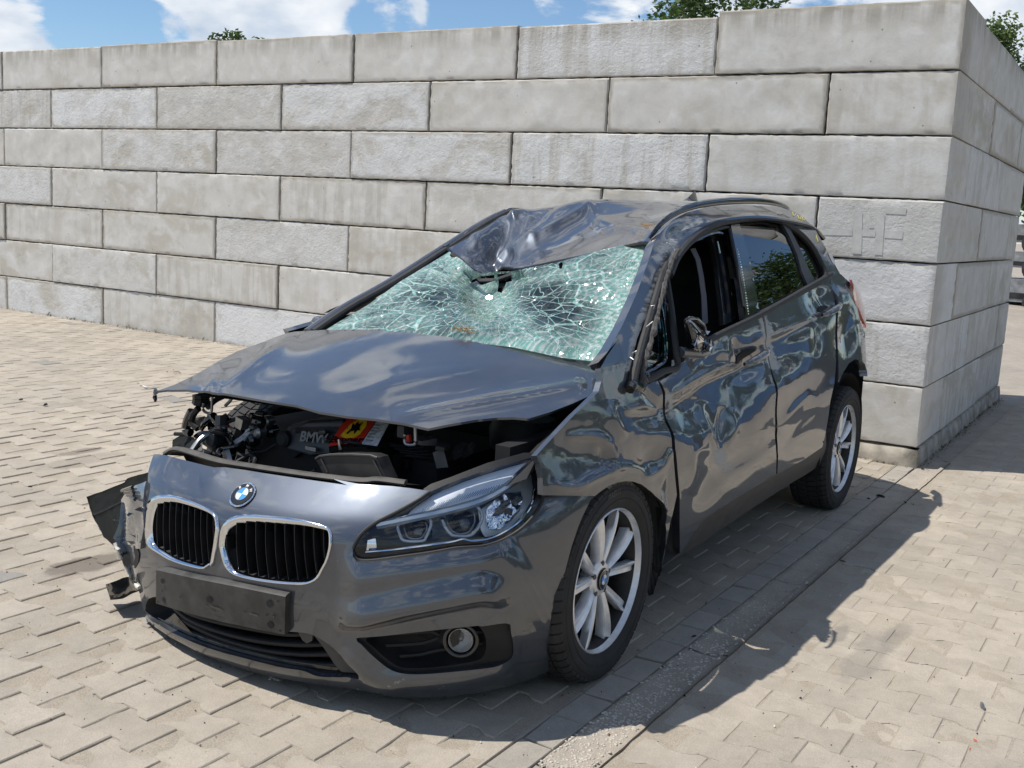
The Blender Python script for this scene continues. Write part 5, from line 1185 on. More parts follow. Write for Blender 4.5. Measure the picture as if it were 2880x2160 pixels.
for _ in range(40):
    z = rr.choice([(2050, 260), (1985, 310), (2060, 330)]); q = at(k6(z[0]+rr.uniform(-28, 28), z[1]+rr.uniform(-12, 12)), 'y', .55); e = q+np.array([rr.uniform(-.02, .02), rr.uniform(-.03, .03), rr.uniform(-.004, .01)]); b.tube([tuple(q), tuple(e)], .0008, 4)
tag(b.build('straw', M['straw'], wsg), kind='stuff')
gp_ = on([k6(1065, 742)], G_ws, .03)[0]; hv = CAMP-gp_; hv /= np.linalg.norm(hv); hv = hv+SUN; hv /= np.linalg.norm(hv); u1 = np.cross(hv, [0, 0, 1.0]); u1 /= np.linalg.norm(u1); u2 = np.cross(hv, u1)
link('glint_facet', mesh('glint_facet', [tuple(gp_+u1*a_*.012+u2*b_*.010) for a_, b_ in ((-1, -.6), (.3, -1), (1, .2), (.2, 1), (-.8, .7))], [(0, 1, 2, 3, 4)], False), M['chrome'], wsg)  # mirror facet added, angled to throw the sun's glint at the camera
# rear-view mirror and torn header seen through the hole
b = MB(); b.box(tuple(at(k6(1120, 600), 'x', -1.0)), (.03, .17, .05), Matrix.Rotation(.2, 3, 'X')); b.build('inner_mirror', M['gloss'], car)
b = MB(); b.tube([tuple(at(k6(*p), 'x', -.93)) for p in ((820, 430), (880, 475), (950, 545), (1000, 600), (1090, 598), (1200, 560), (1480, 505), (1800, 415))], .012, 8); b.build('header_trim', M['trim'], car, smooth=True)
b = MB(); b.tube([tuple(at(k6(*p), 'x', -.90)) for p in ((1095, 560), (1088, 600), (1100, 660), (1112, 680))], [.006, .007, .005, .003], 6); b.build('torn_cable', M['black'], car, smooth=True)
# ================================================================ FRONT END
GF = G_front
def fdisp(P, P3):
    v = .0010*nz(P3, 5, 2, 2)
    # shoulder under the headlamp, undercut above the fog lamp, lip
    v += shelf(P, px_(k2, (120, 1215), (300, 1200), (600, 1150), (900, 1108), (1200, 1060), (1420, 990), (1560, 900)), 105, .032, 330, 7)
    v += shelf(P, px_(k2, (60, 1520), (300, 1480), (700, 1392), (1000, 1330), (1250, 1285), (1390, 1330), (1440, 1400)), 78, .027, 40, 7, .010)
    v += shelf(P, px_(k9, (110, 110), (190, 190), (300, 300), (430, 372), (600, 386), (800, 374), (1000, 342), (1220, 290)), 70, .022, 60, 8)
    v += ridge(P, px_(k1, (760, 860), (850, 900), (800, 1000)), 22, -.005)+ridge(P, px_(k1, (1000, 990), (1100, 960), (1180, 890)), 16, .004)
    v += ridge(P, px_(k1, (1150, 1330), (1155, 1500), (1150, 1659)), 12, -.006) + ridge(P, px_(k3, (600, 830), (1000, 1010), (1500, 1150)), 14, .004)
    lf = np.clip(1-segdist(P, px_(k3, (420, 60), (480, 260), (540, 480)))[0]/60, 0, 1); v += lf*.0025*nz(P3, 9, 7, 1, True)
    return v
def fscuff(P):
    v = np.zeros(len(P))
    for ln, w, a in ((px_(k3, (640, 700), (900, 870)), 7, .45), (px_(k3, (1180, 900), (1200, 960)), 4, .3), (px_(k2, (200, 1000), (320, 1040)), 4, .2), (px_(k9, (440, 360), (520, 330)), 10, .4), (px_(k9, (720, 380), (900, 300)), 3, .45), (px_(k3, (440, 140), (470, 300)), 10, .3), (px_(k1, (800, 900), (860, 920)), 10, .25)):
        d, _, _ = segdist(P, crv(ln, 16)); v = np.maximum(v, 1.1*a*np.exp(-(d/(w*1.3))**2))
    return v
hl_edge = px_(k2, (850, 500), (780, 552), (700, 600), (600, 655), (500, 705), (430, 742), (350, 800), (290, 868), (255, 950), (262, 1005), (300, 1042), (400, 1046), (600, 1020), (850, 985), (1050, 950), (1150, 942), (1280, 930), (1420, 885), (1560, 800), (1660, 700), (1720, 610), (1740, 545), (1743, 400), (1700, 260), (1655, 232))
bump_out = px_(k1, (642, 765), (720, 772), (880, 810), (1060, 858), (1120, 872), (1190, 868), (1350, 890), (1500, 915), (1850, 965), (2150, 1008)) + px_(k2, (100, 405), (300, 445), (560, 462), (700, 478)) + hl_edge[:22] + px_(k2, (1750, 537), (1900, 535), (2040, 535), (2135, 545)) + px_(k4, (540, 430), (500, 510), (470, 580), (430, 700), (392, 850), (362, 1000), (335, 1200), (310, 1320), (296, 1402)) + px_(D, (1188, 1448), (1150, 1466), (1100, 1480), (1050, 1488), (980, 1494), (900, 1497), (830, 1494), (768, 1489), (670, 1476), (570, 1458), (500, 1437), (431, 1410), (370, 1378), (330, 1352), (312, 1340)) + px_(k3, (590, 700), (572, 640), (556, 560), (535, 480), (515, 420), (470, 330), (410, 230), (360, 150), (342, 70)) + px_(k1, (350, 1400), (372, 1300), (430, 1260), (520, 1230), (575, 1180), (590, 1060), (600, 900), (620, 830))
def kidney(pts, shrink=0): 
    c = np.mean(pts, 0); return [tuple(c+(np.array(p)-c)*(1-shrink)) for p in pts]
kr = px_(k1, (603, 1175), (625, 1130), (680, 1098), (740, 1090), (820, 1096), (950, 1140), (1070, 1195), (1130, 1245), (1146, 1310), (1138, 1400), (1118, 1530), (1098, 1640)) + px_(k3, (1085, 235), (1045, 272), (960, 262), (800, 213), (690, 150), (612, 95)) + px_(k1, (593, 1400), (590, 1280))
kl = px_(k1, (1170, 1400), (1185, 1335), (1240, 1275), (1320, 1248), (1420, 1243), (1600, 1258), (1800, 1282), (1940, 1315), (2010, 1345), (2026, 1400), (2018, 1500), (1990, 1600)) + px_(k3, (1962, 270), (1915, 350), (1840, 388), (1740, 394), (1560, 380), (1380, 350), (1260, 310), (1205, 245), (1170, 120)) + px_(k1, (1164, 1480),)
kr_c, kl_c = [tuple(p) for p in crv(kr, 60, True)], [tuple(p) for p in crv(kl, 70, True)]
low_open = px_(k3, (577, 600), (590, 530), (625, 497), (700, 500), (760, 550), (1000, 640), (1300, 715), (1690, 762), (1760, 768), (1850, 782), (1920, 812), (2000, 862), (2080, 925)) + px_(k9, (145, 205), (215, 272), (252, 315), (250, 336), (215, 341), (0, 338)) + px_(k3, (1800, 1068), (1600, 1035), (1200, 932), (1000, 868), (820, 790), (680, 712), (610, 672))
low_c = [tuple(p) for p in crv(low_open, 110, True)]
fog_out = px_(k9, (230, 92), (420, 72), (700, 40), (1000, 8), (1158, -8), (1178, 50), (1196, 120), (1200, 185), (1185, 225), (1110, 252), (900, 283), (700, 304), (560, 308), (480, 297), (420, 268), (340, 200), (270, 130))
fog_c = [tuple(p) for p in crv(fog_out, 80, True)]
bumper = panel('front_bumper', bump_out, [kr_c, kl_c, low_c, fog_c], GF, 7, M['paint'], car, disp=fdisp, scuff=fscuff, thick=.016)
def loft(name, pts, G_, o0, o1, shrink, mat, parent, floor=True, dz=0):
    A = on(pts, G_, o0); c = np.mean(pts, 0); inn = [tuple(c+(np.array(p)-c)*(1-shrink)) for p in pts]; B = on(inn, G_, o1); B[:, 2] += dz
    n = len(pts); V = [tuple(p) for p in A]+[tuple(p) for p in B]; F = [(i, (i+1) % n, n+(i+1) % n, n+i) for i in range(n)]
    if floor: F.append(tuple(range(n, 2*n)))
    return link(name, mesh(name, V, F, True), mat, parent)
# kidneys: chrome surround, black well, upright bars
def chrome_ring(pts, parent, name='chrome_surround'):
    P = on(pts, GF, .004); N_ = grad(hit(pts, GF), GF); c = np.mean(pts, 0); V = []; F = []; n = len(pts)
    q = np.asarray(pts); topness = np.clip((c[1]-q[:, 1])/(c[1]-q[:, 1].min()), 0, 1)
    tn = np.roll(q, -1, 0)-np.roll(q, 1, 0); tn /= np.linalg.norm(tn, axis=1, keepdims=True); nr = np.stack([-tn[:, 1], tn[:, 0]], -1)
    if ((c-q)*nr).sum() < 0: nr = -nr
    w = 7+11*topness**1.5
    IN = on([tuple(p+n_*wi*.55) for p, n_, wi in zip(q, nr, w)], GF, .007); IN2 = on([tuple(p+n_*wi) for p, n_, wi in zip(q, nr, w)], GF, -.010)
    OUT = on([tuple(p-n_*1.5) for p, n_ in zip(q, nr)], GF, -.004)
    rings = [OUT, P+N_*.004, IN+0, IN2]
    for r in rings: V += [tuple(p) for p in r]
    for r in range(3): F += [(r*n+i, r*n+(i+1) % n, (r+1)*n+(i+1) % n, (r+1)*n+i) for i in range(n)]
    return link(name, mesh(name, V, F), M['chrome'], parent)
for pts, nm, nbar, sl in ((kr_c, 'kidney_grille', 11, .06), (kl_c, 'kidney_grille', 11, .10)):
    g = empty(nm, tuple(on([tuple(np.mean(pts, 0))], GF)[0])); g.parent = car; g.matrix_parent_inverse = Matrix.Translation(car.location).inverted()
    chrome_ring(pts, g); loft('grille_well', pts, GF, -.004, -.07, .10, M['dark'], g)
    q = np.array(pts); x0, x1 = q[:, 0].min(), q[:, 0].max(); c = q.mean(0)
    inn = [tuple(c+(p-c)*.93) for p in q]
    for k in range(nbar):
        t = (k+.7)/(nbar+.4); xt = x0+(x1-x0)*t; lean = sl*(x1-x0)*.35
        # clip the upright to the opening
        best = []
        for yy_ in np.linspace(q[:, 1].min(), q[:, 1].max(), 60):
            u = (yy_-q[:, 1].min())/(q[:, 1].max()-q[:, 1].min()); xx_ = xt+lean*(u-.4)+10*math.sin(math.pi*u)*-.6
            if inpoly([(xx_, yy_)], inn)[0]: best.append((xx_, yy_))
        if len(best) < 6: continue
        best = best[::3]+[best[-1]]
        fr = on(best, GF, -.004); bk = on(best, GF, -.045); sd_ = np.array([.0009, .0018, 0])
        V = [tuple(p-sd_) for p in fr]+[tuple(p+sd_) for p in fr]+[tuple(p+sd_) for p in bk]+[tuple(p-sd_) for p in bk]; n = len(fr)
        F = [(a*n+i, a*n+i+1, ((a+1) % 4)*n+i+1, ((a+1) % 4)*n+i) for a in range(4) for i in range(n-1)]
        link('grille_bar', mesh('grille_bar', V, F, False), M['black'], g)
# badge
bc = on([k1(1340, 1088)], GF)[0]; bn = grad(bc[None], GF)[0]
badge = empty('badge', tuple(bc)); badge.parent = car; badge.matrix_parent_inverse = Matrix.Translation(car.location).inverted()
bu = np.cross([0, 0, 1.0], bn); bu /= np.linalg.norm(bu); bv = np.cross(bn, bu)
def bp_(u, v, o=0.0): return tuple(bc+bu*u+bv*v+bn*o)
def disc(name, r0_, r1_, a0, a1, o, mat, n=40, parent=None, frame=None):
    fr = frame or bp_; V = []; F = []; k = max(3, int(n*(a1-a0)/(2*math.pi)))
    for i in range(k+1):
        th = a0+(a1-a0)*i/k
        for r in (r0_, r1_): V.append(fr(r*math.cos(th), r*math.sin(th), o))
    F = [(2*i, 2*i+1, 2*i+3, 2*i+2) for i in range(k)]
    return link(name, mesh(name, V, F, False), mat, parent)
def text_mesh(name, s, size, fr, mat, parent, o=0.0, rot=0.0, cx=0.0, cy=0.0, shear=0.0, ext=0.0):
    c = bpy.data.curves.new('t', 'FONT'); c.body = s; c.size = size; c.align_x = 'CENTER'; c.align_y = 'CENTER'; c.shear = shear; c.offset = size*.025
    to = bpy.data.objects.new('t', c); COL.objects.link(to); bpy.context.view_layer.update()
    me = bpy.data.meshes.new_from_object(to); bpy.data.objects.remove(to); co, si = math.cos(rot), math.sin(rot)
    for v in me.vertices:
        x, y = v.co.x, v.co.y; v.co = Vector(fr(cx+x*co-y*si, cy+x*si+y*co, o))
    me.name = name; me.materials.clear(); return link(name, me, mat, parent)
R0 = .0405
disc('badge_ring', .0345, R0, 0, 2*math.pi, .0065, M['chrome'], 48, badge)
b = MB(); b.tube([bp_(R0*math.cos(t), R0*math.sin(t), .004) for t in np.linspace(0, 2*math.pi, 41)[:-1]], .0028, 8, closed=True); b.build('badge_rim', M['chrome'], badge, smooth=True)
disc('badge_field', .0215, .0375, 0, 2*math.pi, .0080, M['gloss'], 48, badge)
for k in range(4): disc('badge_quarter', .0, .021, k*math.pi/2, (k+1)*math.pi/2, .0085, (M['badgew'], M['blue'])[k % 2 == 1], 32, badge)
disc('badge_line', .0205, .0225, 0, 2*math.pi, .0088, M['chrome'], 40, badge)
for ch, an in (('B', 142), ('M', 90), ('W', 38)):
    a_ = R(an); text_mesh('badge_letter', ch, .0125, bp_, M['badgew'], badge, .0092, a_-math.pi/2, .0290*math.cos(a_), .0290*math.sin(a_))
# rubber strip along the top of the nose, and the black plate behind it
b = MB(); top = px_(k1, (690, 762), (760, 728), (850, 738), (1100, 815), (1300, 850), (1800, 925), (2212, 972)) + px_(k2, (420, 412), (640, 440))
P = on(crv(top, 60), GF, -.012); b.tube([tuple(p+np.array([-.012, 0, .006])) for p in P], .016, 8, flat=.55); b.build('nose_seal', simple('brown_grey_seal', (.085, .078, .068), .6, var=.3, vscale=20), car, smooth=True)
rows = [[tuple(p+np.array([-.018-dx, 0, dz])) for p in P] for dx, dz in ((0, 0), (.07, -.015), (.12, -.10))]
link('radiator_support', mesh('radiator_support', *grid(rows)), M['black'], car)
# number plate carrier
pc = px_(k3, (722, 262), (1000, 322), (1400, 400), (1708, 462)), px_(k3, (718, 528), (1000, 612), (1400, 705), (1700, 762))
TOPc, BOTc = crv(pc[0], 14), crv(pc[1], 14)
F1 = [on(TOPc, GF, .014), on(BOTc, GF, .018)]
xs_ = []
def plate_pt(p2, off): return on([tuple(p2)], GF, off)[0]
rowsP = [[tuple(plate_pt(p, -.004)+np.array([0, 0, .004])) for p in TOPc], [tuple(plate_pt(p, .020)) for p in TOPc], [tuple(plate_pt(p*.97+q*.03, .026)) for p, q in zip(TOPc, BOTc)], [tuple(plate_pt(p*.03+q*.97, .026)) for p, q in zip(TOPc, BOTc)], [tuple(plate_pt(p, .020)) for p in BOTc], [tuple(plate_pt(p, -.006)) for p in BOTc]]
V, F = grid(rowsP); n = 14
F.append(tuple(i*n for i in range(6))); F.append(tuple(i*n+n-1 for i in range(5, -1, -1)))
me = mesh('p', V, F); sharp(me, 30); plate = link('plate_holder', me, simple('worn_plate_plastic', (.040, .039, .036), .55, bump=.4, bscale=60, var=.5, vscale=16), car)
def pfr(px0): 
    base = plate_pt(px0, .0275); n_ = grad(hit([px0], GF), GF)[0]; u = np.cross([0, 0, 1.0], n_); u /= np.linalg.norm(u); v = np.cross(n_, u); return lambda a, b_, o=0.0: tuple(base+u*a+v*b_+n_*o)
for (x, y, r) in ((770, 350, .0085), (780, 492, .0085), (1128, 488, .011), (1588, 523, .011), (1596, 678, .011), (768, 425, .003), (735, 508, .003), (907, 465, .0028), (1652, 505, .003), (1402, 577, .0028), (1568, 600, .003), (1618, 608, .003), (1668, 722, .003)):
    disc('screw_hole', 0, r, 0, 2*math.pi, 0, M['dark'], 16, plate, pfr(k3(x, y)))
for (x, y, w, h_) in ((1175, 545, .05, .003), (1190, 558, .05, .002), (1470, 600, .03, .006), (1620, 615, .004, .006), (1115, 540, .02, .002)):
    fr = pfr(k3(x, y)); link('scratch', mesh('s', [fr(-w/2, -h_/2, .0004), fr(w/2, -h_/2, .0004), fr(w/2, h_/2, .0004), fr(-w/2, h_/2, .0004)], [(0, 1, 2, 3)], False), simple('scratch', (.09, .085, .07), .7) if 'scratch' not in bpy.data.materials else bpy.data.materials['scratch'], plate)
# lower intake: dark well, slats, corner shutter
lo = empty('lower_intake', tuple(on([k3(1300, 880)], GF)[0])); lo.parent = car; lo.matrix_parent_inverse = Matrix.Translation(car.location).inverted()
loft('intake_well', low_c, GF, -.004, -.10, .04, M['dark'], lo)
sl = (px_(k3, (760, 575), (870, 650), (1100, 720), (1400, 780), (1640, 818), (1830, 815)), px_(k3, (740, 600), (870, 700), (1100, 790), (1400, 865), (1700, 900), (1930, 900)), px_(k3, (735, 650), (900, 745), (1150, 850), (1450, 930), (1750, 970), (2000, 975)), px_(k3, (690, 690), (900, 800), (1200, 905), (1500, 985), (1800, 1045), (2100, 1055)))
for s_ in sl:
    c = crv(s_, 30); a = on(c, GF, -.022); bk = on(c, GF, -.075); th = np.array([0, 0, .0055])
    V = [tuple(p+th) for p in a]+[tuple(p-th) for p in a]+[tuple(p-th-[0, 0, .004]) for p in bk]+[tuple(p+th-[0, 0, .004]) for p in bk]; n = len(a)
    F = [(q_*n+i, q_*n+i+1, ((q_+1) % 4)*n+i+1, ((q_+1) % 4)*n+i) for q_ in range(4) for i in range(n-1)]
    link('intake_slat', mesh('intake_slat', V, F), M['black'], lo)
link('intake_side', panel_mesh(px_(k3, (1850, 790), (1900, 800), (2212, 1090), (2240, 1110), (2090, 1100), (2030, 1030), (1940, 900)), [], GF, 12, thick=.03, offset=-.014), M['trim'], lo)
panel('tow_cover', px_(k3, (1752, 770), (1830, 772), (1870, 800), (1865, 845), (1825, 865), (1790, 840)), [], GF, 9, M['trim'], lo, thick=.01, offset=-.006)
link('intake_floor', panel_mesh(px_(k3, (600, 660), (680, 690), (760, 640), (900, 790), (1200, 900), (1600, 1000), (2000, 1060), (2200, 1085), (2200, 1115), (1800, 1068), (1600, 1035), (1200, 932), (1000, 868), (820, 790), (680, 712)), [], GF, 10, thick=.0, offset=-.02), M['gloss'], lo)
# fog lamp bezel
fo = empty('fog_lamp', tuple(on([k9(880, 115)], GF)[0])); fo.parent = car; fo.matrix_parent_inverse = Matrix.Translation(car.location).inverted()
fin = px_(k9, (285, 102), (500, 78), (700, 52), (900, 22), (975, 22), (1015, 60), (1035, 120), (1030, 190), (995, 235), (880, 262), (700, 285), (560, 290), (480, 275), (400, 220), (330, 155))
fin_c = [tuple(p) for p in crv(fin, 70, True)]
link('bezel', panel_mesh([tuple(p) for p in fog_c], [fin_c], GF, 9, thick=.012, offset=-.003), M['black'], fo)
loft('bezel_well', fin_c, GF, -.004, -.085, .05, M['black'], fo)
for s_ in (px_(k9, (330, 105), (500, 100), (640, 92), (700, 90), (745, 110)), px_(k9, (400, 180), (600, 168), (680, 152), (740, 128)), px_(k9, (490, 248), (620, 238), (720, 215), (790, 205)), px_(k9, (960, 180), (1030, 168)), px_(k9, (950, 95), (1025, 90))):
    tube_on('bezel_rib', s_, GF, -.028, .0055, M['black'], fo, n=24)
fc = on([k9(880, 118)], GF, -.010)[0]; fn = np.array([.80, .52, -.02]); fn /= np.linalg.norm(fn); fu = np.cross([0, 0, 1.0], fn); fu /= np.linalg.norm(fu); fv = np.cross(fn, fu)
def ffr(u, v, o=0.0): return tuple(fc+fu*u+fv*v+fn*o)
def cone(name, rr_, mat, n=36, parent=fo):
    V = []; F = []; m = len(rr_)
    for i in range(n):
        th = 2*math.pi*i/n
        for r, o in rr_: V.append(ffr(r*math.cos(th), r*math.sin(th), o))
    for i in range(n):
        j = (i+1) % n; F += [(i*m+k, i*m+k+1, j*m+k+1, j*m+k) for k in range(m-1)]
    return link(name, mesh(name, V, F), mat, parent)
cone('lamp_tube', [(.050, .012), (.046, .016), (.040, .010), (.037, -.03)], M['gloss'])
cone('reflector', [(.0005, -.030), (.015, -.027), (.029, -.012), (.0335, .006)], simple('lamp_reflector', (.85, .85, .85), .35, .2, bump=.8, bscale=60)); cone('bulb_shade', [(.0005, .001), (.007, .0), (.009, -.012), (.009, -.03)], M['metal'])
fd = disc('fog_lens', .0005, .034, 0, 2*math.pi, .008, M['lens'], 36, fo, ffr)
b = MB(); b.tube([ffr(.034*math.cos(t), .034*math.sin(t), .008) for t in np.linspace(0, 2*math.pi, 41)[:-1]], .0012, 6, closed=True); b.build('lamp_ring', M['metal'], fo, smooth=True)
# near headlamp
hl = empty('headlight', tuple(on([k2(1100, 800)], GF)[0])); hl.parent = car; hl.matrix_parent_inverse = Matrix.Translation(car.location).inverted()
hl_full = hl_edge + px_(k2, (1500, 275), (1300, 330), (1100, 395), (950, 455))
hlc = hl_full
loft('lamp_shell', hlc, GF, -.006, -.085, .05, simple('lamp_shell_grey', (.11, .11, .112), .3, .3, coat=.5), hl)
link('reflector_bowl', panel_mesh(px_(k2, (1250, 600), (1330, 540), (1450, 460), (1560, 370), (1650, 300), (1690, 300), (1715, 420), (1712, 540), (1650, 680), (1560, 780), (1430, 860), (1330, 880), (1290, 800)), [], GF, 12, thick=.0, offset=-.062), simple('lamp_silver', (.85, .87, .9), .3, .3), hl)
link('lamp_lens', panel_mesh(hlc, [], GF, 12, thick=0, offset=-.001, disp=lambda P, P3: .004*np.exp(-(segdist(P, hlc, True)[0]/16))*-1), M['lens'], hl)
tube_on('lamp_gasket', hl_edge, GF, -.004, .0055, M['seal'], hl, n=120)
tube_on('chrome_line', px_(k2, (345, 985), (600, 962), (1000, 905), (1110, 878), (1200, 895), (1340, 870), (1480, 800), (1580, 720), (1660, 600), (1690, 480)), GF, -.014, .0045, M['chrome'], hl, n=80)
tube_on('light_bar', px_(k2, (430, 748), (700, 690), (900, 650), (1150, 590), (1300, 535), (1450, 450), (1560, 370), (1660, 290)), GF, -.020, .012, simple('light_guide', (.75, .78, .8), .18, .4, coat=1), hl, n=70)
link('brow', panel_mesh(px_(k2, (780, 560), (870, 500), (950, 462), (1100, 402), (1300, 338), (1500, 282), (1650, 245), (1640, 290), (1540, 370), (1430, 450), (1280, 525), (1130, 580), (900, 640), (640, 700), (700, 620)), [], GF, 10, thick=0, offset=-.024), simple('brow_silver', (.88, .90, .93), .35, .25), hl)
for k in range(34):
    t = k/33; a = np.array(k2(770+680*t, 660-200*t-18*math.sin(t*3))); c = np.array(k2(800+690*t, 610-200*t+(-14)*math.sin(t*3)))
    P = on([tuple(a), tuple(c)], GF, -.021); bb = MB(); bb.tube([tuple(p) for p in P], .0012, 4); bb.build('brow_rib', M['chrome'], hl)
def ring_px(name, pts, off, rad, mat): return tube_on(name, pts, GF, off, rad, mat, hl, n=50)
ringm = simple('ring_guide', (.62, .64, .66), .2, .2, coat=1); 
ring_px('projector_ring', px_(k2, (600, 715), (590, 760), (610, 830), (650, 885), (790, 890), (820, 850), (850, 780), (860, 720), (850, 690)), -.03, .0045, ringm)
ring_px('projector_ring', px_(k2, (950, 700), (975, 760), (1020, 825), (1060, 845), (1170, 848), (1230, 800), (1270, 720), (1270, 650), (1230, 590)), -.03, .0050, ringm)
ring_px('inner_ring', px_(k2, (635, 720), (640, 780), (680, 850), (770, 855), (815, 800), (825, 740), (810, 700)), -.045, .003, M['metal']); ring_px('inner_ring', px_(k2, (990, 650), (1000, 740), (1060, 815), (1160, 822), (1210, 760), (1220, 680), (1200, 620)), -.045, .003, M['metal'])
def lens_ball(px0, r, off):
    c = on([px0], GF, off)[0]; b_ = MB(); b_.lathe([(-.01, .001), (.018, .0001), (.016, r*.35), (.010, r*.7), (0, r*.93), (-.012, r), (-.03, r)], tuple(c), 32, axis='x'); b_.build('projector', simple('projector_glass', (.03, .03, .032), .05, coat=1) if 'projector_glass' not in bpy.data.materials else bpy.data.materials['projector_glass'], hl, smooth=True)
lens_ball(k2(725, 785), .034, -.075); lens_ball(k2(1105, 725), .038, -.075)
link('indicator', panel_mesh(px_(k2, (1310, 600), (1400, 500), (1480, 465), (1600, 460), (1620, 520), (1600, 640), (1540, 730), (1440, 800), (1340, 790), (1320, 700)), [], GF, 10, thick=.01, offset=-.05, disp=lambda P, P3: .004*np.sin(P[:, 0]*.45)*np.sin(P[:, 1]*.45)), M['chrome'], hl)
link('inner_corner', panel_mesh(px_(k2, (345, 880), (410, 855), (418, 960), (400, 985), (335, 985)), [], GF, 8, thick=.01, offset=-.03), M['chrome'], hl)
for (x, y, s_) in ((1440, 610, 16), (1480, 560, 12), (1575, 530, 10), (1395, 660, 8), (1500, 640, 14), (945, 690, 10)):
    c = on([k2(x, y)], GF, -.035)[0]; b = MB(); b.box(tuple(c), (.012, s_*.0011, s_*.0011), Matrix.Rotation(x, 3, 'X')); b.build('bulb', M['metal'], hl)
# headlamp bracket above: dark flange from lamp top to the wing
link('lamp_bracket', panel_mesh(px_(k2, (790, 440), (830, 500), (900, 490), (1100, 400), (1300, 335), (1500, 280), (1650, 232), (1690, 170), (1600, 165), (1300, 240), (1000, 350), (850, 400)), [], GF, 14, thick=.01, offset=-.03), M['black'], car)

# ---- smashed far headlamp and torn corner, hanging wheel-arch liner
cr_out = px_(k1, (600, 985), (520, 1020), (465, 1060), (410, 1120), (385, 1220), (362, 1320), (345, 1420), (380, 1440), (440, 1500), (560, 1500), (590, 1300), (580, 1120))
def crumple(P, P3): return .011*nz(P3, 6, 2, 2, True)-.006
panel('smashed_headlight', cr_out, [], GF, 7, simple('smoked_lens', (.11, .12, .135), .2, .3, coat=1), car, disp=crumple, thick=.01, offset=.004)
rr = random.Random(77)
for i in range(14):
    c = np.array(k1(rr.uniform(400, 590), rr.uniform(1030, 1480))); P = on([tuple(c)], GF, rr.uniform(.0, .03))[0]; s = rr.uniform(.012, .04); a_ = rr.random()*6; nrm = np.array([rr.uniform(-1, 1), rr.uniform(-1, 1), rr.uniform(-1, 1)])
    u = np.cross(nrm, [0, 0, 1.0]); u /= np.linalg.norm(u); w = np.cross(nrm, u); w /= np.linalg.norm(w)
    me = mesh('s', [tuple(P), tuple(P+u*s), tuple(P+w*s*.7+u*s*.4), tuple(P+w*s*.5-u*s*.1)], [(0, 1, 2, 3)], False); link('lens_shard', me, rr.choice([M['lens'], M['gloss'], M['paint'], M['lens']]), car)
for k in range(4):
    P = on(px_(k1, (445+k*22, 1095+k*18-40), (520+k*8, 1040+k*28)), GF, .02); bb = MB(); bb.tube([tuple(p) for p in P], .006, 5); bb.build('lamp_rib', M['gloss'], car)
b = MB(); P = on(crv(px_(k3, (350, 70), (372, 150), (420, 240), (470, 330), (515, 410), (530, 425)), 20), GF, .001); rr2_ = random.Random(4)
b.tube([tuple(p+np.array([0, rr2_.uniform(-.004, .004), rr2_.uniform(-.004, .004)])) for p in P], [.008+rr2_.uniform(-.003, .004) for _ in P], 6, flat=.7); b.build('torn_edge', M['white'], car, smooth=True)
P = on([k3(462, 205)], GF, .012)[0]; cf = lambda u, v, o=0.0: tuple(P+np.array([.35*u, -.6*u, 0])+np.array([0, 0, v])+np.array([.8, -.5, .0])*o)
disc('sensor_plug', 0, .022, 0, 2*math.pi, 0, M['trim'], 20, car, cf)
panel('socket_hole', px_(k3, (495, 95), (520, 105), (535, 160), (530, 220), (505, 270), (490, 240), (505, 180), (492, 130)), [], GF, 8, M['dark'], car, thick=.002, offset=.003)
def sheet(name, top, bot, depth_t, depth_b, mat, ax='x', n=22, m=8, th=.004, wav=.008, seed=1, parent=car):
    T = crv([tuple(at(p, ax, d)) for p, d in zip(top, depth_t)], n); B = crv([tuple(at(p, ax, d)) for p, d in zip(bot, depth_b)], n)
    G_ = []
    for i in range(m):
        t = i/(m-1); row = []
        for j in range(n):
            p = T[j]*(1-t)+B[j]*t; w = noise.noise(Vector((j*.5+seed, i*.6, seed)))*wav; row.append(tuple(p+np.array([w, w*.6, 0])))
        G_.append(row)
    V, F = grid(G_); k = len(V); nn = np.array([.6, .5, .6])*th
    V2 = V+[tuple(np.array(v)-nn) for v in V]; F2 = F+[tuple(reversed([q+k for q in f])) for f in F]
    lp = list(range(n))+[i*n+n-1 for i in range(1, m)]+[(m-1)*n+j for j in range(n-2, -1, -1)]+[i*n for i in range(m-2, 0, -1)]
    F2 += [(lp[i], lp[(i+1) % len(lp)], k+lp[(i+1) % len(lp)], k+lp[i]) for i in range(len(lp))]
    return link(name, mesh(name, V2, F2), mat, parent)
sheet('wheel_liner', px_(k1, (118, 1098), (230, 1060), (330, 1020), (415, 985), (432, 958), (500, 935), (612, 905)), px_(k1, (165, 1245), (210, 1230), (300, 1190), (380, 1150), (430, 1120), (500, 1060), (612, 1010)), [.16, .2, .24, .27, .28, .32, .38], [.16, .2, .24, .27, .28, .32, .38], M['liner'], seed=3)
sheet('wheel_liner', px_(k1, (163, 1240), (220, 1225), (300, 1188), (370, 1152), (420, 1125), (520, 1050)), px_(k1, (318, 1528), (345, 1505), (352, 1460), (360, 1400), (380, 1330), (440, 1250)), [.17, .2, .25, .28, .3, .34], [.24, .27, .28, .3, .32, .36], M['liner'], seed=8)
sheet('bumper_bracket', px_(k3, (268, 398), (340, 372), (440, 338), (500, 372)), px_(k3, (300, 500), (400, 490), (470, 455), (540, 432)), [.16, .17, .18, .17], [.075, .078, .085, .10], M['gloss'], ax='z', th=.004, seed=5, wav=.003)
sheet('bracket_lip', px_(k3, (300, 500), (400, 488), (470, 453), (540, 430)), px_(k3, (305, 516), (400, 505), (470, 468), (540, 442)), [.078, .08, .087, .10], [.070, .072, .079, .09], M['trim'], ax='z', th=.004, seed=5, wav=.002)
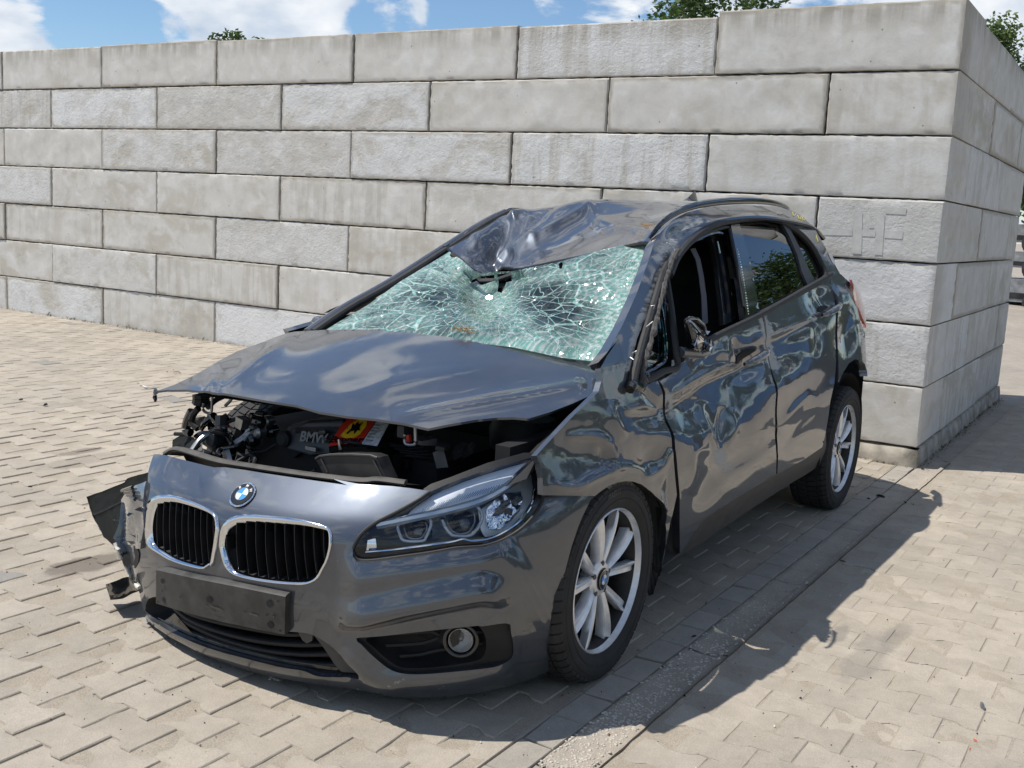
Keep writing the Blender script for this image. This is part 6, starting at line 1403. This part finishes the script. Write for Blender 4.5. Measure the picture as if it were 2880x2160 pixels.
sheet('torn_flap', px_(k3, (500, 500), (520, 478), (540, 500)), px_(k3, (482, 528), (520, 560), (560, 620)), [.5, .52, .55], [.5, .52, .56], M['airbag'], th=.003, seed=9, wav=.002)
sheet('splash_panel', px_(k1, (790, 655), (870, 620), (980, 660), (1010, 700)), px_(k1, (785, 720), (860, 745), (930, 750), (960, 745)), [.42, .42, .45, .45], [.45, .46, .5, .5], M['liner'], seed=6)

# ---- engine bay
bay = empty('engine_bay', (.2, 0, .4)); bay.parent = car; bay.matrix_parent_inverse = Matrix.Translation(car.location).inverted()
b = MB(); b.box((-.34, 0, .62), (.04, 1.36, .62)); b.build('firewall', M['dark'], bay)
b = MB(); b.box((.02, .66, .52), (.62, .05, .50)); b.build('inner_wing', M['dark'], bay)
b = MB(); b.box((.02, -.60, .36), (.60, .05, .24)); b.build('inner_wing', M['dark'], bay)
b = MB(); b.box((.12, .02, .28), (.86, 1.3, .10)); b.build('undertray', M['dark'], bay)
b = MB(); b.lathe([(-.06, .0), (-.06, .11), (0, .115), (.04, .10), (.05, .03), (.05, .0)], (-.05, .50, .74), 24, axis='z'); b.build('strut_tower', M['black'], bay, smooth=True)
b = MB(); b.box((.08, -.02, .52), (.50, .95, .30), taper=.9); b.build('engine_block', M['dark'], bay)
def at7(x, y, xx): return np.array(at(k7(x, y), 'x', xx))
# engine cover with embossed lettering
ec = [at7(670, 545, .34), at7(700, 505, .34), at7(790, 480, .33), at7(960, 475, .33), at7(990, 540, .34), at7(940, 640, .36), at7(800, 650, .37), at7(690, 620, .36)]
V = [tuple(p) for p in ec]+[tuple(p+np.array([-.30, -.02, .0])) for p in ec]; n = len(ec); F = [tuple(range(n-1, -1, -1))]+[(i, (i+1) % n, n+(i+1) % n, n+i) for i in range(n)]+[tuple(range(n, 2*n))]
me = mesh('engine_cover', V, F, False); bmx = bmesh.new(); bmx.from_mesh(me); bmesh.ops.recalc_face_normals(bmx, faces=bmx.faces); bmesh.ops.bevel(bmx, geom=list(bmx.edges), offset=.012, segments=3, affect='EDGES', profile=.6); bmx.to_mesh(me); bmx.free()
cover = link('engine_cover', me, simple('cover_black', (.022, .023, .026), .45), bay)
q0, q1, q2 = at7(758, 578, .352), at7(872, 590, .352), at7(765, 545, .352)
tu = (q1-q0); wl = np.linalg.norm(tu); tu /= wl; tv = (q2-q0); tv -= tu*(tv@tu)*.5; tv /= np.linalg.norm(tv); tc_ = (at7(816, 566, .356)+0)
tfr = lambda u, v, o=0.0: tuple(tc_+tu*u+tv*v+np.array([.6, .4, .4])*o)
text_mesh('engine_lettering', 'BMW', wl*.47, tfr, simple('grey_print', (.20, .21, .22), .5), cover, .006, shear=.2)
for k in range(5): bb = MB(); bb.tube([tuple(at7(730, 520+k*6-4, .345)), tuple(at7(945, 520+k*5-8, .345))], .0018, 4); bb.build('cover_rib', M['trim'], cover)
bb = MB(); bb.box(tuple(at7(810, 615, .375)), (.01, .045, .012)); bb.build('cover_plate', M['metal'], cover)
# battery and its label
bq = [at7(892, 608, .44), at7(1130, 606, .44), at7(1192, 478, .30), at7(975, 466, .30)]
b = MB(); V = [tuple(p) for p in bq]+[tuple(p-np.array([.05, 0, .20])) for p in bq]; b.add(V, [(0, 1, 2, 3), (0, 4, 5, 1), (1, 5, 6, 2), (2, 6, 7, 3), (3, 7, 4, 0), (4, 7, 6, 5)]); batt = b.build('battery', M['gloss'], bay)
def bqf(u, v, o=.002):
    p = (bq[0]*(1-u)+bq[1]*u)*(1-v)+(bq[3]*(1-u)+bq[2]*u)*v; nn_ = np.cross(bq[1]-bq[0], bq[3]-bq[0]); nn_ /= np.linalg.norm(nn_)
    if nn_@(CAMP-p) < 0: nn_ = -nn_
    return p+nn_*o
def qpoly(name, uvs, o, mat): return link(name, mesh(name, [tuple(bqf(u, v, o)) for u, v in uvs], [tuple(range(len(uvs)))], False), mat, batt)
qpoly('label', [(0, 0), (.18, .05), (.42, .10), (.62, .08), (.70, 1), (.0, 1)], .002, M['red'])
qpoly('side_label', [(.64, .08), (.98, .0), (1.0, .9), (.72, 1)], .002, M['labelw'])
qpoly('flame', [(.12, .35), (.2, .75), (.33, .96), (.5, .95), (.56, .7), (.52, .42), (.45, .3), (.28, .26)], .003, M['yellow'])
qpoly('bull', [(.22, .42), (.27, .60), (.24, .80), (.30, .72), (.34, .86), (.38, .74), (.46, .84), (.43, .66), (.48, .52), (.42, .55), (.40, .40), (.36, .52), (.30, .50), (.26, .40)], .0042, M['gloss'])
def lfr(u, v, o=0.0):
    e1 = bq[1]-bq[0]; e2 = bq[3]-bq[0]; l1 = np.linalg.norm(e1); l2 = np.linalg.norm(e2); return tuple(bqf(.31+u/l1, .20+v/l2, .005))
text_mesh('label_text', 'Banner', .047, lfr, M['gloss'], batt)
def lfr2(u, v, o=0.0):
    e1 = bq[1]-bq[0]; e2 = bq[3]-bq[0]; l1 = np.linalg.norm(e1); l2 = np.linalg.norm(e2); return tuple(bqf(.33+u/l1, .09+v/l2, .005))
text_mesh('label_text', 'GERMANY', .012, lfr2, M['yellow'], batt)
for k in range(6): qpoly('print_line', [(.70, .2+k*.11), (.84, .19+k*.11), (.84, .215+k*.11), (.70, .225+k*.11)], .003, M['trim'])
# air intake duct in front
dq = px_(k7, (830, 664), (850, 652), (900, 645), (1000, 644), (1090, 648), (1125, 660), (1145, 710), (1172, 768), (1100, 762), (980, 748), (868, 738))
P0 = [np.array(at(p, 'x', .56)) for p in dq]; V = [tuple(p) for p in P0]+[tuple(p+np.array([-.05, 0, .0])) for p in P0]; n = len(P0); F = [tuple(range(n))]+[(i, n+i, n+(i+1) % n, (i+1) % n) for i in range(n)]
link('intake_duct', mesh('intake_duct', V, F, False), M['grey_tray'], bay)
bb = MB(); bb.tube([tuple(at(p, 'x', .563)) for p in dq[:6]], .004, 6); bb.build('duct_rim', M['trim'], bay, smooth=True)
for (a_, c_) in (((855, 665), (885, 730)), ((1105, 672), (1150, 762))): bb = MB(); bb.tube([tuple(at(k7(*a_), 'x', .564)), tuple(at(k7(*c_), 'x', .564))], .003, 5); bb.build('duct_rib', M['trim'], bay)
# hoses, brackets, wiring and broken bits
rr = random.Random(19); cols = [M['black'], M['gloss'], M['dark'], M['trim'], M['black'], M['metal'], M['gloss']]
for i in range(120):
    left = rr.random() < .62
    x, y = (rr.uniform(215, 640), rr.uniform(470, 690)) if left else (rr.uniform(640, 2000), rr.uniform(560, 770))
    if not left and y > 640+ (2000-x)*.10: continue
    if x < 330 and y < 560: x += 60
    xx = rr.uniform(.20, .46) if left else rr.uniform(.22, .42); c = at7(x, y, xx)
    if c[1] > .52: continue
    c[2] = min(c[2], .80); kind = rr.random(); mt = rr.choice(cols if left else cols[:4])
    bb = MB(); rt = Matrix.Rotation(rr.random()*3, 3, 'X')@Matrix.Rotation(rr.random()*3, 3, 'Y')
    if kind < .35: bb.box(tuple(c), (rr.uniform(.01, .05), rr.uniform(.01, .06), rr.uniform(.01, .05)), rt, rr.uniform(.5, 1)); bb.build('bracket', mt, bay)
    elif kind < .75:
        pts = [c]
        for _ in range(4): pts.append(pts[-1]+np.array([rr.uniform(-.04, .04), rr.uniform(-.06, .06), rr.uniform(-.03, .03)]))
        bb.tube([tuple(p) for p in crv(pts, 16)], rr.uniform(.003, .010), 7); bb.build('hose', mt, bay, smooth=True)
    elif kind < .9: r__ = rr.uniform(.012, .03); bb.lathe([(-.02, .0005), (-.02, r__), (.012, r__), (.02, r__*.6), (.02, .0005)], tuple(c), 16, axis=rr.choice('xyz')); bb.build('canister', mt, bay, smooth=True)
    else:
        s = rr.uniform(.02, .05); q = rt@Vector((s, 0, 0)); w = rt@Vector((0, s*.6, 0)); bb.add([tuple(c), tuple(c+np.array(q)), tuple(c+np.array(q)+np.array(w)), tuple(c+np.array(w)*1.3)], [(0, 1, 2, 3)]); bb.build('torn_sheet', mt, bay)
def hose7(k, pts, xs__, rad, mat, nm='hose'):
    bb = MB(); bb.tube([tuple(p) for p in crv([at(k(*p), 'x', x_) for p, x_ in zip(pts, xs__)], 24)], rad, 8); bb.build(nm, mat, bay, smooth=True)
hose7(k1, [(935, 745), (1000, 660), (1090, 600), (1170, 560)], [.50, .46, .42, .36], .010, M['metal'], 'bare_pipe')
hose7(k1, [(1010, 300), (1012, 340), (1005, 380)], [.33, .33, .33], .030, M['black'], 'bonnet_strut')
hose7(k1, [(1060, 405), (1120, 350), (1190, 315)], [.34, .30, .26], .010, M['trim'], 'strut_rod'); hose7(k1, [(1200, 390), (1230, 360), (1255, 325)], [.3, .3, .3], .006, M['metal'], 'hinge_rod')
hose7(k1, [(940, 430), (905, 510), (895, 580), (930, 600)], [.36]*4, .016, M['gloss']); hose7(k1, [(990, 410), (950, 460), (940, 520), (985, 570)], [.38]*4, .012, M['black'])
hose7(k1, [(1400, 560), (1380, 600), (1330, 650), (1270, 690)], [.38, .38, .40, .42], .012, M['labelw'], 'pale_bracket')
bb = MB(); bb.box(tuple(at(k1(1195, 540), 'x', .36)), (.02, .022, .022), Matrix.Rotation(.5, 3, 'X')); bb.build('connector', M['orange'], bay)
bb = MB(); bb.box(tuple(at(k2(690, 92), 'x', .40)), (.012, .012, .022), Matrix.Rotation(.2, 3, 'X')); bb.build('connector', M['red'], bay)
bb = MB(); bb.box(tuple(at(k2(650, 35), 'x', .38)), (.03, .025, .035)); bb.build('sensor', M['trim'], bay)
for i in range(5): hose7(k2, [(500+i*40, 120+i*26), (640+i*40, 150+i*22), (780+i*30, 130+i*30)], [.34, .31, .28], .004, M['black'])

# ---- wheels
def wheel(cx, cy, cz, side, lab=False, parent=car, rot=0.0):
    w = empty('wheel', (cx, cy, cz)); w.parent = parent; w.matrix_parent_inverse = Matrix.Translation(parent.location).inverted(); s = side; C0 = (cx, cy, cz)
    prof = [(-.088, .222), (-.099, .245), (-.105, .272), (-.101, .297), (-.090, .312), (-.076, .3175), (.076, .3175), (.090, .312), (.101, .297), (.1055, .272), (.100, .245), (.090, .231), (.084, .224)]
    b = MB(); b.lathe([(a*s, r) for a, r in prof], C0, 96)
    for i, v in enumerate(b.V):                                   # soft tyre: flattened where it stands
        dz = v[2]-cz; 
        if dz < -.27: k = (-.27-dz)/.05; b.V[i] = (v[0], v[1]+(.006*k if (v[1]-cy)*s > .05 else 0)*s, max(v[2], gz(v[1])+.001) if v[2] < .012 else v[2])
    ty = b.build('tyre', M['tyre'], w, smooth=True)
    b = MB(); n = 58
    for row, (a0, a1, ph) in enumerate(((-.094, -.055, 0), (-.048, -.004, .4), (.004, .048, .1), (.055, .097, .55))):
        for k in range(n):
            th0 = 2*math.pi*(k+ph)/n; th1 = th0+2*math.pi/n*.80; V = []
            for th in (th0, (th0+th1)/2, th1):
                for a in (a0, (a0+a1)/2, a1):
                    sl_ = .35*(a-a0)*(1 if row > 1 else -1)*2; r = .3175+.0065-(.012*max(0, (abs(a)-.08)/.017)); V.append((cx+r*math.cos(th+sl_), cy+a*s, cz+r*math.sin(th+sl_)))
            V += [(cx+(v[0]-cx)*.972, v[1], cz+(v[2]-cz)*.972) for v in V]
            if min(v[2] for v in V) < .004: 
                V = [(v[0], v[1], max(v[2], .001)) for v in V]
            b.add(V, [(0, 1, 4, 3), (1, 2, 5, 4), (3, 4, 7, 6), (4, 5, 8, 7), (0, 3, 12, 9), (3, 6, 15, 12), (2, 11, 14, 5), (5, 14, 17, 8), (0, 9, 10, 1), (1, 10, 11, 2), (6, 7, 16, 15), (7, 8, 17, 16)])
    tag(b.build('tread_block', M['tyre'], ty), kind='stuff')
    b = MB()
    for r in (.262, .288): b.lathe([(a*s, rr__) for a, rr__ in ((.1035 if r < .27 else .1025, r), (.1062 if r < .27 else .1045, r+.0015), (.1035 if r < .27 else .1015, r+.003))], C0, 80)
    tag(b.build('sidewall_rib', M['tyre'], ty), kind='stuff')
    # rim
    b = MB(); b.lathe([(a*s, r) for a, r in ((.086, .2315), (.093, .229), (.094, .2265), (.090, .2255), (.084, .2235), (.074, .2205))], C0, 80); rim = b.build('rim', M['silver'], w, smooth=True, deg=50)
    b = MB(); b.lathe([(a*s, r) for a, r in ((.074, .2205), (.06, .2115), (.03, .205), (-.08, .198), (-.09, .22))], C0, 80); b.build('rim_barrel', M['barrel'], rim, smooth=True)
    for k in range(10):
        a_out = R(36*k)+rot; pr = 1 if k % 2 == 0 else -1; a_in = a_out+pr*R(6)
        b = MB(); secs = []
        for t in np.linspace(0, 1, 9):
            r = .040+(.2215-.040)*t; a = a_in+(a_out-a_in)*t**.8; wd = .0105+.0085*t**.8-.002*(t > .95); d = .060+.020*math.sin(t*math.pi*.5)-.010*t**3; er = np.array([math.cos(a), 0, math.sin(a)]); et = np.array([-math.sin(a), 0, math.cos(a)])
            P_ = np.array(C0)+er*r; secs.append([tuple(P_+et*u*wd+np.array([0, s*(d+h__+pr*u*.0065*t), 0])) for u, h__ in ((-1, -.030), (-1, -.004), (-.78, .001), (0, -.0045), (.78, .001), (1, -.004), (1, -.030))])
        V, F = grid(secs); b.add(V, F); b.build('spoke', M['silver'], rim, smooth=True, deg=40)
    b = MB(); b.lathe([(a*s, r) for a, r in ((.02, .062), (.055, .060), (.066, .050), (.068, .036), (.062, .034))], C0, 40); b.build('hub', M['silver'], rim, smooth=True)
    b = MB(); b.lathe([(a*s, r) for a, r in ((.060, .035), (.071, .034), (.073, .030), (.0735, .0005))], C0, 40); cap = b.build('hub_cap', M['gloss'], rim, smooth=True)
    hf = lambda u, v, o=0.0: (cx+u*-s, cy+s*(.0745+o), cz+v)
    for k in range(4): disc('cap_quarter', .0, .0165, k*math.pi/2+.3, (k+1)*math.pi/2+.3, .0006, (M['badgew'], M['blue'])[k % 2 == 1], 32, cap, hf)
    disc('cap_ring', .029, .033, 0, 2*math.pi, .0004, M['chrome'], 36, cap, hf)
    for k in range(5):
        a = R(72*k+18)+rot; bb = MB(); c = (cx+.050*math.cos(a), cy+s*.062, cz+.050*math.sin(a)); bb.lathe([(-.02*s, .009), (.004*s, .009), (.006*s, .006), (.006*s, .0005)], c, 10); bb.build('wheel_bolt', M['brake'], rim)
    b = MB(); b.lathe([(a*s, r) for a, r in ((.012, .06), (.012, .135), (-.015, .135), (-.015, .06))], C0, 48); b.build('brake_disc', M['brake'], w)
    b = MB(); b.box((cx+.10*(1 if cx > -1 else -1), cy-.01*s, cz+.05), (.07, .06, .14)); b.build('brake_caliper', M['brake'], w)
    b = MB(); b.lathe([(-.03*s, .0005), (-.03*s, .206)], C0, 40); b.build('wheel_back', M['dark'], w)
    if lab:
        tfr2 = lambda u, v, o=0.0: (cx+(.287+v)*math.sin(-u/.287+.10), cy+s*(.1028+o), cz+(.287+v)*math.cos(-u/.287+.10))
        text_mesh('tyre_lettering', 'PIRELLI', .026, tfr2, simple('tyre_raised', (.055, .052, .050), .6), ty, .0012)
    return w
M['tyre'] = simple('tyre_rubber', (.022, .021, .020), .78, bump=.4, bscale=90, var=.4, vscale=14)
wheel(0, .778, .322, 1, True, rot=.055); wheel(-2.67, .778, .322, 1, rot=.10); wheel(-.14, -.68, .362, -1); wheel(-2.67, -.77, .370, -1)
# wheel housings (dark inner arches)
def arch(cx, sgn, r, y0, y1):
    V = []; F = []; n = 24
    for i in range(n+1):
        th = -.25+math.pi*1.16*i/n
        for y in (y0, y1): V.append((cx+r*math.cos(th), y*sgn, .33+r*math.sin(th)))
    F = [(2*i, 2*i+1, 2*i+3, 2*i+2) for i in range(n)]; b0 = len(V); V.append((cx, y0*sgn, .33)); F += [(2*i, 2*i+2, b0) for i in range(n)]
    return link('wheel_housing', mesh('wheel_housing', V, F), M['dark'], car)
arch(0, 1, .355, .50, .72); arch(-2.67, 1, .385, .50, .86); arch(-2.67, -1, .385, .50, .86)
# rear of the front arch: ragged liner edge seen behind the tyre
sheet('arch_liner', px_(k4, (760, 325), (860, 355), (930, 440), (975, 520)), px_(k4, (880, 980), (905, 975), (930, 900), (950, 850)), [.80, .80, .80, .80], [.78, .79, .80, .80], M['dark'], ax='y', wav=.01)
sheet('mud_flap', px_(k4, (900, 470), (940, 470), (980, 500)), px_(k4, (905, 800), (925, 850), (955, 840)), [.84, .84, .85], [.83, .83, .84], M['liner'], ax='y', wav=.006, seed=4)
b = MB(); b.box((-1.35, 0, .24), (2.1, 1.5, .07)); b.box((-3.0, 0, .36), (.5, 1.4, .2)); b.build('floor_pan', M['dark'], car)
for yy__ in (.42, -.42): b = MB(); b.tube([(-2.67, 0, .3), (-2.67, yy__*1.6, .32)], .035, 8); b.build('rear_axle', M['dark'], car)

# ---- cabin
cab = empty('cabin', (-1.3, 0, .5)); cab.parent = car; cab.matrix_parent_inverse = Matrix.Translation(car.location).inverted()
def rbox(name, c, size, mat, rot=None, bev=.04, parent=cab, taper=1):
    b = MB(); b.box(c, size, rot, taper); me = mesh(name, b.V, b.F, True); bm = bmesh.new(); bm.from_mesh(me); bmesh.ops.bevel(bm, geom=list(bm.edges), offset=bev, segments=3, affect='EDGES'); bm.to_mesh(me); bm.free(); return link(name, me, mat, parent)
for y in (.37, -.37):
    rbox('seat_cushion', (-1.25, y, .58), (.52, .50, .16), M['roughcloth']); rbox('seat_back', (-1.58, y, .88), (.14, .48, .60), M['roughcloth'], Matrix.Rotation(-.25, 3, 'Y')); rbox('headrest', (-1.67, y, 1.20), (.10, .26, .18), M['roughcloth'])
rbox('rear_bench', (-2.3, 0, .60), (.5, 1.25, .16), M['roughcloth']); rbox('rear_back', (-2.6, 0, .88), (.14, 1.25, .55), M['roughcloth'], Matrix.Rotation(-.25, 3, 'Y'))
rbox('dashboard', (-.62, 0, .84), (.46, 1.32, .20), simple('dash_black', (.025, .025, .026), .6, bump=.5, bscale=250), bev=.06)
b = MB(); Cw = Vector((-.93, .37, .93)); rot = Matrix.Rotation(-.45, 3, 'Y'); b.tube([tuple(Cw+rot@Vector((0, .185*math.cos(t), .185*math.sin(t)))) for t in np.linspace(0, 2*math.pi, 37)[:-1]], .015, 8, closed=True); b.build('steering_wheel', M['gloss'], cab, smooth=True)
rbox('steering_boss', (-.91, .37, .93), (.06, .16, .12), M['gloss'], rot, .02)
hl_ = rpts[8::6, 3:-3:6]; V, F = grid([[tuple(p-np.array([0, 0, .045])) for p in r] for r in hl_]); link('headlining', mesh('headlining', V, F), simple('headlining_grey', (.20, .20, .19), .95), cab)
# deployed airbags behind the glass, far side
def bag(pts, xx, nm='airbag'):
    P = [np.array(at(k6(*p), 'x', xx)) for p in pts]; c = np.mean(P, 0); V = []; n = len(P); rings = []
    for t, o in ((1, 0), (.85, .06), (.6, .10), (.3, .12), (.02, .125)):
        rings.append([tuple(c+(p-c)*t+np.array([o*.6, 0, o*.35])+np.array([1, .3, .5])*.018*noise.noise(Vector(tuple(p*7+t*3)))) for p in P])
    rings = [r+[r[0]] for r in rings]; return link(nm, mesh(nm, *grid(rings)), M['airbag'], cab)
bag([(470, 860), (560, 730), (640, 640), (700, 600), (790, 590), (810, 690), (790, 800), (740, 860), (640, 900), (540, 905)], -.82)
bag([(640, 640), (700, 520), (790, 560), (860, 640), (880, 720), (800, 760), (700, 740)], -1.0)

# ================================================================ SMALL THINGS ON THE GROUND
rr = random.Random(101)
def debris(px0, size, mat, label, name, cat, flatz=.5, n=7, rot=None):
    c = at(px0, 'z', 0); c = at(px0, 'z', gz(c[1])+.003); rot = rr.random()*6.28 if rot is None else rot; V = []; F = []
    for ring, (sc, z) in enumerate(((1, 0), (.9, flatz*.6), (.45, flatz))):
        for k in range(n):
            th = 2*math.pi*k/n; r = size*(.6+.5*noise.noise(Vector((k*1.3, px0[0]*.01, px0[1]*.013)))+.3*math.cos(2*th))*sc; x, y = r*math.cos(th), r*math.sin(th)*.6
            V.append((x*math.cos(rot)-y*math.sin(rot), x*math.sin(rot)+y*math.cos(rot), size*z))
    for r_i in range(2): F += [(r_i*n+k, r_i*n+(k+1) % n, (r_i+1)*n+(k+1) % n, (r_i+1)*n+k) for k in range(n)]
    F.append(tuple(2*n+k for k in range(n))); o = link(name, mesh(name, V, F, False), mat, None, tuple(c)); tag(o, label, cat); return o
dz_ = M['black']
debris((2762, 1990), .022, simple('grey_shard', (.10, .12, .14), .3, coat=.5), 'bluish grey plastic shard lying on the sunlit pavers at lower right', 'plastic_shard', 'debris', .7, 6)
debris((2742, 2082), .008, M['orange'], 'tiny orange chip in a paver joint near the bottom right', 'orange_chip', 'debris')
debris((2728, 2107), .006, M['orange'], 'smaller red-orange crumb just below the orange chip', 'orange_chip', 'debris')
debris((1952, 1790), .013, dz_, 'black plastic sliver in the car shadow beside the front wheel', 'plastic_sliver', 'debris', .4)
debris((1863, 1877), .008, dz_, 'black crumb on the gutter in front of the tyre', 'plastic_crumb', 'debris')
debris((1925, 1957), .008, dz_, 'black crumb farther along the gutter towards the camera', 'plastic_crumb', 'debris')
debris((2479, 1397), .030, M['gloss'], 'black oval lump in the car shadow behind the rear wheel', 'rubber_lump', 'debris', .4, 9)
debris((2443, 1403), .013, dz_, 'small black crumb left of the oval lump by the rear wheel', 'plastic_crumb', 'debris')
debris((2544, 1414), .015, dz_, 'flat black chip right of the oval lump by the rear wheel', 'plastic_chip', 'debris')
debris((2368, 1577), .018, dz_, 'thin black sliver on the gutter amid the car shadow', 'plastic_sliver', 'debris', .15)
debris((2594, 1320), .015, dz_, 'black chip on the bright slabs beside the wall corner', 'plastic_chip', 'debris')
debris((59, 1125), .020, dz_, 'black chip on the pavers near the left edge', 'plastic_chip', 'debris', .5)
debris((128, 1140), .022, M['trim'], 'grey chip right of the black chip on the left pavers', 'plastic_chip', 'debris', .6)
debris((470, 1046), .012, dz_, 'dark pellet nearest the bonnet on the left pavers', 'pellet', 'debris'); debris((487, 1041), .010, dz_, 'second dark pellet beside the bonnet tip', 'pellet', 'debris')
debris((388, 1078), .014, dz_, 'dark flake above the white plastic strip', 'plastic_flake', 'debris', .2); debris((396, 1086), .009, dz_, 'dark pellet left of the white plastic strip', 'pellet', 'debris')
debris((97, 1208), .010, dz_, 'dark pellet on pavers at far left', 'pellet', 'debris'); debris((85, 1370), .012, dz_, 'dark flake in a joint left of the torn liner', 'plastic_flake', 'debris')
debris((562, 1235), .016, M['airbag'], 'white crumb beside the torn black liner', 'plastic_crumb', 'debris')
def strip(pts, w, mat, label, name):
    P = []
    for p in pts: c = at(p, 'z', 0); P.append(tuple(np.array(at(p, 'z', gz(c[1])+.008))))
    b = MB(); b.tube([tuple(q) for q in crv(P, 16)], w, 6, flat=.6); o = b.build(name, mat, None, smooth=True); tag(o, label, 'debris')
strip([(403, 1085), (412, 1089), (424, 1088), (433, 1086)], .006, M['airbag'], 'curved white plastic strip on the pavers left of the bonnet', 'plastic_strip')
strip([(489, 1047), (493, 1045), (502, 1045), (507, 1048)], .003, dz_, 'thin bent black wire on the pavers by the bonnet tip', 'bent_wire')

mb = MB(); rg = random.Random(61)                                      # grit, glass crumbs and paint flakes strewn on the paving
mats_ = {0: M['dark'], 1: simple('pale_grit', (.6, .58, .52), .7), 2: simple('brown_grit', (.14, .09, .055), .9)}
bins = {0: MB(), 1: MB(), 2: MB()}
for _ in range(1500):
    if rg.random() < .5: x, y = rg.gauss(.4, .9), rg.gauss(.1, 1.3)
    else: x, y = rg.uniform(-4, 2.0), rg.uniform(-6, 2.2)
    z = gz(y)+.0025; s = rg.uniform(.0012, .0038)*(1.6 if rg.random() < .06 else 1); th = rg.random()*6; k = rg.choice((0, 1, 1, 2, 2))
    V = [(x+s*math.cos(th+i*1.57)*rg.uniform(.6, 1.2), y+s*math.sin(th+i*1.57)*rg.uniform(.6, 1.2), z-.001) for i in range(4)]+[(x, y, z+s*.7)]
    bins[k].add(V, [(0, 1, 4), (1, 2, 4), (2, 3, 4), (3, 0, 4)])
for k, nm in ((0, 'dark plastic crumbs strewn over the paving'), (1, 'pale grit and glass crumbs strewn over the paving'), (2, 'brown soil crumbs strewn over the paving')):
    tag(bins[k].build('grit', mats_[k]), nm, 'grit', kind='stuff')
